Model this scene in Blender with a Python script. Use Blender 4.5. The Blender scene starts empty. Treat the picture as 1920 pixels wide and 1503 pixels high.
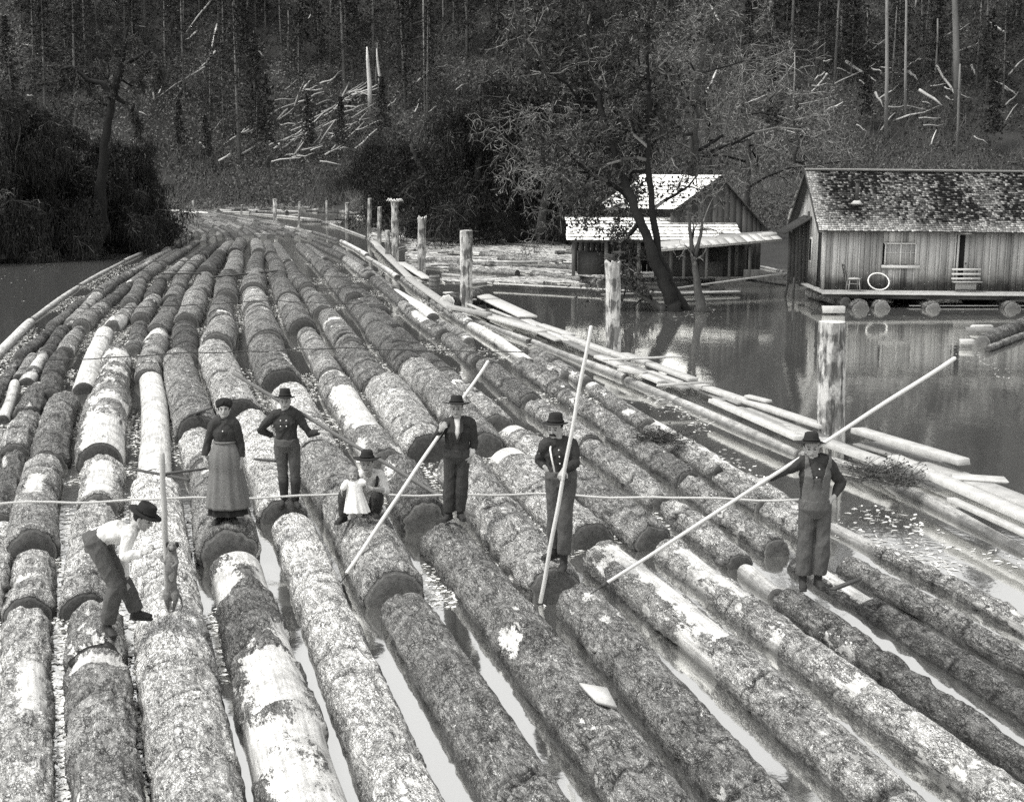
import bpy, math, random
import numpy as np
from mathutils import Vector, Matrix

random.seed(7)
RNG = np.random.default_rng(11)
scene = bpy.context.scene
col = scene.collection
# ------------------------------------------------------------------ camera
FPX, HY, CH = 2600.0, 300.0, 5.0           # focal length in photo pixels, horizon row, eye height above the water
PITCH = math.atan((751.5 - HY) / FPX)
cam_data = bpy.data.cameras.new("camera")
cam = bpy.data.objects.new("camera", cam_data)
col.objects.link(cam)
cam.location = (0, 0, CH)
cam.rotation_euler = (math.radians(90) - PITCH, 0, 0)
cam_data.sensor_fit = 'HORIZONTAL'
cam_data.sensor_width = 36
cam_data.lens = 36 * FPX / 1920
cam_data.clip_end = 3000
scene.camera = cam
cp, sp = math.cos(PITCH), math.sin(PITCH)


def ray(px, py):
    u, v = (px - 960) / FPX, (751.5 - py) / FPX
    return Vector((u, cp + v * sp, -sp + v * cp))


def G(px, py, z=0.0):
    """The point of the plane at height z seen at a photo position (survey measurement of the photograph)."""
    d = ray(px, py)
    t = (z - CH) / d.z
    return Vector((d.x * t, d.y * t, z))


def atY(px, py, Y):
    d = ray(px, py)
    t = Y / d.y
    return Vector((d.x * t, Y, CH + d.z * t))


def scale_at(P):
    """photo pixels per metre at a point"""
    return FPX / (P.y * cp + (CH - P.z) * sp)


# ------------------------------------------------------------------ noise
def _hash(ix, iy, iz, seed):
    h = (ix * 374761393 + iy * 668265263 + iz * 2147483647 * 3 + seed * 1274126177).astype(np.int64)
    h = (h ^ (h >> 13)) * 1274126177
    h = h & 0xffffffff
    h = (h ^ (h >> 16)) * 2246822519
    h = h & 0xffffffff
    h = h ^ (h >> 15)
    return (h & 0xffffff) / float(0xffffff)


def vnoise(P, seed=0):
    P = np.asarray(P, dtype=np.float64)
    F = np.floor(P)
    I = F.astype(np.int64)
    f = P - F
    f = f * f * (3 - 2 * f)
    r = 0
    for dx in (0, 1):
        wx = f[:, 0] if dx else 1 - f[:, 0]
        for dy in (0, 1):
            wy = f[:, 1] if dy else 1 - f[:, 1]
            for dz in (0, 1):
                wz = f[:, 2] if dz else 1 - f[:, 2]
                r = r + wx * wy * wz * _hash(I[:, 0] + dx, I[:, 1] + dy, I[:, 2] + dz, seed)
    return r


def fbm(P, oct=3, seed=0, gain=.5):
    P = np.asarray(P, dtype=np.float64)
    a, s, t = 1.0, 0, 0
    for k in range(oct):
        s = s + a * vnoise(P * (2.03 ** k) + 17.3 * k, seed + k)
        t += a
        a *= gain
    return s / t


def sstep(a, b, x):
    t = np.clip((x - a) / (b - a), 0, 1)
    return t * t * (3 - 2 * t)


# ------------------------------------------------------------------ mesh building
def mesh_np(name, V, F, mats, tone=None, peel=None, coord=None, smooth=False, mat_idx=None):
    """V (n,3); F a list of (m,k) int arrays"""
    me = bpy.data.meshes.new(name)
    V = np.asarray(V, dtype=np.float32)
    Fs = [np.asarray(f, dtype=np.int32) for f in (F if isinstance(F, list) else [F]) if len(f)]
    nl = sum(f.size for f in Fs)
    npoly = sum(len(f) for f in Fs)
    me.vertices.add(len(V))
    me.vertices.foreach_set("co", V.ravel())
    me.loops.add(nl)
    me.polygons.add(npoly)
    loops = np.concatenate([f.ravel() for f in Fs])
    tot = np.concatenate([np.full(len(f), f.shape[1], dtype=np.int32) for f in Fs])
    start = np.concatenate([[0], np.cumsum(tot)[:-1]]).astype(np.int32)
    me.loops.foreach_set("vertex_index", loops)
    me.polygons.foreach_set("loop_start", start)
    me.polygons.foreach_set("loop_total", tot)
    if smooth:
        me.polygons.foreach_set("use_smooth", np.ones(npoly, dtype=bool))
    if mat_idx is not None:
        me.polygons.foreach_set("material_index", np.asarray(mat_idx, dtype=np.int32))
    for nm, arr in (("tone", tone), ("peel", peel)):
        if arr is not None:
            a = me.attributes.new(nm, 'FLOAT', 'POINT')
            a.data.foreach_set("value", np.asarray(arr, dtype=np.float32))
    if coord is not None:
        a = me.attributes.new("coord", 'FLOAT_VECTOR', 'POINT')
        a.data.foreach_set("vector", np.asarray(coord, dtype=np.float32).ravel())
    me.update(calc_edges=True)
    me.validate()
    for m in (mats if isinstance(mats, (list, tuple)) else [mats]):
        me.materials.append(m)
    return me


def obj(name, me, parent=None, loc=None):
    o = bpy.data.objects.new(name, me)
    col.objects.link(o)
    if parent:
        o.parent = parent
    if loc is not None:
        o.location = loc
    return o


def tag(o, label=None, cat=None, group=None, kind=None):
    if label: o["label"] = label
    if cat: o["category"] = cat
    if group: o["group"] = group
    if kind: o["kind"] = kind
    return o


def empty(name, loc, label, cat, group=None):
    o = bpy.data.objects.new(name, None)
    col.objects.link(o)
    o.location = loc
    return tag(o, label, cat, group)


def frames(P):
    """parallel-transport frames along a polyline (k,3)"""
    P = np.asarray(P, float)
    T = np.gradient(P, axis=0)
    T /= np.linalg.norm(T, axis=1)[:, None] + 1e-12
    up = np.array([0, 0, 1.0])
    if abs(T[0] @ up) > .9:
        up = np.array([0, 1.0, 0])
    A = np.zeros_like(P); B = np.zeros_like(P)
    a = np.cross(T[0], up); a /= np.linalg.norm(a)
    for i in range(len(P)):
        a = a - T[i] * (a @ T[i]); a /= np.linalg.norm(a) + 1e-12
        A[i] = a; B[i] = np.cross(a, T[i])
    return T, A, B


class MB:
    """collects boxes, tubes and segments, then builds ONE mesh"""
    def __init__(s):
        s.V, s.F4, s.F3, s.Fn, s.tone, s.n = [], [], [], [], [], 0

    def _add(s, V, F4=None, F3=None, tone=.5, Fn=None):
        V = np.asarray(V, float)
        s.V.append(V)
        if F4 is not None and len(F4): s.F4.append(np.asarray(F4) + s.n)
        if F3 is not None and len(F3): s.F3.append(np.asarray(F3) + s.n)
        if Fn is not None:
            for f in Fn: s.Fn.append(np.asarray([f]) + s.n)
        s.tone.append(np.full(len(V), tone) if np.isscalar(tone) else np.asarray(tone))
        s.n += len(V)

    def box(s, c, size, M=None, tone=.5):
        h = np.asarray(size, float) / 2
        V = np.array([[x, y, z] for x in (-1, 1) for y in (-1, 1) for z in (-1, 1)], float) * h
        if M is not None: V = V @ np.asarray(M, float)
        F = [[0, 1, 3, 2], [4, 6, 7, 5], [0, 4, 5, 1], [2, 3, 7, 6], [0, 2, 6, 4], [1, 5, 7, 3]]
        s._add(V + np.asarray(c, float), F, tone=tone)

    def beam(s, p, q, w, h, tone=.5, roll=0, jag=0):
        """rectangular bar from p to q, w across, h thick"""
        p, q = np.asarray(p, float), np.asarray(q, float)
        t = q - p; L = np.linalg.norm(t); t /= L
        up = np.array([0, 0, 1.0]) if abs(t[2]) < .95 else np.array([0, 1.0, 0])
        a = np.cross(t, up); a /= np.linalg.norm(a)
        b = np.cross(a, t)
        if roll:
            a, b = a * math.cos(roll) + b * math.sin(roll), b * math.cos(roll) - a * math.sin(roll)
        M = np.array([t, a, b])
        V = np.array([[x, y, z] for x in (-1, 1) for y in (-1, 1) for z in (-1, 1)], float) * (L / 2, w / 2, h / 2)
        if jag: V[:, 0] += RNG.normal(0, jag, 8)
        F = [[0, 1, 3, 2], [4, 6, 7, 5], [0, 4, 5, 1], [2, 3, 7, 6], [0, 2, 6, 4], [1, 5, 7, 3]]
        s._add(V @ M + (p + q) / 2, F, tone=tone)

    def tube(s, pts, rad, n=8, tone=.5, cap=True, wob=0, round_end=False):
        P = np.asarray(pts, float); k = len(P)
        R = np.full(k, rad, float) if np.isscalar(rad) else np.asarray(rad, float)
        if round_end:
            T, _, _ = frames(P)
            P = np.vstack([P[0] - T[0] * R[0] * .6, P, P[-1] + T[-1] * R[-1] * .6])
            R = np.concatenate([[R[0] * .55], R, [R[-1] * .55]]); k += 2
        T, A, B = frames(P)
        th = np.linspace(0, 2 * np.pi, n, endpoint=False)
        c, sn = np.cos(th), np.sin(th)
        rr = R[:, None] * (1 + (RNG.normal(0, wob, (k, n)) if wob else 0))
        V = P[:, None, :] + rr[:, :, None] * (A[:, None, :] * c[None, :, None] + B[:, None, :] * sn[None, :, None])
        V = V.reshape(-1, 3)
        i = np.arange(k - 1)[:, None] * n; j = np.arange(n)[None, :]; j2 = (j + 1) % n
        F = np.stack([i + j, i + j2, i + n + j2, i + n + j], -1).reshape(-1, 4)[:, ::-1]
        Fn = [list(range(n)), list(range((k - 1) * n + n - 1, (k - 1) * n - 1, -1))] if cap else None
        s._add(V, F, tone=tone, Fn=Fn)

    def ball(s, c, r, n=10, tone=.5):
        r = np.asarray(r, float) * np.ones(3)
        th = np.linspace(0, 2 * np.pi, n, endpoint=False)
        ph = np.linspace(0, np.pi, n // 2 + 1)[1:-1]
        V = [[0, 0, 1]] + [[math.sin(p) * math.cos(t), math.sin(p) * math.sin(t), math.cos(p)] for p in ph for t in th] + [[0, 0, -1]]
        F3, F4 = [], []
        for j in range(n):
            F3.append([0, 1 + j, 1 + (j + 1) % n])
            b = 1 + (len(ph) - 1) * n
            F3.append([b + n, b + (j + 1) % n, b + j])
            for i in range(len(ph) - 1):
                F4.append([1 + i * n + j, 1 + (i + 1) * n + j, 1 + (i + 1) * n + (j + 1) % n, 1 + i * n + (j + 1) % n])
        s._add(np.array(V) * r + np.asarray(c, float), F4, F3, tone=tone)

    def segs(s, P0, P1, R0, R1, n=3, tone=.5):
        """many little tapered prisms at once"""
        P0, P1 = np.asarray(P0, float), np.asarray(P1, float)
        m = len(P0)
        if not m: return
        R0 = np.broadcast_to(R0, m); R1 = np.broadcast_to(R1, m)
        T = P1 - P0; T /= np.linalg.norm(T, axis=1)[:, None] + 1e-9
        U = np.where(np.abs(T[:, 2:3]) < .9, np.array([[0, 0, 1.0]]), np.array([[0, 1.0, 0]]))
        A = np.cross(T, U); A /= np.linalg.norm(A, axis=1)[:, None]
        B = np.cross(A, T)
        th = np.linspace(0, 2 * np.pi, n, endpoint=False)
        D = A[:, None, :] * np.cos(th)[None, :, None] + B[:, None, :] * np.sin(th)[None, :, None]
        V = np.concatenate([P0[:, None, :] + D * R0[:, None, None], P1[:, None, :] + D * R1[:, None, None]], 1)
        base = np.arange(m)[:, None, None] * 2 * n
        j = np.arange(n); j2 = (j + 1) % n
        F = np.stack([j, j + n, j2 + n, j2], -1)[None] + base
        t = np.repeat(np.broadcast_to(tone, m), 2 * n)
        s._add(V.reshape(-1, 3), F.reshape(-1, 4), tone=t)

    def cards(s, C, size, tone=.5, flat=0.0, tri=True, stretch=1.6):
        """many little randomly turned leaf faces"""
        C = np.asarray(C, float); m = len(C)
        if not m: return
        A = RNG.normal(size=(m, 3)); A /= np.linalg.norm(A, axis=1)[:, None]
        B = RNG.normal(size=(m, 3)); B -= A * (A * B).sum(1)[:, None]; B /= np.linalg.norm(B, axis=1)[:, None]
        if flat:
            A[:, 2] *= 1 - flat; B[:, 2] *= 1 - flat
        sz = np.broadcast_to(size, m)[:, None]
        if tri:
            V = np.stack([C - A * sz * stretch, C + A * sz * stretch * .6 + B * sz, C + A * sz * .4 - B * sz * .8], 1)
            F = np.arange(m * 3).reshape(m, 3)
            s._add(V.reshape(-1, 3), F3=F, tone=np.repeat(np.broadcast_to(tone, m), 3))
        else:
            V = np.stack([C - A * sz * stretch, C - B * sz, C + A * sz * stretch, C + B * sz], 1)
            F = np.arange(m * 4).reshape(m, 4)
            s._add(V.reshape(-1, 3), F, tone=np.repeat(np.broadcast_to(tone, m), 4))

    def mesh(s, name, mats, smooth=False):
        F = []
        if s.F4: F.append(np.concatenate(s.F4))
        if s.F3: F.append(np.concatenate(s.F3))
        F += s.Fn
        return mesh_np(name, np.concatenate(s.V), F, mats, tone=np.concatenate(s.tone), smooth=smooth)

    def build(s, name, mats, parent=None, smooth=False, origin=None):
        if origin is not None:
            o3 = np.asarray(origin, float)
            s.V = [v - o3 for v in s.V]
        return obj(name, s.mesh(name, mats, smooth), parent, origin)


# ------------------------------------------------------------------ materials (the place in black and white)
class NT:
    def __init__(s, m):
        m.use_nodes = True
        s.t = m.node_tree
        s.t.nodes.clear()

    def n(s, typ, **kw):
        nd = s.t.nodes.new(typ)
        for k, v in kw.items():
            if k.startswith('i_'):
                key = k[2:]
                nd.inputs[int(key) if key.isdigit() else key.replace('_', ' ')].default_value = v
            else:
                setattr(nd, k, v)
        return nd

    def l(s, a, b):
        s.t.links.new(a, b)

    def math(s, op, a, b=None, clamp=False):
        nd = s.n('ShaderNodeMath', operation=op, use_clamp=clamp)
        for i, v in enumerate((a, b)):
            if v is None: continue
            if isinstance(v, (int, float)): nd.inputs[i].default_value = v
            else: s.l(v, nd.inputs[i])
        return nd.outputs[0]

    def ramp(s, x, a, b, lo=0., hi=1.):
        nd = s.n('ShaderNodeMapRange', interpolation_type='SMOOTHSTEP')
        s.l(x, nd.inputs[0])
        for i, v in enumerate((a, b, lo, hi)):
            if isinstance(v, (int, float)): nd.inputs[i + 1].default_value = v
            else: s.l(v, nd.inputs[i + 1])
        return nd.outputs[0]

    def noise(s, vec, scale, detail=4, rough=.6, dist=0., out='Fac'):
        nd = s.n('ShaderNodeTexNoise')
        nd.inputs['Scale'].default_value = scale
        nd.inputs['Detail'].default_value = detail
        nd.inputs['Roughness'].default_value = rough
        nd.inputs['Distortion'].default_value = dist
        if vec is not None: s.l(vec, nd.inputs['Vector'])
        return nd.outputs[0] if out == 'Fac' else nd.outputs[1]

    def mapping(s, vec, sc):
        nd = s.n('ShaderNodeMapping')
        nd.inputs['Scale'].default_value = sc
        s.l(vec, nd.inputs['Vector'])
        return nd.outputs[0]

    def attr(s, name, out='Fac'):
        nd = s.n('ShaderNodeAttribute', attribute_name=name)
        return nd.outputs[out]

    def mix(s, f, a, b):
        """scalar mix"""
        nd = s.n('ShaderNodeMix', data_type='FLOAT')
        for i, v in enumerate((f, a, b)):
            if isinstance(v, (int, float)): nd.inputs[(0, 2, 3)[i]].default_value = v
            else: s.l(v, nd.inputs[(0, 2, 3)[i]])
        return nd.outputs[0]

    def finish(s, g, rough=.8, bump=None, bdist=.02, bstr=.6, spec=.25):
        """g is a grey value; a very slightly warm grey, as on the print"""
        cc = s.n('ShaderNodeCombineColor')
        s.l(g, cc.inputs[0])
        s.l(s.math('MULTIPLY', g, .995), cc.inputs[1])
        s.l(s.math('MULTIPLY', g, .965), cc.inputs[2])
        b = s.n('ShaderNodeBsdfPrincipled')
        s.l(cc.outputs[0], b.inputs['Base Color'])
        b.inputs['Specular IOR Level'].default_value = spec
        if isinstance(rough, (int, float)): b.inputs['Roughness'].default_value = rough
        else: s.l(rough, b.inputs['Roughness'])
        if bump is not None:
            bm = s.n('ShaderNodeBump')
            bm.inputs['Strength'].default_value = bstr
            bm.inputs['Distance'].default_value = bdist
            s.l(bump, bm.inputs['Height'])
            s.l(bm.outputs[0], b.inputs['Normal'])
        o = s.n('ShaderNodeOutputMaterial')
        s.l(b.outputs[0], o.inputs['Surface'])
        return b


def M(name):
    m = bpy.data.materials.new(name)
    return m, NT(m)


def simple(name, g, rough=.85, scale=6., var=.35, bump=.01, stretch=(1, 1, 1), tone=True, spec=.25, fine=60.):
    """grey surface with coarse blotches, fine grain and a per-piece tone"""
    m, t = M(name)
    tc = t.n('ShaderNodeTexCoord')
    v = t.mapping(tc.outputs['Object'], stretch)
    n1 = t.noise(v, scale, 5, .65)
    n2 = t.noise(v, fine, 3, .6)
    f = t.math('ADD', t.math('MULTIPLY', t.math('SUBTRACT', n1, .5), 2 * var), t.math('MULTIPLY', t.math('SUBTRACT', n2, .5), var * 1.2))
    f = t.math('ADD', f, 1.)
    gg = t.math('MULTIPLY', f, g)
    if tone:
        gg = t.math('MULTIPLY', gg, t.math('ADD', t.math('MULTIPLY', t.attr('tone'), 1.), .5))
    gg = t.math('MAXIMUM', gg, .004)
    t.finish(gg, rough, t.math('ADD', n1, t.math('MULTIPLY', n2, .4)), bump, .6, spec)
    return m


def bark_material():
    m, t = M("log bark and bare wood")
    v = t.attr('coord', 'Vector')
    tone = t.attr('tone'); peel = t.attr('peel')
    vs = t.mapping(v, (1, 1, .2))
    # furrows running with the stem
    vo = t.n('ShaderNodeTexVoronoi', feature='DISTANCE_TO_EDGE')
    vo.inputs['Scale'].default_value = 15.
    wr = t.n('ShaderNodeVectorMath', operation='ADD')
    t.l(vs, wr.inputs[0])
    sc = t.n('ShaderNodeVectorMath', operation='SCALE'); sc.inputs['Scale'].default_value = .14
    t.l(t.noise(v, 9., 4, .7, out='Color'), sc.inputs[0]); t.l(sc.outputs[0], wr.inputs[1])
    t.l(wr.outputs[0], vo.inputs['Vector'])
    fur0 = t.ramp(vo.outputs['Distance'], .0, .11)
    gate = t.ramp(t.noise(v, 5., 3, .6), .38, .6)
    fur = t.math('MAXIMUM', fur0, t.math('MULTIPLY', gate, .75))
    big = t.noise(v, 2.3, 4, .6)
    mid = t.noise(vs, 34., 5, .75, .8)
    fine = t.noise(t.mapping(v, (1, 1, .5)), 95., 3, .7)
    # flakes: small bright chips over dark hollows
    k = t.math('ADD', t.math('MULTIPLY', mid, .62), t.math('MULTIPLY', fine, .38))
    k = t.ramp(k, .38, .62)
    k = t.mix(k, .42, 1.15)
    k = t.math('MULTIPLY', k, t.mix(fur, .16, 1.))
    # fine scribbled cracks
    v2 = t.n('ShaderNodeTexVoronoi', feature='DISTANCE_TO_EDGE'); v2.inputs['Scale'].default_value = 38.
    w2 = t.n('ShaderNodeVectorMath', operation='SCALE'); w2.inputs['Scale'].default_value = .10
    t.l(t.noise(v, 16., 4, .75, out='Color'), w2.inputs[0])
    a2 = t.n('ShaderNodeVectorMath', operation='ADD'); t.l(t.mapping(v, (1, 1, .34)), a2.inputs[0]); t.l(w2.outputs[0], a2.inputs[1])
    t.l(a2.outputs[0], v2.inputs['Vector'])
    fur2 = t.math('MAXIMUM', t.ramp(v2.outputs['Distance'], .01, .13), t.math('MULTIPLY', t.ramp(t.noise(v, 8., 3, .6), .45, .62), .8))
    k = t.math('MULTIPLY', k, t.mix(fur2, .25, 1.12))
    big2 = t.ramp(t.math('ADD', t.math('MULTIPLY', big, .6), t.math('MULTIPLY', t.noise(vs, 5., 4, .7), .4)), .3, .7, .6, 1.35)
    bark = t.math('MULTIPLY', t.math('MULTIPLY', k, big2), tone)
    # bare wood, streaked
    ws = t.mapping(v, (1, 1, .07))
    st = t.noise(ws, 26., 4, .6)
    wood = t.math('MULTIPLY', t.math('MULTIPLY', t.ramp(st, .2, .75, .5, 1.0), t.ramp(t.noise(v, 3., 5, .7), .3, .6, .6, 1.05)), .80)
    spots = t.ramp(t.noise(v, 12., 5, .75), .58, .66)
    wood = t.mix(spots, wood, t.math('MULTIPLY', wood, .35))
    pe = t.math('ADD', peel, t.math('MULTIPLY', t.math('SUBTRACT', t.noise(t.mapping(v, (1, 1, .5)), 13., 8, .85), .5), 3.2))
    pe = t.ramp(pe, .44, .60)
    edge = t.math('SUBTRACT', 1., t.math('ABSOLUTE', t.math('SUBTRACT', t.math('MULTIPLY', pe, 2.), 1.)))
    g = t.mix(pe, bark, wood)
    g = t.math('MULTIPLY', g, t.math('SUBTRACT', 1., t.math('MULTIPLY', edge, .55)))
    # dark wet band at the waterline
    ge = t.n('ShaderNodeNewGeometry')
    sx = t.n('ShaderNodeSeparateXYZ'); t.l(ge.outputs['Position'], sx.inputs[0])
    wl = t.math('ADD', sx.outputs[2], t.math('MULTIPLY', t.math('SUBTRACT', mid, .5), .12))
    wet = t.ramp(wl, .0, .2, .2, 1.0)
    g = t.math('MULTIPLY', g, wet)
    h = t.math('ADD', t.math('MULTIPLY', t.math('ADD', fur, fur2), .6), t.math('MULTIPLY', k, 1.0))
    h = t.math('MULTIPLY', h, t.math('SUBTRACT', 1., t.math('MULTIPLY', pe, .93)))
    t.finish(g, t.mix(wet, .35, .88), h, .022, .9, .25)
    return m


def cut_material():
    m, t = M("sawn log end")
    v = t.attr('coord', 'Vector')
    tone = t.attr('tone')
    sx = t.n('ShaderNodeVectorMath', operation='LENGTH'); t.l(v, sx.inputs[0])
    r = sx.outputs['Value']
    wob = t.noise(v, 5., 3, .6)
    rings = t.math('SINE', t.math('MULTIPLY', t.math('ADD', r, t.math('MULTIPLY', wob, .06)), 260.))
    g = t.math('ADD', t.math('MULTIPLY', rings, .12), 1.)
    g = t.math('MULTIPLY', g, t.ramp(t.noise(v, 14., 5, .7), .2, .8, .55, 1.35))
    g = t.math('MULTIPLY', g, tone)
    cr = t.noise(t.mapping(v, (1, 1, 1)), 26., 3, .8, 2.)
    g = t.math('MULTIPLY', g, t.ramp(cr, .36, .44, .45, 1.))
    t.finish(g, .9, t.noise(v, 50., 3), .01, .5)
    return m


BARK, CUT = bark_material(), cut_material()
PLANK = simple("weathered sawn plank", .34, .85, 5., .5, .01, (1, 1, 1))
WHITE_LOG = simple("bleached peeled wood", .6, .8, 4., .4, .015)
DARKWOOD = simple("dark wet wood", .07, .8, 5., .4, .01)
PILING = None


def water_material():
    m, t = M("still muddy river water")
    tc = t.n('ShaderNodeTexCoord')
    v = tc.outputs['Object']
    n1 = t.noise(t.mapping(v, (1, .5, 1)), 1.2, 4, .5)
    n2 = t.noise(v, 9., 2, .5)
    h = t.math('ADD', n1, t.math('MULTIPLY', n2, .12))
    bm = t.n('ShaderNodeBump'); bm.inputs['Strength'].default_value = .12; bm.inputs['Distance'].default_value = .05
    t.l(h, bm.inputs['Height'])
    d = t.n('ShaderNodeBsdfDiffuse'); d.inputs['Color'].default_value = (.13, .13, .127, 1)
    g = t.n('ShaderNodeBsdfGlossy'); g.inputs['Color'].default_value = (1, 1, .98, 1); g.inputs['Roughness'].default_value = .06
    t.l(bm.outputs[0], g.inputs['Normal'])
    fr = t.n('ShaderNodeFresnel'); fr.inputs['IOR'].default_value = 1.45
    t.l(bm.outputs[0], fr.inputs['Normal'])
    fac = t.math('ADD', t.math('MULTIPLY', fr.outputs[0], 2.5), .60)
    fac = t.math('MINIMUM', fac, .80)
    mx = t.n('ShaderNodeMixShader'); t.l(fac, mx.inputs[0]); t.l(d.outputs[0], mx.inputs[1]); t.l(g.outputs[0], mx.inputs[2])
    o = t.n('ShaderNodeOutputMaterial'); t.l(mx.outputs[0], o.inputs['Surface'])
    return m


# ------------------------------------------------------------------ light
SKY_GAIN = 1.85
SUN_EL, SUN_AZ = math.radians(60), math.radians(-112)     # high bright haze, from over the wooded bank and a little behind the eye
w = bpy.data.worlds.new("World")
scene.world = w
w.use_nodes = True
wt = w.node_tree
wt.nodes.clear()
sky = wt.nodes.new('ShaderNodeTexSky')
sky.sky_type = 'NISHITA'
sky.sun_disc = False
sky.sun_elevation = SUN_EL
sky.sun_rotation = SUN_AZ
sky.air_density = 1.6
sky.dust_density = 4.0
sep = wt.nodes.new('ShaderNodeSeparateColor')            # a blue-sensitive plate records the sky by its blue light
comb = wt.nodes.new('ShaderNodeCombineColor')
bg = wt.nodes.new('ShaderNodeBackground'); bg.inputs['Strength'].default_value = .125
wo = wt.nodes.new('ShaderNodeOutputWorld')
wt.links.new(sky.outputs[0], sep.inputs[0])
gain = wt.nodes.new('ShaderNodeMath'); gain.operation = 'MULTIPLY'; gain.inputs[1].default_value = SKY_GAIN
wt.links.new(sep.outputs[2], gain.inputs[0])
for i in range(3): wt.links.new(gain.outputs[0], comb.inputs[i])
wt.links.new(comb.outputs[0], bg.inputs['Color'])
wt.links.new(bg.outputs[0], wo.inputs['Surface'])
sun = bpy.data.lights.new("sun", 'SUN')
sun.energy = 2.9
sun.angle = math.radians(14)
sun.color = (1, .985, .95)
so = bpy.data.objects.new("sun", sun)
col.objects.link(so)
# direction towards the sun: azimuth measured from +Y
sd = Vector((math.sin(SUN_AZ) * math.cos(SUN_EL), math.cos(SUN_AZ) * math.cos(SUN_EL), math.sin(SUN_EL)))
so.rotation_euler = sd.to_track_quat('Z', 'Y').to_euler()
scene.view_settings.view_transform = 'Standard'
scene.view_settings.look = 'None'
scene.view_settings.exposure = 0
scene.view_settings.gamma = 1
scene.render.engine = 'CYCLES'
scene.cycles.max_bounces = 5
scene.cycles.diffuse_bounces = 2
scene.cycles.glossy_bounces = 3
scene.cycles.use_adaptive_sampling = True
scene.cycles.adaptive_threshold = .02
scene.cycles.use_denoising = False

# ------------------------------------------------------------------ water and ground
S_STRUCT = 'structure'
WATER = water_material()
me = mesh_np("water", [[-400, -60, 0], [500, -60, 0], [500, 420, 0], [-400, 420, 0]], np.array([[0, 1, 2, 3]]), WATER)
tag(obj("water", me), "still dark river water around the log raft", "water", kind=S_STRUCT)

_AZ = np.array([-2.2, -.62, -.369, -.29, -.262, -.25, -.12, -.085, 0., .065, .115, .37, .7, 2.2])
_FY = np.array([40., 60., 70., 78., 96., 140., 148., 96., 88., 82., 66., 62., 58., 40.])
_HFY = np.array([150., 150, 150, 150, 150, 152., 152, 150, 148, 146, 140, 136, 136, 136])


def ground_z(X, Y):
    X = np.asarray(X, float); Y = np.asarray(Y, float)
    az = X / np.maximum(Y, 1)
    fy = np.interp(az, _AZ, _FY)
    hf = np.interp(az, _AZ, _HFY)
    P = np.stack([X, Y, X * 0], -1).reshape(-1, 3)
    nz = fbm(P * .09, 3, 5).reshape(X.shape)
    nf = fbm(P * .45, 3, 9).reshape(X.shape)
    bank = np.clip((Y - fy) / 5., -1.2, 1) * .55 + np.clip(Y - fy - 4, 0, 60) * .02
    bank = np.where(Y < 10, -1.5, bank)
    hill = np.clip(Y - hf, 0, 500)
    hz = hill * .5 + np.clip(hill - 12, 0, 500) * .28
    hz = np.minimum(hz, 50 + .15 * (hz - 50))
    hz = hz - np.clip(hill - 110, 0, 500) * .3
    hz = hz * (1 + .25 * (fbm(P * .02, 2, 31).reshape(X.shape) - .5))
    return bank + hz + (nz - .5) * np.clip(hill * .3, 0, 9) + (nf - .5) * (.3 + np.clip(hill * .06, 0, 1.6))


nx, ny = 260, 300
xs = np.linspace(-330, 330, nx)
ys = np.concatenate([np.linspace(-60, 40, 20, endpoint=False), np.linspace(40, 420, ny - 20)])
XX, YY = np.meshgrid(xs, ys)
ZZ = ground_z(XX, YY)
ii = (np.arange(ny - 1)[:, None] * nx + np.arange(nx - 1)[None, :]).ravel()
GROUND = simple("forest floor", .035, .95, .5, .5, .3, tone=False, fine=8.)
me = mesh_np("hillside", np.stack([XX, YY, ZZ], -1).reshape(-1, 3), np.stack([ii, ii + 1, ii + nx + 1, ii + nx], -1), GROUND, smooth=True)
tag(obj("hillside", me), "steep wooded hillside and flooded banks behind the raft", "hillside", kind=S_STRUCT)


def on_ground(px, py):
    """first point of the terrain seen at a photo position"""
    d = ray(px, py)
    ts = np.linspace(45, 420, 1500)
    X, Y, Z = d.x * ts, d.y * ts, CH + d.z * ts
    g = ground_z(X, Y)
    k = np.argmax(Z < np.maximum(g, 0))
    if Z[k] >= max(g[k], 0): k = len(ts) - 1
    return Vector((X[k], Y[k], max(g[k], 0)))
# ------------------------------------------------------------------ the raft: logs
ORD = ['', 'first', 'second', 'third', 'fourth', 'fifth', 'sixth', 'seventh', 'eighth', 'ninth', 'tenth', 'eleventh', 'twelfth',
       'thirteenth', 'fourteenth', 'fifteenth', 'sixteenth', 'seventeenth', 'eighteenth', 'nineteenth', 'twentieth']
KIND = {  # tone of bark, peel threshold, fine-peel amount, look
    'd': (.36, .80, .0, 'dark rough-barked log'),
    'g': (.58, .79, .1, 'grey furrowed log'),
    'l': (.85, .75, .4, 'pale mottled log'),
    'm': (.62, .53, .9, 'shaggy white-flecked log'),
    'w': (.5, .25, .3, 'bare white peeled log'),
}
LOGS = []


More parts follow.
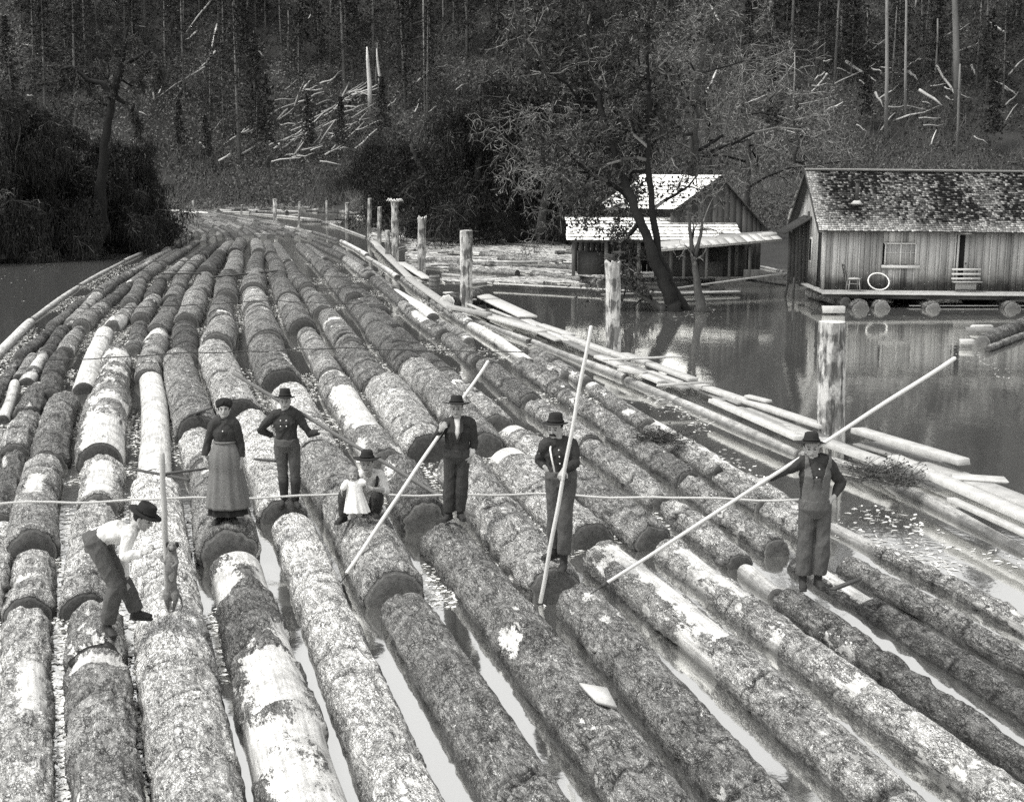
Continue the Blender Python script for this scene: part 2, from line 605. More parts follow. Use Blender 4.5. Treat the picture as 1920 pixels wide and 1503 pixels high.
def make_log(P0, P1, r0, r1, kind, seed, detail, label, bend=0., bare=(), name="log", end_tone=.07, group="logs of the raft", zf=.18, mid=None):
    """P0 near end, P1 far end (on the water plane)"""
    P0, P1 = np.array(P0, float), np.array(P1, float)
    L = np.linalg.norm(P1 - P0)
    n = {3: 72, 2: 40, 1: 22, 0: 14}[detail]
    ds = {3: .045, 2: .09, 1: .22, 0: .5}[detail]
    k = max(5, int(L / ds))
    s = np.linspace(0, 1, k)
    # ends rounded a little: repeat rings
    T = (P1 - P0) / L
    N = np.array([-T[1], T[0], 0])
    if mid is not None:
        Mx = np.array(mid, float)
        C = ((1 - s) ** 2)[:, None] * P0 + (2 * s * (1 - s))[:, None] * (2 * Mx - .5 * (P0 + P1)) + (s ** 2)[:, None] * P1
    else:
        C = P0[None] + (P1 - P0)[None] * s[:, None] + N[None] * (bend * np.sin(np.pi * s))[:, None]
    R = r0 + (r1 - r0) * s
    C[:, 2] = zf * R + .02 * np.sin(s * 5 + seed)
    TT, A, B = frames(C)
    th = np.linspace(0, 2 * np.pi, n, endpoint=False)
    S, TH = np.meshgrid(s * L, th, indexing='ij')
    RR = np.repeat(R[:, None], n, 1)
    off = seed * 7.31
    Q = np.stack([np.cos(TH) * RR + off, np.sin(TH) * RR, S], -1).reshape(-1, 3)
    tone, thr, finep, look = KIND[kind]
    # large shape
    lump = (fbm(Q * (1.6, 1.6, .7), 2, 3).reshape(k, n) - .5) * .12
    # peeled areas
    pn = fbm(Q * (1.5, 1.5, .9), 3, 21).reshape(k, n)
    peel = sstep(thr - .03, thr + .03, pn) if kind != 'w' else sstep(.22, .30, pn)
    soft = sstep(thr - .16, thr + .10, pn) if kind != 'w' else sstep(.12, .36, pn)
    if finep:
        pf = fbm(Q * (7, 7, 3.5), 3, 41).reshape(k, n)
        gate = sstep(.40, .62, fbm(Q * (.9, .9, .5) + 50, 2, 77).reshape(k, n))
        soft = np.maximum(soft, .8 * sstep(.60 - .22 * finep * gate, .86 - .22 * finep * gate, pf) * (.3 + .7 * gate))
        peel = np.maximum(peel, sstep(.70 - .22 * finep * gate, .76 - .22 * finep * gate, pf) * (.3 + .7 * gate))
    for (a, b, c0, c1) in bare:      # bare stretch from a to b metres along, c0..c1 angle (0 = top)
        ed = (fbm(Q * (5, 5, 5), 3, 63).reshape(k, n) - .5) * .5
        dth = (TH - np.pi / 2 + np.pi) % (2 * np.pi) - np.pi
        inside = np.minimum(np.minimum(S - a, b - S) * 1.4, np.minimum(dth - c0, c1 - dth) * RR * 1.2) + ed * .5
        peel = np.maximum(peel, sstep(-.03, .03, inside))
        soft = np.maximum(soft, sstep(-.14, .16, inside))
    bark_t = .03 if detail >= 2 else .02
    rad = RR * (1 + lump) - peel * bark_t
    if detail >= 2:
        f1 = 1 - np.abs(2 * fbm(Q * (7.5, 7.5, 1.9), 2, 5).reshape(k, n) - 1)
        f2 = fbm(Q * (19, 19, 8), 2, 8).reshape(k, n)
        rad = rad + (1 - peel) * ((f1 - .75) * .075 * (1.3 if kind in 'dg' else .8) + (f2 - .5) * .022)
    # girdling cracks
    rr = random.Random(seed)
    tv = np.full((k, n), 1.)
    for _ in range(int(L / 2.2) + 1 if detail >= 1 else 0):
        s0 = rr.uniform(.08, .93) * L
        wv = (fbm(Q * (2.2, 2.2, .01) + s0, 2, 12).reshape(k, n) - .5) * .5
        wd = max(.022, ds * .55) * rr.uniform(.8, 1.5)
        c = np.exp(-((S - s0 - wv) / wd) ** 2) * sstep(.3, .5, fbm(np.stack([np.cos(TH).ravel() * 1.2 + s0, np.sin(TH).ravel() * 1.2, S.ravel() * .2], 1), 2, 66).reshape(k, n))
        rad = rad - c * .03 * (peel < .5)
        tv = tv * (1 - .88 * c) * np.where(S > s0 + wv, rr.uniform(.82, 1.2), 1.)
    # rounded lips
    lip = np.minimum(S, L - S)
    rad = rad * (1 - .10 * np.exp(-(lip / max(.05, ds * .8)) ** 2))
    tv = tv * (1 - .6 * np.exp(-(S / max(.05, ds * .7)) ** 2))
    tv = np.clip(tv, .05, 1.6)
    V = C[:, None, :] + rad[:, :, None] * (A[:, None, :] * np.cos(TH)[:, :, None] + B[:, None, :] * np.sin(TH)[:, :, None])
    org = C[0].copy()
    V = V.reshape(-1, 3) - org
    i = np.arange(k - 1)[:, None] * n; j = np.arange(n)[None, :]; j2 = (j + 1) % n
    F = np.stack([i + j, i + n + j, i + n + j2, i + j2], -1).reshape(-1, 4)
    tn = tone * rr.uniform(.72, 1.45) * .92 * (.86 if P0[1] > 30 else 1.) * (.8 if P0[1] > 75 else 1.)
    coord = Q - (off - seed * 3.7, 0, 0)
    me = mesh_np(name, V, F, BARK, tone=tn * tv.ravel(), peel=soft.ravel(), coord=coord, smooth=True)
    o = obj(name, me, None, org)
    tag(o, label, "log", group)
    # ends
    for e, idx, sgn in (('near', 0, -1), ('far', k - 1, 1)):
        ring = V[idx * n:(idx + 1) * n]
        c = ring.mean(0)
        W = [c + TT[idx] * sgn * .004]
        cc = [[0, 0, 0]]
        dirs = ring - c
        if detail >= 1:
            for q in (.4, .86, .90, .985):
                W += list(c + dirs * q + TT[idx] * sgn * (.02 * (q < .9))); cc += [[math.cos(t) * R[idx] * q, math.sin(t) * R[idx] * q, 0] for t in th]
            nr = 4
        else:
            W += list(c + dirs * .99); cc += [[math.cos(t) * R[idx], math.sin(t) * R[idx], 0] for t in th]
            nr = 1
        F3 = [[0, 1 + q, 1 + (q + 1) % n] for q in range(n)]
        F4 = []
        for rI in range(nr - 1):
            for q in range(n):
                a0 = 1 + rI * n
                F4.append([a0 + q, a0 + n + q, a0 + n + (q + 1) % n, a0 + (q + 1) % n])
        if sgn < 0:
            F3 = [f[::-1] for f in F3]; F4 = [f[::-1] for f in F4]
        et = end_tone * rr.uniform(.7, 1.7)
        me2 = mesh_np("cut_end", np.array(W), [np.array(F4).reshape(-1, 4), np.array(F3)] if F4 else [np.array(F3)], CUT,
                      tone=np.concatenate([np.full(len(W) - (2 * n if nr == 4 else 0), et), np.full(2 * n if nr == 4 else 0, et * 1.7)]), coord=np.array(cc, float))
        obj("cut_end", me2, o)
    LOGS.append(o)
    return o


# every column of the raft, from the wooded bank across; each log: kind, near point, ..., far point, near width (photo px),
# optional bare stretches (fraction from, fraction to, angle from, angle to) and a label of its own
W_ = lambda *a: a
COLS = [
 [('d', (-60, 800, 24), (8, 705), (32, 660, 20)), ('d', (38, 657, 27), (100, 604, 22)), ('d', (100, 602, 20), (145, 563)), ('d', (147, 561, 18), (200, 528)),
  ('g', (203, 527, 14), (258, 492)), ('d', (260, 490, 12), (300, 468)), ('g', (302, 467, 10), (328, 451))],
 [('l', (-45, 905, 30), (4, 790)), ('w', (8, 770, 28), (30, 700)), ('l', (33, 697, 26), (60, 655)), ('d', (88, 650, 27), (120, 605)), ('l', (133, 597, 28), (180, 546, 24)), ('g', (184, 543, 20), (228, 512)),
  ('g', (230, 511, 15), (288, 477)), ('d', (289, 476, 12), (325, 455))],
 [('l', (-30, 1120, 60), (5, 965, 48)), ('d', (3, 955, 44), (26, 838, 38)), ('g', (26, 830, 52), (46, 768, 44)), ('d', (52, 762, 48), (72, 708, 40)), ('m', (55, 700, 34), (88, 640)), ('l', (90, 636, 28), (118, 606)),
  ('m', (121, 604, 24), (160, 566)), ('g', (163, 563, 22), (215, 523)), ('d', (218, 521, 17), (268, 488)), ('g', (270, 487, 14), (318, 462)), ('d', (319, 461, 10), (345, 446))],
 [('g', (40, 1600, 118), (48, 1130, 88), dict(bare=[(.48, .72, -1.2, .5)])), ('l', (50, 1118, 92), (62, 1020)), ('l', (65, 1016, 86), (82, 862), dict(bare=[(.45, .7, -.5, .6)])),
  ('d', (90, 850, 68), (120, 738, 52), dict(label="thick dark-barked log with square-cut dark end beside a mossy log, behind the bending man"))],
 [('d', (97, 728, 42), (118, 655, 32)), ('g', (119, 652, 36), (146, 608)), ('g', (149, 605, 32), (190, 568)), ('d', (193, 565, 26), (236, 528)), ('g', (239, 526, 20), (290, 490)), ('d', (292, 489, 15), (335, 465)), ('g', (337, 464, 11), (360, 447))],
 [('w', (156, 715, 46), (196, 610, 34), dict(label="short bare white log with dark sawn end lying among dark logs")), ('m', (212, 606, 34), (246, 568)), ('d', (238, 563, 30), (263, 522)), ('g', (266, 520, 24), (303, 490)), ('d', (305, 488, 18), (346, 464)), ('g', (348, 463, 12), (372, 447))],
 [('g', (210, 1600, 150), (180, 1222, 120), dict(bare=[(.9, .98, -1, 1)])), ('l', (180, 1215, 118), (178, 1128, 100), dict(label="pale-topped log end under the boot of the bending man")),
  ('l', (155, 1115, 88), (176, 945, 76)), ('l', (177, 940, 74), (190, 862, 66), dict(bare=[(.05, .8, -.7, .9)])),
  ('m', (188, 850, 86), (205, 742, 74), dict(label="shaggy white-flecked mossy log between a dark log and a bare white log")), ('m', (207, 738, 70), (222, 655, 52)), ('d', (243, 648, 34), (262, 600)), ('g', (260, 593, 36), (284, 553, 28)), ('d', (285, 551, 28), (304, 519)), ('g', (307, 516, 22), (350, 482)), ('d', (352, 480, 16), (384, 458))],
 [('l', (396, 1600, 206), (290, 893, 94), dict(label="thick grey log on which the small dog stands upright")),
  ('w', (288, 878, 68), (280, 682, 44), dict(label="long bare white peeled log behind the small dog's pole", bare=[(0, 1, -2, 2)])),
  ('l', (268, 700, 52), (292, 630, 46)), ('m', (290, 645, 40), (300, 618, 38)), ('g', (293, 614, 44), (323, 560, 38)), ('l', (318, 556, 38), (338, 520)), ('g', (341, 517, 28), (376, 478)), ('d', (378, 476, 20), (402, 455))],
 [('m', (612, 1600, 205), (443, 1034, 108), dict(label="huge log of ragged white flaking bark in front of the woman", bare=[(.33, .52, -.9, .9)])),
  ('g', (430, 1022, 112), (398, 880, 80), dict(label="broad mottled log under the feet of the woman")), ('l', (394, 874, 78), (377, 812, 70)),
  ('l', (372, 802, 78), (333, 668, 50), dict(label="smooth pale grey log with big dark sawn end behind the woman")),
  ('d', (348, 664, 50), (345, 606, 42)), ('g', (355, 598, 48), (368, 550, 42)), ('g', (372, 546, 42), (383, 512)), ('d', (386, 509, 30), (410, 474)), ('g', (412, 472, 22), (430, 452))],
 [('l', (815, 1600, 168), (548, 963, 86), dict(label="long pale grey log on whose end the young man in boots stands")),
  ('l', (530, 943, 92), (470, 772, 62), dict(label="mottled log with a dark crescent end behind the boots of the young man")),
  ('l', (455, 762, 78), (405, 650, 58)), ('l', (402, 645, 58), (415, 606)), ('g', (416, 603, 54), (420, 560)), ('d', (422, 557, 44), (426, 516)), ('g', (428, 513, 36), (440, 473)), ('d', (442, 471, 25), (455, 449))],
 [('g', (1085, 1600, 175), (757, 1112, 92), dict(label="long grey log starting below the sawn end of the crouching man's log", bare=[])),
  ('g', (738, 1092, 116), (598, 850, 88), dict(label="thick log on which the man crouches holding the small child")), ('l', (592, 838, 82), (540, 728, 66)),
  ('d', (536, 712, 78), (502, 640, 62)), ('l', (502, 636, 66), (485, 578)), ('l', (484, 575, 54), (476, 545)), ('g', (474, 542, 46), (480, 512)), ('d', (482, 509, 36), (483, 474)), ('g', (484, 472, 26), (478, 450))],
 [('g', (1330, 1620, 160), (832, 990, 100), dict(label="great furrowed log with a white chip where the man in the dark jacket stands")),
  ('d', (806, 965, 92), (748, 868, 82)), ('m', (726, 850, 76), (624, 702, 58), dict(label="log with a bare white stretch behind the crouching man", bare=[(.25, .75, -1.4, .9)])),
  ('l', (618, 694, 56), (575, 615)), ('g', (572, 611, 48), (545, 560)), ('d', (542, 556, 40), (520, 515)), ('g', (518, 513, 34), (508, 476)), ('d', (507, 474, 25), (500, 450))],
 [('g', (1040, 1086, 100), (862, 868, 86), dict(label="heavily furrowed log ending beneath the man with the moustache")),
  ('l', (800, 840, 84), (718, 722, 66)), ('d', (712, 712, 62), (660, 650, 52)), ('l', (657, 646, 52), (612, 585)), ('g', (608, 580, 42), (580, 540)), ('d', (577, 537, 35), (545, 492)), ('g', (543, 490, 26), (520, 455))],
 [('g', (1560, 1625, 150), (1085, 1105, 92), dict(label="rough dark-creviced log starting below the boots of the moustached man")),
  ('l', (1110, 990, 92), (952, 850, 82), dict(label="grey log with a white split end behind the moustached man", bare=[(.86, 1., -1.2, 1.2)])),
  ('g', (914, 828, 74), (782, 686, 58)), ('d', (778, 681, 54), (712, 612, 48), ), ('g', (709, 608, 44), (664, 562)), ('d', (661, 559, 36), (630, 524)), ('g', (627, 521, 30), (592, 485)), ('d', (590, 483, 22), (560, 456))],
 [('l', (1830, 1600, 125), (1130, 1022, 90), dict(label="long white-mottled log slanting past the foot of the long pole", bare=[(.55, .98, -1., .6)])),
  ('g', (1090, 985, 66), (965, 850, 58)), ('g', (936, 782, 58), (848, 706, 50), dict(bare=[(.75, 1, -1, 1)])), ('g', (838, 700, 48), (745, 618)), ('d', (741, 614, 40), (690, 568)), ('g', (687, 565, 32), (640, 522)), ('d', (637, 520, 26), (592, 478)), ('d', (590, 477, 19), (566, 455))],
 [('l', (2050, 1570, 110), (1255, 1003, 74), dict(label="long pale log running under the bottom of the overalled man's pole", bare=[(.7, .95, -.8, .6)])),
  ('g', (1220, 996, 78), (1080, 880, 68)), ('l', (1076, 876, 66), (968, 798, 58), dict(bare=[(.85, 1, -1, 1)])), ('d', (890, 740, 44), (835, 695, 40)), ('g', (832, 692, 40), (770, 630), dict(bare=[(.3, .5, -1, 1)])), ('g', (766, 626, 36), (718, 578)), ('d', (715, 576, 30), (660, 530)), ('d', (657, 527, 24), (612, 485)), ('d', (610, 484, 18), (575, 456))],
 [('d', (2020, 1450, 78), (1476, 1098, 68), dict(label="dark log on which the man in the overalls stands")), ('w', (1458, 1078, 46), (1398, 1035, 42), dict(label="short white peeled stub wedged behind the overalled man's boots")),
  ('g', (1392, 1030, 58), (1262, 928, 54)), ('g', (1258, 924, 54), (1110, 818, 48)), ('g', (1106, 815, 46), (1000, 745, 42)), ('d', (996, 742, 40), (905, 672, 36)), ('g', (901, 669, 32), (842, 622)), ('g', (838, 618, 28), (760, 562), dict(bare=[(.3, .6, -1, 1)])), ('d', (757, 560, 25), (700, 514)), ('g', (698, 512, 20), (650, 478)), ('d', (648, 477, 15), (590, 450))],
 [('d', (2030, 1350, 72), (1500, 1022, 56), dict(label="rough dark log with a long bare white strip beside the overalled man", bare=[(.68, .93, -.9, .9)])),
  ('g', (1462, 1006, 54), (1300, 886, 48)), ('g', (1296, 882, 48), (1160, 792, 42)), ('l', (1156, 790, 42), (1060, 726)), ('g', (1056, 724, 38), (975, 668)), ('m', (878, 625, 24), (820, 590), ), ('w', (816, 586, 28), (742, 538, 20)), ('g', (738, 535, 20), (690, 496)), ('d', (688, 494, 16), (630, 459)), ('d', (628, 458, 11), (590, 443))],
 [('g', (2020, 1262, 60), (1590, 1030, 50)), ('l', (1530, 985, 50), (1440, 930, 44)), ('m', (1434, 925, 44), (1352, 872, 38), dict(label="short shaggy log with a white tip near the dark brush tuft")), ('g', (1346, 868, 42), (1222, 785)),
  ('g', (1216, 782, 38), (1110, 715)), ('m', (1060, 690, 26), (1000, 655, 24)), ('w', (992, 664, 24), (884, 598, 20), dict(label="slim white boom log with a dark sawn end facing the raft", bare=[(0, 1, -2, 2)])), ('l', (880, 596, 20), (812, 552)), ('l', (808, 549, 17), (752, 512)), ('w', (748, 510, 13), (690, 474)), ('w', (686, 472, 11), (640, 446)), ('g', (636, 444, 8), (590, 430)), ('w', (586, 429, 6), (520, 417)), ('g', (515, 416, 5), (430, 408))],
 [('m', (2040, 1195, 44), (1560, 955, 34)), ('l', (1500, 935, 34), (1290, 815, 40), dict(label="long pale log along the outer edge of the raft, ending in loose bark")), ('w', (1285, 812, 38), (1110, 706, 30), dict(label="bare whitish log along the open water channel")), ('l', (1104, 702, 28), (1000, 645, 20))],
]
# white boom sticks along the wooded bank
BOOMS = [((-110, 765, 26), (57, 600, 20)), ((60, 594, 14), (146, 534, 11)), ((150, 531, 10), (231, 487, 8)), ((233, 486, 8), (303, 455, 7)), ((312, 446, 6), (266, 420, 5))]


def P_of(q, z=.28):
    return G(q[0], q[1], z)


seed = 100
for ci, column in enumerate(COLS):
    for li, L in enumerate(column):
        opts = L[-1] if isinstance(L[-1], dict) else {}
        pts = [q for q in L[1:] if not isinstance(q, dict)]
        n0, f0 = pts[0], pts[-1]
        A0, A1 = P_of(n0), P_of(f0)
        w0 = n0[2]
        r0 = w0 / scale_at(A0) / 2
        r1 = (f0[2] / scale_at(A1) / 2) if len(f0) > 2 else r0 * .88
        Dn = min(A0.y, A1.y)
        gf = .97 if Dn < 14 else 1.06 if Dn < 22 else 1.11
        r0, r1 = max(.14, min(r0 * gf, .56)), max(.13, min(r1 * gf, .54))
        det = 3 if Dn < 15 else 2 if Dn < 30 else 1 if Dn < 60 else 0
        Lm = (A1 - A0).length
        look = KIND[L[0]][3]
        label = opts.get('label') or f"{look}, {ORD[li + 1]} up the {ORD[ci + 1]} column from the wooded bank"
        seed += 1
        bare = [(a * Lm, b * Lm, c, d) for (a, b, c, d) in opts.get('bare', [])]
        A0.z = A1.z = 0
        if Dn > 15 and not opts.get('label'):
            jx = random.uniform(-.07, .07); A0.x += jx + random.uniform(-.05, .05); A1.x += jx + random.uniform(-.05, .05)
            rf_ = random.uniform(.90, 1.1); r0 *= rf_; r1 *= rf_
            dl_ = (A1 - A0).normalized(); A0 += dl_ * random.uniform(.02, .18)
        make_log(A0, A1, r0, r1, L[0], seed, det, label, bend=random.uniform(-.008, .008) * Lm, bare=bare, zf=random.uniform(.0, .34))
for bi, (a, b) in enumerate(BOOMS):
    A0, A1 = P_of(a, .12), P_of(b, .12)
    r0, r1 = a[2] / scale_at(A0) / 2, b[2] / scale_at(A1) / 2
    A0.z = A1.z = 0
    seed += 1
    mid = None
    if bi == 4:
        mm = G(296, 425, .1); mid = (mm.x, mm.y, 0)
    make_log(A0, A1, r0, r1, 'w', seed, 1, ["white boom stick nearest the camera along the dark channel", "white boom stick just beyond the nearest one on the bank side",
             "third white boom stick up along the wooded bank", "fourth white boom stick up along the wooded bank", "curved white boom stick hooking toward the dark trees"][bi],
             bare=[(0, 99, -2.5, 2.5)], name="boom_stick", group="boom sticks holding the raft", zf=.25, mid=mid)

# the far bend of the raft: logs in long curving rows
LEFT = [(330, 452), (336, 441), (322, 430), (300, 420), (290, 410), (300, 402), (335, 398), (370, 394)]
RIGHT = [(585, 440), (560, 430), (530, 421), (490, 413), (450, 407), (420, 403), (400, 400), (385, 396)]


def curve(pts, t):
    t = max(-.9, min(len(pts) - 1.001, t))
    i = max(0, int(t)); f = t - i
    return (pts[i][0] * (1 - f) + pts[i + 1][0] * f, pts[i][1] * (1 - f) + pts[i + 1][1] * f)


NC = 17
for c in range(NC):
    u = (c + .5) / NC
    t = random.uniform(-.9, .3)
    li = 0
    while t < 5.6:
        t2 = t + random.uniform(.75, 1.5)
        a, b = curve(LEFT, t), curve(RIGHT, t)
        a2, b2 = curve(LEFT, t2 - .05), curve(RIGHT, t2 - .05)
        jit = random.uniform(-.012, .012)
        p = (a[0] + (b[0] - a[0]) * (u + jit), a[1] + (b[1] - a[1]) * (u + jit))
        q = (a2[0] + (b2[0] - a2[0]) * (u - jit), a2[1] + (b2[1] - a2[1]) * (u - jit))
        A0, A1 = G(*p), G(*q)
        li += 1
        kd = random.choice('ddgggdgd' if c % 5 else 'lgdg')
        seed += 1
        make_log(A0, A1, random.uniform(.18, .30), random.uniform(.16, .26), kd, seed, 0,
                 f"{KIND[kd][3]} at the far bend, {ORD[li]} along the {ORD[c + 1]} far row", end_tone=.16, zf=.0)
        t = t2

# log tops that carry figures
def log_top(px, py):
    """a point on top of the raft seen at a photo position (tops stand about 0.45 m above the water)"""
    return G(px, py, .45)
# ------------------------------------------------------------------ pilings
def piling_material():
    m, t = M("weathered piling")
    tc = t.n('ShaderNodeTexCoord')
    v = t.mapping(tc.outputs['Object'], (1, 1, .16))
    n1 = t.noise(v, 9., 6, .75, .6)
    n2 = t.noise(tc.outputs['Object'], 2.2, 3, .6)
    k = t.ramp(n1, .42, .58)
    pl = t.ramp(t.math('ADD', n2, t.math('MULTIPLY', n1, .35)), .62, .74)
    g = t.mix(pl, t.mix(k, .07, .24), t.mix(k, .26, .52))
    g = t.math('MULTIPLY', g, t.math('ADD', t.attr('tone'), .5))
    t.finish(g, .85, n1, .03, .8)
    return m


PILING = piling_material()
PILES = [  # x, base row, top row, width, tone, kind, label
 (1558, 828, 603, 50, .55, 0, "thick weathered piling beside the head of the overalled man, patched with bare wood"),
 (1150, 665, 490, 27, .6, 1, "grey piling with a flared ragged top standing by the plank walk"),
 (874, 578, 432, 23, .6, 0, "clean-cut piling behind the man in the dark jacket"),
 (790, 517, 406, 15, .45, 1, "split-topped piling near the wooden keg"),
 (741, 490, 376, 13, .6, 2, "tall piling with a splayed crown at its top"),
 (727, 486, 432, 10, .4, 0, "short stub piling close to the splayed one"),
 (711, 452, 388, 8, .35, 0, "thin dark piling fourth from the overalled man's along the channel bend"),
 (692, 440, 372, 8, .3, 0, "thin dark piling where the channel narrows"),
 (651, 432, 380, 8, .4, 0, "thin piling farther up the narrow channel"),
 (613, 420, 376, 4, .4, 0, "pencil-thin pile in the far channel"),
 (560, 425, 378, 4, .4, 0, "slender far pile beside the pale far boom"),
 (516, 418, 373, 7, .8, 0, "pale far piling at the start of the bend"),
 (452, 406, 384, 4, .35, 0, "small dark far pile among the brush"),
 (363, 400, 376, 5, .6, 0, "small pale pile at the far end of the raft"),
 (300, 396, 382, 4, .3, 0, "tiny dark pile at the far end by the dark trees"),
]
for (px, yb, yt, wpx, tn, kd, lab) in PILES:
    B0 = G(px, yb, 0)
    T0 = atY(px + random.uniform(-1, 2), yt, B0.y)
    r = wpx / scale_at(B0) / 2
    H = T0.z
    k = 26; n = 20
    zz = np.linspace(-1.0, H, k)
    th = np.linspace(0, 2 * np.pi, n, endpoint=False)
    Z, TH = np.meshgrid(zz, th, indexing='ij')
    Q = np.stack([np.cos(TH) * r + px, np.sin(TH) * r, Z * .35], -1).reshape(-1, 3)
    nz = fbm(Q * 9, 3, 7).reshape(k, n) - .5
    rad = r * (1.03 - .03 * (Z / H)) + nz * r * .22
    if kd: rad = rad * (1 + .16 * sstep(H - .35, H, Z))
    X = np.cos(TH) * rad + (T0.x - B0.x) * (Z / H)
    Yv = np.sin(TH) * rad
    Zt = Z.copy()
    if kd: Zt[-1] += RNG.uniform(-.12, .06, n)
    V = np.stack([X, Yv, Zt], -1).reshape(-1, 3)
    i = np.arange(k - 1)[:, None] * n; j = np.arange(n)[None, :]; j2 = (j + 1) % n
    F = np.stack([i + j, i + j2, i + n + j2, i + n + j], -1).reshape(-1, 4)
    me = mesh_np("piling", V, F, PILING, tone=np.full(len(V), tn), smooth=True)
    o = tag(obj("piling", me, None, (B0.x, B0.y, 0)), lab, "piling", "pilings along the channel")
    # weathered head
    ring = V[-n:]
    c = ring.mean(0) + (0, 0, .02 if not kd else -.05)
    me = mesh_np("piling_head", np.vstack([[c], c + (ring - c) * .995]), np.array([[0, 1 + q, 1 + (q + 1) % n] for q in range(n)]), PLANK, tone=np.full(n + 1, .9))
    obj("piling_head", me, o)
    if kd == 2:
        mb = MB()
        for q in range(11):
            a = q * .57
            mb.tube([(T0.x - B0.x + math.cos(a) * r * .6, math.sin(a) * r * .6, H - .1), (T0.x - B0.x + math.cos(a) * r * 1.9, math.sin(a) * r * 1.9, H + random.uniform(.02, .1)),
                     (T0.x - B0.x + math.cos(a) * r * 2.4, math.sin(a) * r * 2.4, H - .03)], [.05, .045, .02], 5, tone=1.)
        mb.build("splayed_fibres", PLANK, o)
    if wpx == 27:
        mb = MB()
        for q in range(9):
            a = random.uniform(0, 6.28)
            mb.tube([(0, 0, H + .03 * q), (math.cos(a) * .3, math.sin(a) * .3, H + .03 * q + .03)], [.018, .01], 4, tone=.5)
        twig = mb.build("twig_pile", DARKWOOD, None, origin=(B0.x, B0.y, 0) if False else None)
        twig.location = (B0.x, B0.y, 0)
        tag(twig, "small heap of twigs lying on top of the ragged piling", "twigs")

# ------------------------------------------------------------------ plank walk and boom timbers at the open pool
def plank(a, b, wpx, z0, z1, lab, name="plank", thick=.07, mat=None, tone=.5, roll=0., group="loose planks along the boom", jag=.03):
    A0, A1 = G(a[0], a[1], z0), G(b[0], b[1], z1)
    w = max(.06, wpx / scale_at((A0 + A1) / 2)) * (1.4 if wpx > 8 and thick < .2 else 1.)
    mb = MB()
    mb.beam(A0, A1, w, thick, tone, roll, jag)
    o = mb.build(name, mat or PLANK, None, origin=A0)
    m = o.modifiers.new("edge", 'BEVEL'); m.width = min(.008, thick * .2); m.segments = 1
    return tag(o, lab, "plank", group)


PL = [
 ((1606, 806), (1808, 866), 20, .34, .34, "raised heavy plank jutting past the thick piling", .10, .75),
 ((1675, 858), (2000, 1002), 22, .42, .40, "long broad plank running out of the frame beside the boom log", .10, .85),
 ((1782, 935), (2000, 1035), 13, .36, .36, "narrow plank tucked along the long broad plank", .06, .7),
 ((1545, 828), (1682, 876), 18, .30, .30, "plank with a dark edge behind the overalled man's hat", .10, .6),
 ((1625, 830), (1760, 868), 52, .12, .12, "wide grey board half under the raised heavy plank", .04, .15),
 ((1785, 893), (1888, 900), 34, .20, .2, "flat pale sheet of board pointing at the pool", .03, .8),
 ((1740, 868), (1990, 968), 34, .16, .16, "wide pale board beneath the flat sheet", .05, .55),
 ((1310, 722), (1545, 800), 15, .30, .30, "long plank leading to the thick piling, outer one", .08, .8),
 ((1335, 750), (1500, 822), 13, .34, .32, "long plank beside the outer one, nearer the raft", .08, .8),
 ((1400, 742), (1440, 752), 12, .40, .38, "short board scrap lying across the long planks", .05, .7),
 ((1170, 664), (1300, 712), 14, .30, .30, "plank between the ragged piling and the long planks", .08, .65),
 ((1120, 668), (1240, 716), 12, .26, .26, "lower plank beside the ragged piling", .07, .85),
 ((1128, 675), (1276, 668), 8, .42, .46, "thin board laid crosswise at the ragged piling", .04, .9),
 ((1232, 722), (1336, 716), 8, .4, .42, "second crosswise thin board toward the thick piling", .04, .7),
 ((903, 553), (990, 594), 24, .26, .26, "wide bleached plank starting behind the clean-cut piling", .06, .9),
 ((889, 584), (1020, 622), 18, .24, .24, "wide plank in front of the clean-cut piling", .08, .75),
 ((1013, 609), (1070, 628), 12, .30, .30, "short raised plank halfway to the ragged piling", .07, .8),
 ((1060, 630), (1176, 672), 12, .28, .28, "plank running up to the ragged piling", .08, .75),
 ((985, 600), (1075, 640), 16, .22, .22, "inner plank halfway to the ragged piling", .07, .85),
 ((700, 452), (735, 488), 9, .22, .22, "narrow plank at the splayed piling", .06, .7),
 ((707, 462), (768, 520), 9, .24, .24, "narrow plank between the splayed and split pilings", .06, .5),
 ((767, 522), (853, 582), 12, .24, .24, "dark-edged plank past the keg", .08, .45),
 ((752, 492), (800, 522), 12, .2, .2, "pale plank beside the split-topped piling", .05, .8),
 ((838, 548), (885, 562), 13, .2, .2, "pale plank by the round log end", .05, .8),
 ((925, 531), (1262, 549), 6, .18, .18, "long thin plank floating across the head of the pool", .04, .8),
 ((1128, 552), (1330, 545), 5, .1, .1, "thin dark floating plank below the shed", .04, .3),
 ((1262, 541), (1482, 511), 5, .3, .55, "sloping gangplank leading up to the float house", .05, .55),
 ((1275, 549), (1385, 546), 12, .12, .12, "pale floating board end near the thin trees", .04, .8),
 ((1160, 693), (1210, 700), 10, .3, .3, "short crosspiece near the crosswise boards", .06, .6),
 ((842, 575), (918, 590), 10, .32, .32, "squared block of timber by the clean-cut piling", .12, .35),
]
for (a, b, wp, z0, z1, lab, th_, tn) in PL:
    plank(a, b, wp, z0, z1, lab, thick=th_, tone=tn)
rp = random.Random(31)
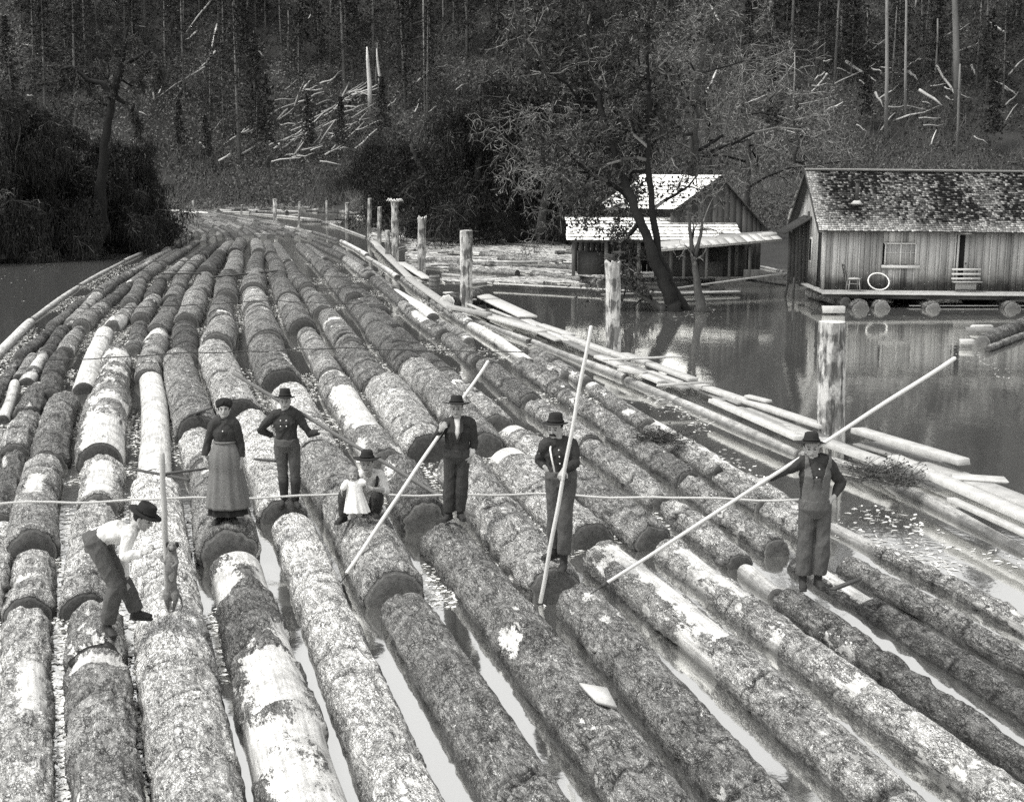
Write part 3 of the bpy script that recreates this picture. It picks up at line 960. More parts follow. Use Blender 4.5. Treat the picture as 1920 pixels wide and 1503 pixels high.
for q_ in range(26):                     # further overlapping boards of the walk
    t_ = q_ / 25
    pa_ = (868 + (1660 - 868) * t_ + rp.uniform(-12, 12), 566 + (868 - 566) * t_ ** 1.05 + rp.uniform(-7, 9))
    ln_ = rp.uniform(60, 130) * (.6 + .7 * t_)
    pb_ = (pa_[0] + ln_, pa_[1] + ln_ * rp.uniform(.34, .46))
    plank(pa_, pb_, rp.uniform(9, 15) * (.7 + .6 * t_), .15 + rp.uniform(0, .1), .15 + rp.uniform(0, .12), f"weathered board of the plank walk, {ORD[q_ + 1] if q_ < 20 else 'one of the last'} from the keg end" if q_ < 20 else "weathered board of the plank walk near the thick piling", thick=.05, tone=rp.uniform(-.1, .75))
# boom logs that carry the walk
BL = [((2010, 1068, 34), (1665, 893, 30), 'w', "white boom log under the long broad plank"), ((1655, 885, 26), (1500, 842, 24), 'w', "white boom log ending in a tangle of brush behind the overalled man"),
      ((1497, 843, 24), (1178, 706, 22), 'w', "long white boom log beside the open channel"), ((1172, 703, 20), (998, 635, 16), 'w', "white boom log inside the ragged piling"),
      ((994, 636, 15), (867, 586, 13), 'w', "white boom log below the clean-cut piling"), ((850, 582, 11), (772, 530, 9), 'g', "dark boom log below the keg"),
      ((768, 527, 9), (690, 446, 7), 'g', "slim boom log at the inside of the channel bend"), ((686, 443, 7), (600, 412, 5), 'w', "pale boom log where the channel narrows"),
      ((597, 411, 6), (470, 399, 5), 'w', "pale far boom log across the channel"), ((468, 398, 5), (330, 393, 4), 'w', "farthest pale boom log under the far brush")]
for (a, b, kd, lab) in BL:
    A0, A1 = P_of(a, .1), P_of(b, .1)
    r0, r1 = a[2] / scale_at(A0) / 2, b[2] / scale_at(A1) / 2
    A0.z = A1.z = 0
    seed += 1
    make_log(A0, A1, r0, r1, kd, seed, 1, lab, bare=[(0, 99, -3, 3)] if kd == 'w' else [], name="boom_log", group="boom logs outside the channel", zf=.1)

# keg, round log end
K = G(815, 546, .15)
k = empty("keg", K, "small wooden keg standing on the boom beside the split-topped piling", "keg")
s_ = 1 / scale_at(K)
mb = MB()
H = 30 * s_; R = 9.5 * s_
n = 18
for q in range(n):   # staves
    a0, a1 = 2 * math.pi * q / n, 2 * math.pi * (q + .93) / n
    V = []
    for t_ in np.linspace(0, 1, 6):
        rr_ = R * (1 + .16 * math.sin(math.pi * t_))
        for a in (a0, a1): V += [(math.cos(a) * rr_, math.sin(a) * rr_, H * t_), (math.cos(a) * rr_ * .88, math.sin(a) * rr_ * .88, H * t_)]
    F = []
    for u_ in range(5):
        b0 = u_ * 4
        F += [[b0, b0 + 2, b0 + 6, b0 + 4], [b0 + 1, b0 + 5, b0 + 7, b0 + 3], [b0, b0 + 4, b0 + 5, b0 + 1], [b0 + 2, b0 + 3, b0 + 7, b0 + 6]]
    F += [[0, 1, 3, 2], [20, 22, 23, 21]]
    mb._add(V, F, tone=random.uniform(.1, .5))
mb.build("stave_body", simple("keg staves", .2, .8, 5, .3), k)
for t_ in (.12, .35, .65, .88):
    mb = MB()
    rr_ = R * (1 + .16 * math.sin(math.pi * t_)) + .006
    P_ = [(math.cos(a) * rr_, math.sin(a) * rr_, H * t_) for a in np.linspace(0, 2 * math.pi, 25)]
    mb.tube(P_, .012, 4, tone=.4); mb.build("hoop", DARKWOOD, k)
mb = MB(); mb.tube([(0, 0, H - .06), (0, 0, H - .03)], R * .88, 18, tone=.5); mb.build("lid", DARKWOOD, k)
A0, A1 = G(838, 580, 0), G(880, 572, 0)
seed += 1
make_log((A0.x, A0.y, 0), (A1.x + .3, A1.y + 1.2, 0), .33, .3, 'd', seed, 2, "short thick log block with round sawn end beside the clean-cut piling", zf=.55, end_tone=.3, group="loose logs beyond the boom")

# ------------------------------------------------------------------ drift logs between the pool and the dark trees
DR = [((830, 512, 9), (1020, 528, 10), 'w', "long pale drift log at the head of the pool"), ((1000, 512, 17), (1128, 530, 18), 'l', "thick drift log with dark broken end near the ragged piling"),
      ((1050, 497, 14), (1122, 513, 17), 'g', "log with round dark end lying behind the thick drift log"), ((800, 490, 8), (1090, 503, 12), 'l', "long mottled drift log behind the clean-cut piling"),
      ((880, 530, 10), (922, 526, 9), 'w', "short pale drift log against the clean-cut piling"), ((800, 470, 6), (900, 468, 6), 'w', "pale drift log behind the split-topped piling"),
      ((740, 466, 6), (840, 440, 5), 'w', "curved pale drift log near the splayed piling"), ((905, 478, 6), (1060, 488, 7), 'l', "mottled drift log in the middle of the drift"),
      ((1130, 523, 8), (1290, 530, 8), 'g', "grey drift log below the bright shed roof"), ((1180, 528, 9), (1330, 534, 6), 'd', "dark drift log lying at the foot of the leaning trees"),
      ((1425, 497, 6), (1468, 506, 8), 'w', "pale drift log seen between the shed and the float house"), ((1400, 520, 5), (1475, 531, 5), 'g', "thin drift log behind the gangplank")]
for (a, b, kd, lab) in DR:
    A0, A1 = P_of(a, .1), P_of(b, .1)
    r0, r1 = a[2] / scale_at(A0) / 2, b[2] / scale_at(A1) / 2
    A0.z = A1.z = 0
    seed += 1
    make_log(A0, A1, r0, r1, kd, seed, 1, lab, name="drift_log", group="drift logs", zf=.2)
for q in range(46):
    px = random.uniform(735, 1240); py = random.uniform(432 + max(0, (px - 900) * .1), 512)
    if py > 470 and px < 790: continue
    ln = random.uniform(30, 120) * (py - 300) / 180
    sl = random.uniform(-.1, .16)
    A0, A1 = G(px, py, 0), G(px + ln, py + sl * ln * .6, 0)
    seed += 1
    kd = random.choice('lllwgdg')
    make_log(A0, A1, random.uniform(.1, .24), random.uniform(.08, .2), kd, seed, 0, "slender drift log floating in the jam beyond the pilings", name="drift_log", group="drift logs jammed before the dark trees", zf=.3)
for q in range(34):
    px = random.uniform(280, 720); py = random.uniform(386, 402)
    if px > 560: py = random.uniform(392, 425) + (px - 560) * .08
    if px > 560 and py > 428: continue
    ln = random.uniform(15, 60)
    A0, A1 = G(px, py, 0), G(px + ln, py + random.uniform(-2, 2), 0)
    seed += 1
    make_log(A0, A1, random.uniform(.12, .3), random.uniform(.1, .25), random.choice('wllg'), seed, 0, "small pale drift log stranded under the far brush", name="drift_log", group="drift logs at the far bend", zf=.3)

# floating log and blocks at the right of the pool
for (a, b, kd, lab, zf) in [((1843, 640, 30), (2030, 560, 30), 'd', "thick floating log with a pointed dark end at the edge of the pool", .35), ((1852, 652, 14), (2030, 585, 14), 'l', "thin pale log lashed alongside the thick floating log", .6)]:
    A0, A1 = P_of(a, .1), P_of(b, .1)
    r0 = a[2] / scale_at(A0) / 2
    A0.z = A1.z = 0; seed += 1
    make_log(A0, A1, r0, r0 * .95, kd, seed, 1, lab, name="floating_log", group="floating logs at the pool edge", zf=zf)
for (a, b, wp, lab, th_) in [((1800, 640), (1824, 640), 10, "small square block floating by the thick log", .12), ((1822, 611), (1858, 611), 9, "stack top board lying by the thick log", .06),
                              ((1812, 617), (1872, 619), 14, "dark slab under the small board by the thick log", .1), ((1543, 580), (1582, 580), 12, "pale squared block floating behind the thick piling", .22)]:
    plank(a, b, wp, .16, .16, lab, "floating_block", th_, tone=.8 if 'dark' not in lab else .0, group="floating blocks")

# ------------------------------------------------------------------ cables across the raft
ROPE = simple("wire rope", .5, .7, 30, .3, .003)
DROPE = simple("dark wire rope", .06, .7, 30, .3, .003)


def cable(px_pts, z, r, mat, lab, sag=.05):
    P_ = []
    for i in range(len(px_pts) - 1):
        a, b = G(*px_pts[i], z), G(*px_pts[i + 1], z)
        m_ = max(2, int((b - a).length / .25))
        for q in range(m_):
            t_ = q / m_
            p = a.lerp(b, t_); P_.append((p.x, p.y + .012 * math.sin(q * .7), z - sag * math.sin(t_ * math.pi) + .012 * math.sin(q * 1.3)))
    e = G(*px_pts[-1], z); P_.append(tuple(e))
    mb = MB(); o3 = np.array(P_[0])
    mb.tube(np.array(P_), r, 6, tone=.5)
    return tag(mb.build("cable", mat, None, origin=o3, smooth=True), lab, "cable", "wire cables stretched across the raft")


cable([(-30, 945), (20, 942), (320, 934), (640, 926), (1000, 925), (1300, 933), (1500, 936)], .62, .016, ROPE, "light wire cable crossing the raft behind the woman and the men's legs", .02)
cable([(80, 676), (330, 662), (640, 652), (990, 660)], .58, .013, DROPE, "dark wire cable crossing the raft above the young man's head", .02)
cable([(120, 578), (280, 575), (500, 563), (720, 571)], .56, .014, DROPE, "dark wire cable crossing halfway up the raft", .02)
cable([(240, 508), (450, 505), (640, 520)], .56, .014, DROPE, "dark wire cable crossing near the dark boards", .02)
# dark boards laid across the logs
for (a, b, wp, z, lab) in [((303, 513), (377, 513), 6, .5, "short dark board lying across the raft, bank side"), ((396, 520), (518, 508), 7, .52, "long dark board lying across the middle of the raft"),
                           ((330, 489), (390, 489), 4, .5, "dark board farther up the raft above the short one"), ((442, 441), (506, 440), 4, .5, "farthest dark board near the bend of the raft"),
                           ((600, 541), (712, 539), 3, .55, "thin crooked pole lying across the raft logs"), ((352, 779), (395, 765), 5, .56, "dark stick lying on the smooth log behind the woman"),
                           ((253, 880), (356, 899), 5, .55, "dark pole lying behind the small dog's pole"), ((300, 889), (388, 878), 4, .58, "thin pole crossing the dark one toward the woman"),
                           ((476, 860), (515, 864), 3, .5, "short stick lying between the woman and the young man"), ((1560, 1105), (1612, 1085), 3, .52, "bent stick lying beside the overalled man's boots"),
                           ((600, 517), (690, 521), 3, .54, "thin pole near the middle of the far raft")]:
    plank(a, b, wp, z, z, lab, "stick" if wp < 5 else "board", thick=.028 if wp < 6 else .06, jag=.015, mat=DARKWOOD, tone=.5, group="sticks and boards lying on the raft")
# pale board lying by the great log
A0 = [G(1086, 1279, .47), G(1138, 1288, .47), G(1157, 1324, .40), G(1118, 1312, .44)]
V = [tuple(p) for p in A0] + [(p.x, p.y, p.z - .03) for p in A0]
o3 = np.array(V[0])
me = mesh_np("board", np.array(V) - o3, np.array([[3, 2, 1, 0], [4, 5, 6, 7], [0, 1, 5, 4], [1, 2, 6, 5], [2, 3, 7, 6], [3, 0, 4, 7]]), PLANK, tone=np.full(8, .95))
tag(obj("board", me, None, o3), "small pale diamond-shaped board lying on the great furrowed log", "board")

# ------------------------------------------------------------------ bark chips and foam floating in the gaps
CHIP = simple("floating bark chips", .62, .8, 8, .3, .005)
raft = [(-100, 760), (57, 597), (150, 533), (300, 460), (335, 440), (560, 435), (640, 446), (752, 512), (884, 600), (1000, 660), (1290, 815), (1560, 960), (2000, 1180), (2000, 1600), (-200, 1600), (-200, 900)]
RP = np.array([tuple(G(*q))[:2] for q in raft])


def inside(P_, poly):
    c = np.zeros(len(P_), bool); j = len(poly) - 1
    for i in range(len(poly)):
        xi, yi = poly[i]; xj, yj = poly[j]
        cond = ((yi > P_[:, 1]) != (yj > P_[:, 1])) & (P_[:, 0] < (xj - xi) * (P_[:, 1] - yi) / (yj - yi + 1e-12) + xi)
        c ^= cond; j = i
    return c


m_ = 230000
Yc = 8 + (RNG.random(m_) ** 1.6) * 60
Xc = RNG.uniform(-.42, .40, m_) * Yc
C = np.stack([Xc, Yc, np.full(m_, .008)], 1)
keep = inside(C[:, :2], RP)
dn = fbm(np.stack([Xc * .55, Yc * .38, Xc * 0], 1), 3, 51)
px_ = 960 + Xc / Yc * 2600
thr = .56 + .22 * sstep(1000, 1300, px_) - .12 * (1 - sstep(200, 700, px_))
keep &= dn > thr + .06 - .1 * RNG.random(m_) + .2 * (1 - sstep(11.5, 14.5, Yc))
C = C[keep]; C[:, 2] += RNG.uniform(0, .012, len(C))
mb = MB()
mb.cards(C, RNG.uniform(.008, .035, len(C)), tone=RNG.uniform(.2, 1.2, len(C)), flat=.9, tri=False, stretch=1.8)
tag(mb.build("bark_litter", CHIP), "pale bark chips and froth floating in the gaps between the logs", "bark litter", kind="stuff")
# froth flecks on the open channel
FO = [((1210, 735), (1330, 800), 260), ((1340, 850), (1420, 900), 60), ((1560, 985), (1800, 1075), 260), ((1700, 1010), (1920, 1060), 120), ((1600, 955), (1760, 1000), 110),
      ((880, 600), (1010, 650), 260), ((1560, 560), (1830, 595), 70), ((1770, 640), (1900, 700), 120), ((1230, 575), (1350, 590), 120), ((40, 460), (90, 500), 120), ((0, 500), (60, 560), 30)]
mb = MB()
for (a, b, cnt) in FO:
    P_ = []
    for _ in range(cnt):
        t_ = random.random(); q = random.gauss(0, .16)
        p = G(a[0] + (b[0] - a[0]) * t_ + q * 60, a[1] + (b[1] - a[1]) * t_ - q * 60 * .5 + random.gauss(0, 6), .006)
        P_.append(tuple(p))
    P_ = np.array(P_)
    mb.cards(P_, RNG.uniform(.006, .034, cnt), tone=RNG.uniform(-.2, .9, cnt), flat=.97, tri=False, stretch=2.6)
tag(mb.build("froth", CHIP), "pale froth and bark flecks drifting on the open water", "froth", kind="stuff")

# ------------------------------------------------------------------ float house
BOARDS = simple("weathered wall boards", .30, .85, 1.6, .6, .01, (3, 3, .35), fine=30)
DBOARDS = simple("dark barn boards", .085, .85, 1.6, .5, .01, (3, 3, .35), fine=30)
_t = BOARDS.node_tree
_b = next(n for n in _t.nodes if n.type == 'BSDF_PRINCIPLED')
_l = _b.inputs['Base Color'].links[0].from_socket
_tc = _t.nodes.new('ShaderNodeTexCoord'); _sx = _t.nodes.new('ShaderNodeSeparateXYZ'); _t.links.new(_tc.outputs['Object'], _sx.inputs[0])
_nz = _t.nodes.new('ShaderNodeTexNoise'); _nz.inputs['Scale'].default_value = 3; _t.links.new(_tc.outputs['Object'], _nz.inputs['Vector'])
_ad = _t.nodes.new('ShaderNodeMath'); _ad.operation = 'MULTIPLY_ADD'; _ad.inputs[1].default_value = -.5; _t.links.new(_nz.outputs[0], _ad.inputs[0]); _t.links.new(_sx.outputs[2], _ad.inputs[2])
_mr = _t.nodes.new('ShaderNodeMapRange'); _t.links.new(_ad.outputs[0], _mr.inputs[0]); _mr.inputs[1].default_value = -.05; _mr.inputs[2].default_value = .32; _mr.inputs[3].default_value = .28; _mr.inputs[4].default_value = 1.
_vm = _t.nodes.new('ShaderNodeVectorMath'); _vm.operation = 'SCALE'; _t.links.new(_l, _vm.inputs[0]); _t.links.new(_mr.outputs[0], _vm.inputs['Scale']); _t.links.new(_vm.outputs[0], _b.inputs['Base Color'])  # damp stain along the foot of the wall
SHINGLE = simple("weathered shingles", .21, .85, 7, .35, .01)
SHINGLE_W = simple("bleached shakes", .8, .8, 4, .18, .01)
DARK_IN = simple("dark interior", .012, .9, 3, .2, .002, tone=False)  # near-black colour stands in for the unlit rooms behind openings and panes
WINBOARD = simple("whitewashed window boards", .42, .8, 5, .2, .005)
TRIM = simple("grey trim", .34, .8, 5, .3, .005)
METAL = simple("rusty stove pipe", .05, .6, 9, .3, .004)

YF = 48.6          # front wall plane
DZ = .54           # deck height
XL = atY(1543, 520, YF).x
XR = XL + 10.4
DEP = 5.0
EZ = 2.70
RZ = 4.60


def tag_house(o):
    return o


hb = empty("float_house", (XL, YF, DZ), "long board-walled float house with mossy shingle roof standing on big logs", "house")
hb.rotation_euler = (0, math.radians(.55), math.radians(-.6))
H_ = EZ - DZ + .05
# openings (x from, x to, z from, z to) on the front wall
OPEN = [(2.12, 3.18, .88, 1.62), (4.66, 5.18, .02, 1.95)]
mb = MB()
x = 0.0
while x < 10.4:
    wb = random.uniform(.17, .30)
    x1 = min(x + wb, 10.4)
    cuts = [(0, H_)]
    for (a, b, c, d) in OPEN:
        if x + wb / 2 > a and x + wb / 2 < b:
            cuts = [(0, c), (d, H_)] if c > .1 else [(d, H_)]
    tn = random.choice([.2, .35, .5, .6, .75, .95]) + random.uniform(-.08, .08)
    dy = random.uniform(-.008, .008)
    for (a, b) in cuts:
        mb.box(((x + x1) / 2, dy, (a + b) / 2), (x1 - x - .012, .03, b - a), tone=tn)
        # battens
        if random.random() < .75: mb.box((x1, -.026 + dy, (a + b) / 2), (.05, .02, b - a - .01), tone=tn + random.uniform(-.15, .2))
    x = x1
mb.build("front_wall", BOARDS, hb)
mb = MB()
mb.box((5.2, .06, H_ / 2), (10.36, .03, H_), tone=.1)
mb.build("dark_backing", DARK_IN, hb)  # black sheet behind the boards, indoor shade put into its colour
# gable wall: vertical boards following the roof line
mb = MB()
y = 0.0
while y < DEP:
    wb = random.uniform(.14, .24); y1 = min(y + wb, DEP)
    yc = (y + y1) / 2
    zt = H_ + (RZ - EZ) * (1 - abs(yc - DEP / 2) / (DEP / 2)) - .08
    z0 = 0
    if .35 < yc < .95: z0 = 1.95
    tn = random.choice([.5, .65, .8, 1.0]); dx = random.uniform(-.006, .006)
    mb.box((dx - .02, yc, (z0 + zt) / 2), (.03, y1 - y - .012, zt - z0), tone=tn)
    y = y1
mb.build("gable_wall", BOARDS, hb)
mb = MB(); mb.box((.03, DEP / 2, H_ / 2), (.03, DEP - .1, H_), tone=.1); mb.build("dark_backing", DARK_IN, hb)  # same painted darkness behind the gable boards
for xx in (0, 10.4):
    mb = MB(); mb.box((xx, -.03, H_ / 2), (.10, .05, H_), tone=.8)
    mb.build("corner_board", TRIM, hb)
mb = MB(); mb.box((5.2, DEP, H_ / 2), (10.4, .04, H_), tone=.3)
mb.box((10.4, DEP / 2, H_ / 2), (.04, DEP, H_), tone=.3)
mb.build("back_wall", BOARDS, hb)
# roof: shingle courses
def shingle_roof(parent, x0, x1, y0, z0, y1, z1, course, wmin, wmax, mat, tonef, name="roof", lift=.022, ragged=.02, skew=None):
    mb = MB()
    p0, p1 = np.array([0, y0, z0]), np.array([0, y1, z1])
    L = np.linalg.norm(p1 - p0); t = (p1 - p0) / L
    nrm = np.array([0, -t[2], t[1]]) * (1 if t[1] > 0 else -1)
    nc = int(L / course)
    for c in range(nc):
        s0 = c * course
        sk = 0 if skew is None else skew * s0 / L
        x = x0 + random.uniform(-wmax, 0) * .3 + sk
        while x < x1 + (0 if skew is None else -sk):
            w_ = random.uniform(wmin, wmax)
            xe = min(x + w_, x1 + .04)
            rg = random.uniform(-ragged, ragged)
            cpt = p0 + t * (s0 + course * .62 + rg) + nrm * (.012 + lift * .5) + np.array([(x + xe) / 2, 0, 0])
            Mx = np.array([[1, 0, 0], t + nrm * (-lift / course), nrm])
            Mx[1] /= np.linalg.norm(Mx[1]); Mx[2] = np.cross(Mx[0], Mx[1])
            mb.box(cpt, (xe - x - .008, course * 1.3, .014), Mx, tone=tonef((x - x0) / (x1 - x0), s0 / L))
            x = xe
    base = MB()
    c0 = (p0 + p1) / 2 + np.array([(x0 + x1) / 2, 0, 0]) - nrm * .01
    base.box(c0, (x1 - x0, L, .03), np.array([[1, 0, 0], t, np.cross([1, 0, 0], t)]), tone=.1)
    base.build("roof_deck", DARKWOOD, parent)
    return mb.build(name, mat, parent)


def moss_tone(u, v):
    n_ = fbm(np.array([[u * 9, v * 2.6, 3.]]), 3, 5)[0]
    n2 = fbm(np.array([[u * 110, v * 28, 1.]]), 2, 8)[0]
    base = -.50 + (n_ - .5) * .8 + .9 * sstep(.22, .0, v) + 1.1 * sstep(.045, 0, u) + .35 * sstep(.5, 1, u)
    return float(base + .9 * (n2 - .45) + 1.4 * random.random() ** (4.0 - 1.5 * float(sstep(.35, .65, n_)) - .8 * (v < .25)))


hz0, hz1 = EZ - DZ, RZ - DZ
shingle_roof(hb, -.28, 10.7, -.35, hz0 - .12, DEP / 2, hz1, .105, .06, .13, SHINGLE, moss_tone)
shingle_roof(hb, -.28, 10.7, DEP + .35, hz0 - .12, DEP / 2, hz1, .24, .2, .4, SHINGLE, moss_tone)
mb = MB()
mb.beam((-.3, DEP / 2 - .06, hz1 + .05), (10.75, DEP / 2 - .06, hz1 + .05), .14, .03, .3, roll=.6); mb.beam((-.3, DEP / 2 + .06, hz1 + .05), (10.75, DEP / 2 + .06, hz1 + .05), .14, .03, .2, roll=-.6)
mb.build("ridge_board", TRIM, hb)
mb = MB()
mb.beam((-.30, -.36, hz0 - .16), (-.30, DEP / 2, hz1 - .03), .03, .12, .3); mb.beam((-.30, DEP + .36, hz0 - .16), (-.30, DEP / 2, hz1 - .03), .03, .12, .1)
mb.build("barge_board", DARKWOOD, hb)
# window
wf = MB()
ox0, ox1, oz0, oz1 = OPEN[0]
for (c_, s_) in [(((ox0 + ox1) / 2, -.03, oz1 + .0), (ox1 - ox0 + .1, .04, .05)), ((ox0, -.03, (oz0 + oz1) / 2), (.05, .04, oz1 - oz0)), ((ox1, -.03, (oz0 + oz1) / 2), (.05, .04, oz1 - oz0)),
                 (((ox0 + ox1) / 2, -.03, (oz0 + oz1) / 2), (.05, .04, oz1 - oz0)), (((ox0 + ox1) / 2, -.025, oz0 + .42), (ox1 - ox0, .02, .02))]:
    wf.box(c_, s_, tone=.8)
for k_ in range(1, 6):
    xx = ox0 + (ox1 - ox0) * k_ / 6
    if k_ != 3: wf.box((xx, -.022, (oz0 + oz1) / 2), (.018, .02, oz1 - oz0 - .04), tone=.7)
win = wf.build("window", WINBOARD, hb)
mb = MB(); mb.box(((ox0 + ox1) / 2, -.002, (oz0 + oz1) / 2), (ox1 - ox0, .01, oz1 - oz0), tone=.25); mb.build("pane", WINBOARD, win)
mb = MB(); mb.box(((ox0 + ox1) / 2 + .02, -.06, oz0 - .07), (ox1 - ox0 + .28, .07, .10), tone=.9); mb.build("sill", WINBOARD, win)
# front door ajar, dark opening beside it
mb = MB()
for q in range(3): mb.box((4.98 + .18 * q, .035 - .0 * q, .98), (.17, .03, 1.9), tone=.55 + .1 * q)
dr = mb.build("door", BOARDS, hb)
mb = MB(); mb.ball((4.95, .0, .95), .03, 8); mb.build("door_knob", METAL, dr)
mb = MB(); mb.box((4.64, -.04, 1.0), (.07, .04, 2.0), tone=.8); mb.build("door_post", TRIM, hb)
mb = MB(); mb.box((.01, .65, .98), (.02, .6, 1.92)); mb.build("side_doorway_shade", DARK_IN, hb)  # shade of the open side doorway put in as a near-black panel
gw = MB(); gw.box((-.045, 2.1, 1.25), (.03, .42, .9), tone=.9)
gwin = gw.build("side_window", WINBOARD, hb)
gw = MB(); gw.box((-.065, 2.1, 1.25), (.012, .30, .76)); gw.build("pane", DARK_IN, gwin)
# stove pipe with flashing
mb = MB(); mb.tube([(1.25, .9, 2.95), (1.25, .9, 3.75)], .07, 12); mb.tube([(1.25, .9, 3.72), (1.25, .9, 3.80)], .10, 12)
sp_ = mb.build("stove_pipe", METAL, hb)
mb = MB(); mb.tube([(1.25, .88, 2.93), (1.25, .88, 3.06)], [.24, .10], 14, tone=.9); mb.build("flashing", TRIM, sp_)
mb = MB(); mb.tube([(7.35, DEP / 2 + .2, hz1 - .2), (7.35, DEP / 2 + .2, hz1 + .35)], .09, 10); mb.box((7.35, DEP / 2 + .2, hz1 + .38), (.26, .26, .05)); mb.build("stove_pipe", METAL, hb)
# deck
mb = MB()
y = -1.25
while y < DEP + .3:
    mb.box((5.4, y + .1, -.04 + random.uniform(-.006, .006)), (11.3, .19, .05), tone=random.uniform(.3, .9)); y += .2
mb.build("deck", simple("deck boards", .34, .85, 3, .3), hb)
mb = MB()
for yy in (-1.0, 1.0, 3.5): mb.box((5.4, yy, -.14), (11.1, .16, .14), tone=.2)
mb.build("deck_joists", DARKWOOD, hb)
for i_, (px, r_) in enumerate([(1584, .33), (1624, .30), (1714, .30), (1857, .31)]):
    p = G(px, 562, .1); seed += 1
    make_log((p.x, YF - 1.45 + random.uniform(-.2, .1), 0), (p.x + .1, YF + DEP, 0), r_, r_ * .9, 'g', seed, 2,
             ["float log under the deck corner, partly peeled", "float log second from the deck corner", "float log under the house window", "float log below the bench"][i_], name="float_log", group="float logs under the house", zf=-.1, end_tone=.09)
p = G(1858 + 160, 562, .1)
pa, pb = G(1520, 541, .35), G(1585, 572, .1); seed += 1
make_log((pb.x, pb.y, 0), (pa.x, pa.y, 0), .22, .24, 'd', seed, 1, "dark slanting log under the gangway step of the house", name="float_log", group="float logs under the house", zf=.9)
plank((1480, 520), (1534, 523), 13, .62, .62, "pale step board at the foot of the house door", tone=.9)
plank((1735, 555), (1840, 555), 4, .25, .25, "thin rail floating between the float logs under the deck", tone=.7)
plank((1705, 573), (1925, 573), 3, .06, .06, "thin pale strip floating in front of the deck", tone=.9, thick=.03)
for (xa, ya, xb, yb) in [(1472, 556, 1483, 500), (1487, 560, 1489, 520), (1468, 520, 1498, 495)]:
    A0 = G(xa, ya, 0); B0 = atY(xb, yb, A0.y)
    mb = MB(); mb.tube([A0, B0], [.05, .035], 6, tone=.5)
    tag(mb.build("stake", DARKWOOD, None, origin=A0), "dark slim stake in the water at the house step", "stake", "stakes at the house step")

# things on the deck
def on_deck(px, py, dy=-.5):
    return atY(px, py, YF + dy)


WHT = simple("pale painted wood", .7, .7, 6, .15)
c0 = on_deck(1599, 534)
ch = empty("wooden_chair", (c0.x, YF - .55, DZ), "dark wooden chair standing against the house wall", "chair")
mb = MB(); mb.box((0, 0, .42), (.40, .38, .035), tone=.9); mb.build("seat", TRIM, ch)
for sx_ in (-1, 1):
    for sy_ in (-1, 1):
        mb = MB(); mb.tube([(sx_ * .2, sy_ * .19, 0), (sx_ * .16, sy_ * .15, .41)], .017, 6); mb.build("leg", TRIM, ch)
    mb = MB(); mb.tube([(-.26 + .0 * sx_, sx_ * .16, .43), (-.38, sx_ * .16, .92)], .017, 6); mb.build("back_post", DARKWOOD, ch)
for z_ in (.62, .75, .88):
    mb = MB(); mb.box((-.28 - .10 * (z_ - .43) / .45, 0, z_), (.02, .34, .06)); mb.build("back_slat", DARKWOOD, ch)
mb = MB()
for sx_ in (-1, 1): mb.tube([(sx_ * .18, -.17, .2), (sx_ * .18, .17, .2)], .01, 5)
mb.tube([(-.18, -.17, .25), (.18, -.17, .25)], .01, 5); mb.build("stretcher", TRIM, ch)
# hoop
c0 = on_deck(1645, 522, -.3)
mb = MB()
mb.tube([(math.cos(a) * .37, .22 - .12 * (1 - math.sin(a)), .30 + math.sin(a) * .28) for a in np.linspace(0, 2 * math.pi, 41)], .022, 8, tone=.8)
hp = mb.build("hoop", WHT, None); hp.location = (c0.x, YF - .45, DZ); hp.rotation_euler = (0, .12, 0)
tag(hp, "pale round hoop leaning against the house wall beside the chair", "hoop")
mb = MB(); mb.tube([(-.25, 0, .02), (0, .05, .16), (.12, 0, .2), (.2, -.05, .12), (.28, 0, .02)], .012, 6, tone=.8); o = mb.build("coiled_hose", METAL, None); o.location = (c0.x, YF - .25, DZ)
tag(o, "thin bent hose lying behind the pale hoop", "hose")
# bench of slats in front of the door
c0 = on_deck(1811, 540)
bn = empty("slat_bench", (c0.x, YF - .45, DZ), "slatted bench standing before the house door", "bench")
for z_ in (.72, .56, .40):
    mb = MB(); mb.box((0, .0, z_), (1.0, .03, .07), tone=.9); mb.build("back_slat", TRIM, bn)
for sx_ in (-.38, .38):
    mb = MB(); mb.box((sx_, .03, .4), (.05, .05, .8), tone=.4); mb.build("leg", DARKWOOD, bn)
mb = MB(); mb.box((0, -.02, .14), (.72, .04, .24), tone=.8); mb.build("front_panel", TRIM, bn)
mb = MB(); mb.box((0, -.14, .30), (1.0, .26, .03), tone=.5); mb.build("seat", TRIM, bn)

# dark lean-to behind the gable
lx = atY(1470, 480, 52.).x
lt = empty("lean_to", (lx, 51.5, .5), "dark lean-to of boards against the gable side of the float house", "shed")
mb = MB()
for q in range(9):
    mb.box((.05 + q * .135, -.3, .95 + q * .075), (.125, .04, 1.9 + q * .15), tone=random.uniform(.1, .5))
mb.build("wall", DARKWOOD, lt)
mb = MB(); mb.beam((-.25, 0, 1.85), (1.25, 0, 2.75), 1.6, .05, .2); mb.build("roof", DARKWOOD, lt)

# ------------------------------------------------------------------ shed and barn behind the pool
YS = 58.0
bx0 = atY(1208, 330, YS + 3).x
A_ = atY(1335, 327, YS + 2.6)          # ridge end at the gable
gx = atY(1390, 460, YS).x
barn = empty("barn", (atY(1208, 450, YS).x, YS, .5), "barn with bleached plank roof and dark board gable behind the leaning trees", "barn")
Bx = atY(1208, 450, YS).x
rz = A_.z - .5
ez = atY(1262, 393, YS).z - .5
Lx = atY(1262, 393, YS).x - Bx
Rx = A_.x - Bx
GX2 = atY(1425, 415, YS).x - Bx
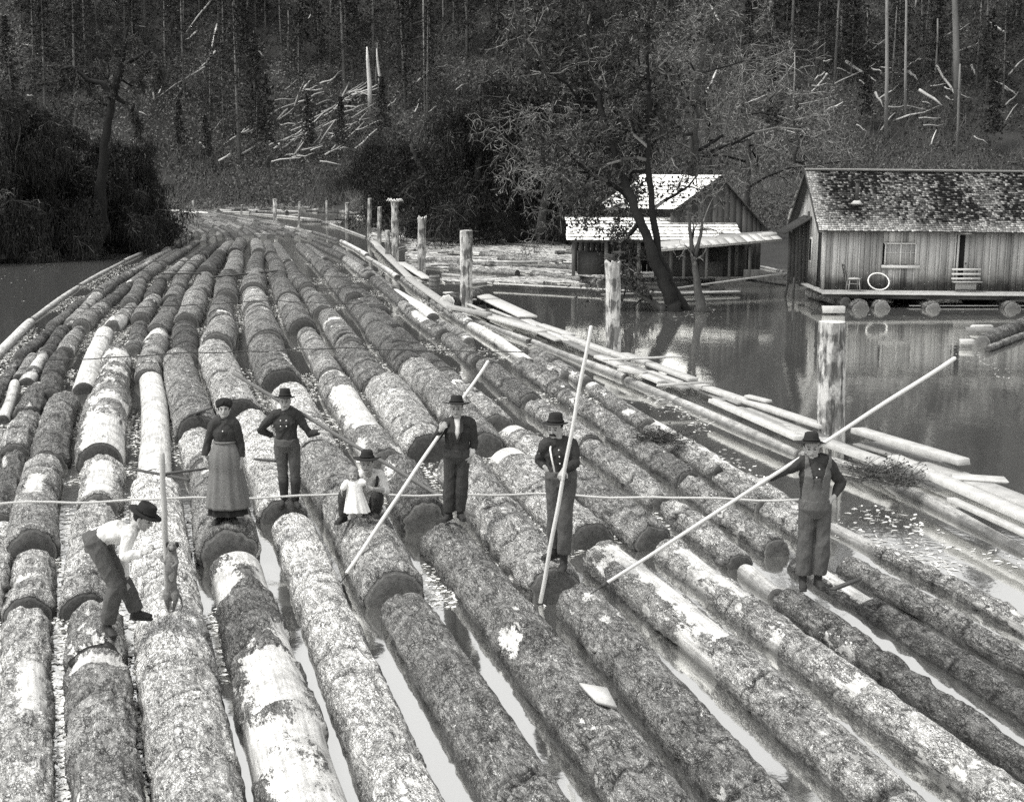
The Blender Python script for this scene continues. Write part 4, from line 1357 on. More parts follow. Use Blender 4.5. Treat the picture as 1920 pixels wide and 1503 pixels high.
# gable front facing the camera: ridge point (Rx, rz), eaves on both sides; roof runs back and to the bank side
gy = 0
def quad(p, tone, name, mat, parent, th_=.05):
    V = [tuple(q) for q in p] + [(q[0], q[1], q[2] - th_) for q in p]
    me = mesh_np(name, np.array(V, float), np.array([[0, 1, 2, 3], [7, 6, 5, 4], [0, 4, 5, 1], [1, 5, 6, 2], [2, 6, 7, 3], [3, 7, 4, 0]]), mat, tone=np.full(8, tone))
    return obj(name, me, parent)
# sunlit slope: strips of shakes running from ridge to eave
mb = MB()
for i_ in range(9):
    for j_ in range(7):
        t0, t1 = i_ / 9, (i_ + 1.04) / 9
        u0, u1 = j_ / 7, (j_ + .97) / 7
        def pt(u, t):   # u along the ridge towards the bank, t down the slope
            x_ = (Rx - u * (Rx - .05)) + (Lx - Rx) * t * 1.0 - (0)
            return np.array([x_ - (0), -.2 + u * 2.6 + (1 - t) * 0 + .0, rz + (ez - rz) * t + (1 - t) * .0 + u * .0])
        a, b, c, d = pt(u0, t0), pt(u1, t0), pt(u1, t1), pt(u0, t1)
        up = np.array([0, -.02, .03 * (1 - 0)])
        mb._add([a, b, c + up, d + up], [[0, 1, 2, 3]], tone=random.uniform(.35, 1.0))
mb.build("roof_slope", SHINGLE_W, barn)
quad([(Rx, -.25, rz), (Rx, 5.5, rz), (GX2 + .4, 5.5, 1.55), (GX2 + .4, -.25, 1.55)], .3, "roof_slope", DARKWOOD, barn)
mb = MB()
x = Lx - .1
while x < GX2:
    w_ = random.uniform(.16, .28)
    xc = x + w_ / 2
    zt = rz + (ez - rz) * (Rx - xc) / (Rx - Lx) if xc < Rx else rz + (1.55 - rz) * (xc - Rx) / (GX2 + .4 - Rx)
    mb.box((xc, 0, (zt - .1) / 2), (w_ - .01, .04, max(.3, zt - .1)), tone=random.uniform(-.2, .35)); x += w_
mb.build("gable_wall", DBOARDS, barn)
mb = MB(); mb.box(((Lx) / 2, 2.6, ez / 2), (Lx + 1.2, .05, ez), tone=.1); mb.build("side_wall", DARKWOOD, barn)

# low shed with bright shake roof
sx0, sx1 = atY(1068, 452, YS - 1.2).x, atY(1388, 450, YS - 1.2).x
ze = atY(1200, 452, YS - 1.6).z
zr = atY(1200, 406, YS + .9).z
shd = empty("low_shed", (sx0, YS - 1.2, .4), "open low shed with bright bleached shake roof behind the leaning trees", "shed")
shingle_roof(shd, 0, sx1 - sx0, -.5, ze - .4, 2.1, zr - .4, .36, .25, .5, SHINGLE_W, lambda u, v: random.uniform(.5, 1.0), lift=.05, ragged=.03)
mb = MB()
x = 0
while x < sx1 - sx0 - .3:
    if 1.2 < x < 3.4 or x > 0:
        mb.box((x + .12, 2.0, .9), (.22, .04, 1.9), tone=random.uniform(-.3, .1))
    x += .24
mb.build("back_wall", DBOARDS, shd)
for xx in np.linspace(.15, sx1 - sx0 - .2, 6):
    mb = MB(); mb.box((xx, -.35, .62), (.14, .14, 1.35), tone=random.uniform(.3, .9)); mb.build("post", DBOARDS, shd)
mb = MB(); mb.box((.9, .3, .45), (1.1, 1.2, .9), tone=.0); mb.build("stored_box", DARKWOOD, shd)

# flat-roofed shelter reaching toward the float house
s0, s1 = atY(1236, 468, YS - 3.2), atY(1466, 448, YS - 3.2)
sh2 = empty("open_shelter", (s0.x, YS - 3.2, .4), "flat-roofed open shelter on posts between the low shed and the float house", "shelter")
LL = s1.x - s0.x
quad([(0, 0, s0.z - .4), (LL, 0, s1.z - .4), (LL, 2.2, s1.z - .2), (0, 2.2, s0.z - .05)], .55, "roof", TRIM, sh2, .08)
mb = MB()
for q in range(14):
    xx = LL * (q + .5) / 14
    mb.box((xx, .9, s0.z - .4 + (s1.z - s0.z) * xx / LL + .09), (LL / 14 - .02, 2.0, .02), np.array([[1, 0, .05], [0, 1, .08], [-.05, -.08, 1]]), tone=random.uniform(.3, 1.1))
mb.build("roof_boards", TRIM, sh2)
for xx in (.1, 1.0, 1.9, 2.8, 3.6, 4.2):
    if xx < LL - .8:
        mb = MB(); mb.box((xx, .15, .6), (.10, .10, 1.25), tone=random.uniform(.2, .9)); mb.build("post", DBOARDS, sh2)
mb = MB(); mb.box((LL * .38, 1.9, .55), (LL * .76, .05, 1.3), tone=.0); mb.build("back_wall", DARKWOOD, sh2)
mb = MB(); mb.box((LL * .45, .9, .3), (.9, .5, .6), tone=.1); mb.build("work_bench", DARKWOOD, sh2)
mb = MB(); mb.tube([(0, 0, 0), (.55, .1, 0)], .14, 14, tone=.6)
rb = mb.build("bucket", TRIM, None); rb.location = (atY(1430, 442, YS - 2.4).x, YS - 2.4, s1.z + .08)
tag(rb, "bucket lying on its side on the flat shelter roof", "bucket")
# ------------------------------------------------------------------ vegetation
LEAF = simple("dark needles and moss", .045, .9, .6, .4, .01, fine=6)
LEAF2 = simple("grey brush", .115, .9, .35, .5, .01, fine=5)
LEAFT = simple("dark hanging moss", .034, .9, .5, .6, .01, fine=5)
LEAFH = simple("hillside conifer needles", .045, .9, .6, .4, .01, fine=6)
TWIG = simple("bare grey twigs", .17, .8, 1.5, .5, .005, fine=20)
TWIGD = simple("dark mossy twigs", .07, .9, 1.5, .4, .005, fine=20)
TRUNKM = simple("tree trunk bark", .055, .9, 3, .7, .03, (1, 1, .4), fine=24)
TRUNKD = simple("black mossy trunk", .014, .9, 3, .5, .03, (1, 1, .4), fine=24)
TRUNKL = simple("pale standing trunk", .2, .9, 2, .4, .02, (1, 1, .2), fine=12)
SNAG = simple("bleached fallen trunk", .42, .85, 2.5, .45, .02, fine=20)


def grow(root_pts, root_r, seed_, depth=4, n_kids=7, len_f=.62, r_f=.55, wig=.25, droop=0., spread=1., start=.25, min_r=.01, up=.15):
    """a branching skeleton: returns trunk segments and branch segments"""
    rr = random.Random(seed_)
    T, Bv = [], []
    pts = [Vector(p) for p in root_pts]
    for i in range(len(pts) - 1):
        a = root_r * (1 - .8 * i / (len(pts) - 1)); b = root_r * (1 - .8 * (i + 1) / (len(pts) - 1))
        T.append((pts[i], pts[i + 1], a, b))
    total = sum((pts[i + 1] - pts[i]).length for i in range(len(pts) - 1))
    stack = []

    def along(t):
        s_ = t * total
        for i in range(len(pts) - 1):
            l_ = (pts[i + 1] - pts[i]).length
            if s_ <= l_: return pts[i].lerp(pts[i + 1], s_ / l_), (pts[i + 1] - pts[i]).normalized()
            s_ -= l_
        return pts[-1], (pts[-1] - pts[-2]).normalized()
    nk = n_kids * 2
    for k_ in range(nk):
        t_ = start + (1 - start) * (k_ + rr.random()) / nk
        p, d = along(t_)
        side = Vector((rr.gauss(0, 1), rr.gauss(0, 1), rr.gauss(0, .3))); side -= d * side.dot(d); side.normalize()
        dd = (d * .45 + side * spread + Vector((0, 0, up))).normalized()
        stack.append((p, dd, total * len_f * (1.05 - .65 * t_) * rr.uniform(.6, 1.15), root_r * r_f * (1.1 - .8 * t_), 1))
    while stack:
        p, d, L, r, lv = stack.pop()
        m_ = 5 if lv < 3 else 3
        q = p; pr = r
        nodes = []
        for i in range(m_):
            d = (d + Vector((rr.gauss(0, wig), rr.gauss(0, wig), rr.gauss(0, wig) - droop * (i + lv) * .12))).normalized()
            nq = q + d * (L / m_)
            nr = max(min_r, r * (1 - .75 * (i + 1) / m_))
            Bv.append((q, nq, max(pr, min_r), nr)); nodes.append((nq, d.copy(), nr)); q = nq; pr = nr
        if lv < depth:
            kn = n_kids if lv < 3 else 4
            for k_ in range(kn):
                i = min(m_ - 1, int(rr.random() ** .7 * m_))
                nq, nd, nr = nodes[i]
                side = Vector((rr.gauss(0, 1), rr.gauss(0, 1), rr.gauss(0, .7))).normalized()
                stack.append((nq.copy(), (nd * .6 + side * .8).normalized(), L * rr.uniform(.35, .62), max(min_r, nr * .7), lv + 1))
    return T, Bv


def seg_arr(S):
    a = np.array([[*s[0], *s[1], s[2], s[3]] for s in S])
    return a[:, :3], a[:, 3:6], a[:, 6], a[:, 7]


def tree(name, root_pts, r, seed_, label, group, tmat=None, bmat=None, moss=0, mossmat=None, msz=(.05, .16), cat="tree", mspread=.25, strands=False, btone=(-.1, 1.3), **kw):
    org = Vector(root_pts[0])
    T, Bv = grow([Vector(p) - org for p in root_pts], r, seed_, **kw)
    e = empty(name, org, label, cat, group)
    mb = MB()
    P_ = [T[0][0]] + [s[1] for s in T]; R_ = [T[0][2] * 1.25] + [s[3] for s in T]
    # refine trunk with wobble
    PP, RR_ = [], []
    rr = random.Random(seed_)
    for i in range(len(P_) - 1):
        for q in range(5):
            t_ = q / 5
            v = Vector(P_[i]).lerp(Vector(P_[i + 1]), t_); v += Vector((rr.gauss(0, 1), rr.gauss(0, 1), 0)) * r * .12
            PP.append(v); RR_.append((R_[i] * (1 - t_) + R_[i + 1] * t_) * rr.uniform(.9, 1.1))
    PP.append(Vector(P_[-1])); RR_.append(R_[-1])
    mb.tube(PP, RR_, 10, tone=.5, wob=.06)
    mb.build("trunk", tmat or TRUNKM, e, smooth=True)
    p0, p1, r0, r1 = seg_arr(Bv)
    mb = MB(); mb.segs(p0, p1, r0, r1, 3, tone=btone[0] + (btone[1] - btone[0]) * RNG.random(len(p0)) ** 2.2 - np.clip((r0 - .02) * 25, 0, .55))
    mats = [bmat or TWIG]
    mb.build("branches", bmat or TWIG, e)
    if moss:
        idx = RNG.integers(0, len(p0), moss)
        t_ = RNG.random(moss)[:, None]
        C_ = p0[idx] * (1 - t_) + p1[idx] * t_ + RNG.normal(0, mspread, (moss, 3)) * (1, 1, .8) - np.array([0, 0, mspread * .4])
        mb = MB()
        if strands:      # moss hanging in strands
            h_ = moss * 2 // 3
            D_ = RNG.normal(0, .09, (h_, 3)) - np.array([0, 0, 1.]) * RNG.uniform(.12, .55, (h_, 1))
            mb.segs(C_[:h_], C_[:h_] + D_, RNG.uniform(.010, .026, h_), .005, 3, tone=RNG.uniform(-.35, .9, h_)); C_ = C_[h_:]
        mb.cards(C_, RNG.uniform(*msz, len(C_)), tone=RNG.uniform(-.2, .8, len(C_)), stretch=1.7)
        mb.build("foliage", mossmat or LEAF, e)
    return e


def px_line(pts, Y, dy=0):
    out = []
    for i, p in enumerate(pts):
        out.append(atY(p[0], p[1], Y + (p[2] if len(p) > 2 else 0)))
    return out


# trees standing in the pool
YP = 46.4
GP = "bare trees standing in the pool"
tree("bare_tree", px_line([(1268, 590), (1252, 545), (1225, 480), (1200, 410), (1160, 320, .5), (1130, 220, 1), (1108, 120, 1.4), (1100, 20, 1.6)], YP), .235, 3,
     "big dark leaning tree rising from the pool in front of the barn", GP, TRUNKD, TWIG, 13000, LEAF, (.03, .075), mspread=.2, depth=4, n_kids=5, len_f=.52, start=.3, spread=1.3, up=.0, min_r=.011, wig=.42)
tree("bare_tree", px_line([(1288, 588), (1262, 540), (1236, 480), (1222, 400), (1215, 300), (1217, 200), (1214, 90), (1222, -30)], YP + .3), .17, 8,
     "slim dark tree close beside the big leaning tree", GP, TRUNKD, TWIG, 5000, LEAF, (.03, .07), mspread=.14, depth=4, n_kids=5, len_f=.42, start=.32, spread=1.3, up=.1, min_r=.010, wig=.42)
tree("bare_tree", px_line([(1315, 586), (1306, 520), (1294, 450), (1290, 395)], YP - .3), .15, 5,
     "thin forked tree standing alone in the pool before the gangplank", GP, TRUNKM, TWIG, 0, depth=3, n_kids=3, len_f=.4, start=.4, spread=.9, up=.5, min_r=.008)
tree("bare_tree", px_line([(1302, 480), (1314, 440), (1320, 400), (1316, 350)], YP - .3), .07, 15,
     "upper fork of the thin tree before the bright shed roof", GP, TRUNKM, TWIG, 0, depth=3, n_kids=4, len_f=.6, start=.3, spread=.9, up=.5, min_r=.007)
tree("bare_tree", px_line([(1300, 330), (1303, 250), (1306, 180), (1318, 110), (1330, 40)], YP + 4), .16, 25,
     "bare light-limbed tree against the barn ridge", GP, TRUNKM, TWIG, 0, depth=4, n_kids=5, len_f=.8, start=.05, spread=1.2, up=.2, min_r=.01)
tree("bare_tree", px_line([(1245, 583), (1215, 560), (1180, 540), (1165, 528)], YP + .1), .13, 6,
     "low fallen limb leaning out of the water toward the ragged piling", GP, TRUNKM, TWIGD, 0, depth=3, n_kids=4, len_f=.5, start=.2, spread=1., up=.6, min_r=.008)
tree("bare_tree", px_line([(1187, 528), (1180, 480), (1170, 450)], YP + .6), .07, 16,
     "small dead sapling behind the ragged piling", GP, TRUNKM, TWIGD, 0, depth=3, n_kids=5, len_f=.8, start=.2, spread=1., up=.3, min_r=.008)
# tangled bare branches hanging over the drift
for i_, (bx, by, tx, ty, Y, lab) in enumerate([(1105, 445, 1090, 210, 60, "pale twiggy bare tree left of the low shed, branches drooping"), (1010, 440, 1040, 180, 66, "twiggy bare tree between the dark trees and the shed"),
                                               (1400, 400, 1390, 60, 76, "spreading bare tree behind the barn gable"), (1330, 330, 1300, 20, 78, "bare twiggy tree on the slope above the barn ridge"),
                                               (1480, 330, 1500, 170, 80, "bare bush-like tree behind the float house gable")]):
    tree("bare_tree", px_line([(bx, by), ((bx * .6 + tx * .4) + 8, by * .6 + ty * .4), (bx * .3 + tx * .7 - 6, by * .3 + ty * .7), (tx, ty)], Y), .16, 40 + i_, lab,
         "bare twiggy trees on the bank", TRUNKM, TWIG, 0, depth=4, n_kids=5, len_f=.75, start=.08, spread=1.5, up=.05, min_r=.013, wig=.42, droop=.25)

# dark mossy trees at the middle of the bank
DT = [((965, 448), (930, 400), (890, 350), (905, 250), (900, 160), 84, .42, "dark mossy tree with thick trunk leaning over the drift logs"),
      ((862, 440), (835, 400), (800, 340), (780, 300), (770, 270), 90, .40, "low dark tree leaning toward the splayed piling"),
      ((985, 450), (965, 400), (960, 330), (985, 240), (1010, 120), 86, .35, "tall dark tree behind the drift, beside the thick leaning one"),
      ((1060, 440), (1050, 380), (1070, 300), (1060, 200), (1070, 60), 84, .35, "tall dark tree left of the pale twiggy one"),
      ((760, 420), (750, 380), (735, 340), (745, 300), (740, 280), 100, .3, "short dark tree at the end of the channel"),
      ((700, 405), (705, 370), (690, 330), (700, 300), (690, 270), 118, .3, "small dark tree above the channel bend"),
      ((1150, 430), (1150, 360), (1130, 280), (1140, 180), (1130, 80), 80, .35, "dark tree crowded behind the low shed"),
      ((900, 430), (905, 380), (920, 320), (950, 280), (940, 230), 94, .3, "bushy dark tree behind the clean-cut piling")]
for i_, (a, b, c, d, e_, Y, r_, lab) in enumerate(DT):
    tree("dark_tree", px_line([a, b, c, d, e_], Y), r_, 60 + i_, lab, "dark mossy trees on the far bank", TRUNKM, TWIGD, 15000, LEAFT, (.035, .09), strands=True, depth=3, n_kids=7, len_f=.55, start=.12, spread=1.5, up=0.,
         droop=.5, min_r=.02, mspread=.45, wig=.28)
# gnarled tree and the dark drooping mass on the near wooded bank
GT = empty
tree("gnarled_tree", px_line([(190, 440), (188, 350), (195, 270), (208, 205), (214, 165), (228, 125), (233, 85), (240, 50)], 72.5), .30, 71,
     "gnarled black tree with crooked hooking limbs above the dark thicket", "gnarled trees on the wooded bank", TRUNKD, TWIGD, 500, LEAF, (.03, .07), depth=4, n_kids=5, len_f=.24, start=.55, spread=1.2, up=.3, min_r=.02, mspread=.15)
tree("gnarled_tree", px_line([(212, 182), (222, 150), (238, 118), (258, 108), (280, 95), (292, 110), (300, 150)], 74), .17, 72,
     "crooked limb arching from the gnarled tree toward the far bend", "gnarled trees on the wooded bank", TRUNKD, TWIGD, 700, LEAF, (.03, .06), depth=4, n_kids=6, len_f=.26, start=.4, spread=1., up=-.6, min_r=.02, droop=1.3, mspread=.12)
tree("gnarled_tree", px_line([(208, 185), (195, 158), (165, 150), (135, 125), (115, 130), (110, 160)], 74), .17, 73,
     "crooked mossy limb reaching from the gnarled tree over the thicket", "gnarled trees on the wooded bank", TRUNKD, TWIGD, 700, LEAF, (.03, .06), depth=4, n_kids=6, len_f=.26, start=.3, spread=1., up=-.4, min_r=.02, droop=1.3, mspread=.12)
tree("gnarled_tree", px_line([(212, 178), (232, 192), (250, 195), (258, 225), (262, 250)], 74), .13, 74,
     "lower limb of the gnarled tree bending down over the thicket", "gnarled trees on the wooded bank", TRUNKD, TWIGD, 500, LEAF, (.03, .06), depth=4, n_kids=5, len_f=.3, start=.3, spread=1., up=-.6, min_r=.02, droop=1.3, mspread=.12)
LT = [((20, 470), (25, 360), (40, 230), 71), ((75, 468), (85, 370), (95, 260), 73), ((140, 465), (135, 370), (125, 290), 75.5), ((190, 455), (185, 380), (170, 290), 76), ((235, 435), (240, 350), (232, 275), 80),
      ((262, 420), (258, 370), (262, 300), 88), ((-40, 475), (-40, 350), (-30, 190), 69), ((110, 440), (110, 330), (115, 240), 80), ((30, 440), (30, 300), (40, 240), 82), ((170, 430), (200, 330), (205, 290), 84),
      ((215, 425), (235, 380), (268, 325), 90), ((60, 480), (60, 430), (62, 390), 69.5), ((160, 470), (160, 430), (165, 385), 71), ((5, 485), (5, 440), (0, 400), 68.5), ((225, 440), (225, 420), (230, 380), 77)]
LL_ = ["at the edge of the frame by the black water", "second from the frame edge along the black water", "under the crooked mossy limb", "below the gnarled tree", "beside the gnarled tree's lower limb",
       "nearest the far bend of the raft", "beyond the frame edge", "behind the crooked mossy limb", "tall and pale-topped behind the thicket edge", "directly behind the gnarled trunk",
       "overhanging the far bend water", "low at the water's edge, middle one", "low at the water's edge below the gnarled tree", "low at the water's edge by the frame", "low at the water's edge nearest the bend"]
for i_, (a, b, c, Y) in enumerate(LT):
    tree("thicket_tree", px_line([a, b, c], Y), .22, 90 + i_, "dark drooping thicket tree " + LL_[i_], "dark thicket trees on the wooded bank", TRUNKM, TWIGD, 15000, LEAFT, (.03, .08), strands=True, depth=3, n_kids=7, len_f=.62, start=.05,
         spread=1.4, up=.35, droop=.55, min_r=.020, mspread=.22, wig=.34)

# hillside cover
def scatter(n_, az0, az1, y0, y1, thr=.38, sc=.09, seed_=5, zr=(0, 1.6), power=1.):
    Y = y0 + (y1 - y0) * RNG.random(n_) ** power
    X = RNG.uniform(az0, az1, n_) * Y
    Z = ground_z(X, Y)
    d_ = fbm(np.stack([X * sc, Y * sc, X * 0], 1), 3, seed_)
    h_ = RNG.random(n_) ** 1.5 * (zr[0] + (zr[1] - zr[0]) * sstep(.3, .7, d_))
    k_ = (Z > -.2) & (d_ > thr)
    # the drift-log flat and the sheds' ground stay open
    px = 960 + X / Y * 2600
    k_ &= ~((Y < 84) & (px > 740) & (px < 1500))
    k_ &= ~((px > 280) & (px < 660) & (Y < 138))
    return np.stack([X, Y, Z + h_], 1)[k_], d_[k_], Y[k_], Z[k_]


C_, d_, Yk, Zk = scatter(620000, -.42, .42, 62, 235, .18, .11, 5, (.2, 2.2))
mb = MB()
tn = .3 + (fbm(C_ * .12, 3, 91) - .5) * 2.6 + RNG.uniform(-.3, .5, len(C_))
mb.cards(C_, RNG.uniform(.045, .13, len(C_)) * (Yk / 140), tone=np.clip(tn, -.35, 2.2), stretch=1.8)
tag(mb.build("undergrowth", LEAF2), "grey leafless brush and ferns covering the hillside", "undergrowth", kind="stuff")
C_, d_, Yk, Zk = scatter(90000, -.42, .42, 78, 215, .36, .15, 15, (0, .5))
T_ = RNG.normal(0, .5, (len(C_), 3)); T_[:, 2] = 1
ln = RNG.uniform(.4, 2.3, len(C_))[:, None]
mb = MB(); mb.segs(C_, C_ + T_ * ln, .018 * Yk / 130, .006 * Yk / 130, 3, tone=RNG.uniform(-.4, .55, len(C_)))
tag(mb.build("brush_stems", TWIG), "thin upright alder stems crowding the foot of the hill", "brush", kind="stuff")
# drift litter on the flat
m_ = 26000
pxr = RNG.uniform(690, 1300, m_); pyr = RNG.uniform(428, 528, m_)
P_ = np.array([tuple(G(a, b, .03)) for a, b in zip(pxr, pyr)])
dn = fbm(P_ * (.25, .5, 1), 3, 3)
lim = (pyr < 530 - np.clip(pxr - 860, 0, 400) * -.01) & ((pxr > 760) | (pyr < 450)) & (dn > .45) & (pyr > 428)
P_ = P_[lim]
Tt = np.stack([RNG.normal(1, .3, len(P_)), RNG.normal(0, .9, len(P_)), RNG.normal(0, .03, len(P_))], 1)
mb = MB(); mb.segs(P_, P_ + Tt * RNG.uniform(.1, .9, len(P_))[:, None], RNG.uniform(.015, .06, len(P_)), .02, 4, tone=RNG.uniform(-.3, 1.1, len(P_)))
tag(mb.build("drift_debris", PLANK), "broken sticks and bark litter floating in the log jam", "debris", kind="stuff")

# young conifers
def conifer_mesh(seed_, H, full=1.):
    rr = random.Random(seed_)
    mb_t = MB(); mb_t.tube([(0, 0, -1), (0, 0, H * .5), (rr.uniform(-.1, .1), 0, H)], [H * .011, H * .008, .02], 6, tone=.5)
    S, C = [], []
    z = H * rr.uniform(.12, .3)
    while z < H * .99:
        f = 1 - z / H
        for q in range(5):
            a = rr.uniform(0, 6.28); L = (H * .17 * f ** .75 + .2) * rr.uniform(.6, 1.2)
            dr = Vector((math.cos(a), math.sin(a), rr.uniform(-.35, .1)))
            p = Vector((0, 0, z)); e1 = p + dr * L * .6; e2 = e1 + (dr + Vector((0, 0, -.35))) * L * .4
            S += [(p, e1, .03, .02), (e1, e2, .02, .008)]
            for _ in range(int(13 * full)):
                t_ = rr.random() ** .7
                b = p.lerp(e1, t_ / .6) if t_ < .6 else e1.lerp(e2, (t_ - .6) / .4)
                C.append((b.x + rr.gauss(0, .12), b.y + rr.gauss(0, .12), b.z - abs(rr.gauss(0, .18))))
        z += H * .022 + .12
    p0, p1, r0, r1 = seg_arr(S)
    mb_b = MB(); mb_b.segs(p0, p1, r0, r1, 3, tone=RNG.uniform(0, .8, len(p0)))
    mb_b.cards(np.array(C), RNG.uniform(.06, .17, len(C)), tone=RNG.uniform(-.1, .9, len(C)), stretch=1.8)
    return mb_t.mesh("trunk", TRUNKL), mb_b.mesh("crown", LEAFH)


CM = [conifer_mesh(i, h, f) for i, (h, f) in enumerate([(13, 1.), (17, .8), (10, 1.1), (20, .7), (15, .5)])]
spots = []
rr = random.Random(4)
fixed = [(449, 318, 3), (481, 305, 4), (503, 305, 0), (420, 262, 1), (560, 215, 1), (600, 160, 0), (530, 140, 1), (345, 190, 3), (620, 120, 3), (700, 130, 3), (760, 200, 1), (800, 235, 3), (655, 85, 0), (850, 110, 3), (875, 120, 1),
         (930, 120, 0), (1000, 110, 1), (1080, 90, 3), (250, 120, 0), (150, 110, 2), (80, 120, 2), (40, 60, 0), (120, 50, 1), (330, 110, 0), (1450, 180, 0), (1530, 140, 1), (1590, 120, 3), (1680, 130, 0), (1730, 150, 1), (1830, 170, 3), (1880, 200, 1),
         (1900, 120, 0), (1400, 120, 2), (1320, 90, 1), (580, 300, 2), (640, 300, 2), (720, 270, 2), (390, 320, 2), (340, 300, 2), (1620, 250, 2), (1860, 290, 2), (1450, 270, 2), (1760, 60, 1), (1500, 70, 3), (1250, 100, 1), (1170, 80, 0)]
fixed += [(rr.uniform(0, 1920), rr.uniform(0, 90), rr.choice([0, 1, 3])) for _ in range(42)]
fixed += [(rr.uniform(0, 1920), rr.uniform(60, 250), rr.choice([0, 1, 3, 4])) for _ in range(40)]
place = ["above the pale snags", "on the upper slope", "low on the slope", "near the head of the slope"]
for i_, (px, py, v) in enumerate(fixed):
    p = on_ground(px, py)
    e = empty("conifer", p, "slender dark conifer with thin drooping boughs among many on the hillside", "conifer", "conifers on the hillside")
    e.rotation_euler = (rr.uniform(-.03, .03), rr.uniform(-.03, .03), rr.uniform(0, 6.28)); s_ = rr.uniform(.75, 1.15) * (.8 if i_ < 46 else .9); e.scale = (s_, s_, s_)
    obj("trunk", CM[v][0], e); obj("crown", CM[v][1], e)
# skyline trees over the ridge
for i_ in range(70):
    Y = rr.uniform(225, 262); X = rr.uniform(-.5, .5) * Y
    z = float(ground_z(np.array([X]), np.array([Y]))[0])
    if 960 + X / Y * 2600 > 1950 or 960 + X / Y * 2600 < -30: continue
    e = empty("conifer", (X, Y, z), "tall conifer of the ridge seen only mirrored in the near water", "conifer", "conifers along the ridge")
    v = rr.choice([0, 1, 3]); s_ = rr.uniform(.8, 1.1); e.scale = (s_, s_, s_); e.rotation_euler = (0, 0, rr.uniform(0, 6.28))
    obj("trunk", CM[v][0], e); obj("crown", CM[v][1], e)

# tall bare trunks rising through the picture
TR = [(793, -60, 797, 232, 3), (831, -40, 830, 62, 3), (872, -40, 876, 82, 4), (850, 35, 852, 108, 3), (664, -40, 665, 62, 3), (447, 128, 451, 312, 3), (343, -40, 345, 62, 3), (463, -30, 463, 62, 3), (1578, -60, 1580, 112, 5),
      (1663, -80, 1661, 262, 7), (1699, -80, 1698, 226, 5), (1727, -60, 1732, 142, 3), (1741, -60, 1744, 132, 5), (1758, 35, 1753, 152, 4), (1786, -120, 1796, 225, 12), (1800, 120, 1795, 292, 5), (1490, 98, 1488, 228, 3), (1459, -40, 1459, 32, 8), (600, -40, 601, 70, 3),
      (1010, -30, 1011, 22, 6), (1718, 0, 1717, 28, 4), (1626, 20, 1625, 100, 3), (1850, -40, 1852, 60, 4), (1546, 40, 1547, 130, 3), (540, 20, 541, 110, 3), (707, 80, 706, 170, 3), (1392, 120, 1391, 210, 3), (1120, -30, 1119, 40, 4), (1285, -30, 1285, 40, 4)]
for i_, (x0, y0, x1, y1, wpx) in enumerate(TR):
    B0 = on_ground(x1, y1)
    T0 = atY(x0, y0, B0.y)
    r = wpx / scale_at(B0) / 2
    mb = MB()
    L_ = T0 - B0
    mb.tube([Vector((0, 0, -1)), L_ * .35 + Vector((rr.uniform(-.1, .1), 0, 0)), L_ * .7 + Vector((rr.uniform(-.1, .1), 0, 0)), L_], [r * 1.15, r, r * .85, r * .65], 8, tone=rr.uniform(.3, .9), wob=.04)
    e = empty("standing_trunk", B0, ["thick straight bare trunk, stoutest on the slope behind the float house", "straight thin bare trunk standing on the hillside"][0 if wpx == 12 else 1], "tree", "bare trunks standing on the hillside")
    mb.build("trunk", TRUNKL, e, smooth=True)
    mb = MB(); S = []
    for q in range(int(L_.length / .7)):
        z = rr.uniform(.1, 1); a = rr.uniform(0, 6.28); p = L_ * z
        S.append((p, p + Vector((math.cos(a), math.sin(a), -.25)) * rr.uniform(.4, 1.6), .02, .008))
    if S:
        p0, p1, a0, a1 = seg_arr(S); mb.segs(p0, p1, a0, a1, 3, tone=.3); mb.build("dead_boughs", TRUNKL, e)
# broken white snags
for (x0, y0, x1, y1, wpx, lab) in [(688, 88, 694, 208, 8, "tall broken white snag standing on the slope above the channel"), (706, 92, 712, 176, 5, "shorter white snag beside the tall broken one")]:
    B0 = on_ground(x1, y1); T0 = atY(x0, y0, B0.y); r = wpx / scale_at(B0) / 2
    mb = MB(); L_ = T0 - B0
    mb.tube([Vector((0, 0, -.5)), L_ * .4 + Vector((.1, 0, 0)), L_ * .8, L_], [r, r * 1.05, r * .8, r * .3], 8, tone=.9, wob=.08)
    o = mb.build("snag", SNAG, None); o.location = B0
    tag(o, lab, "snag")

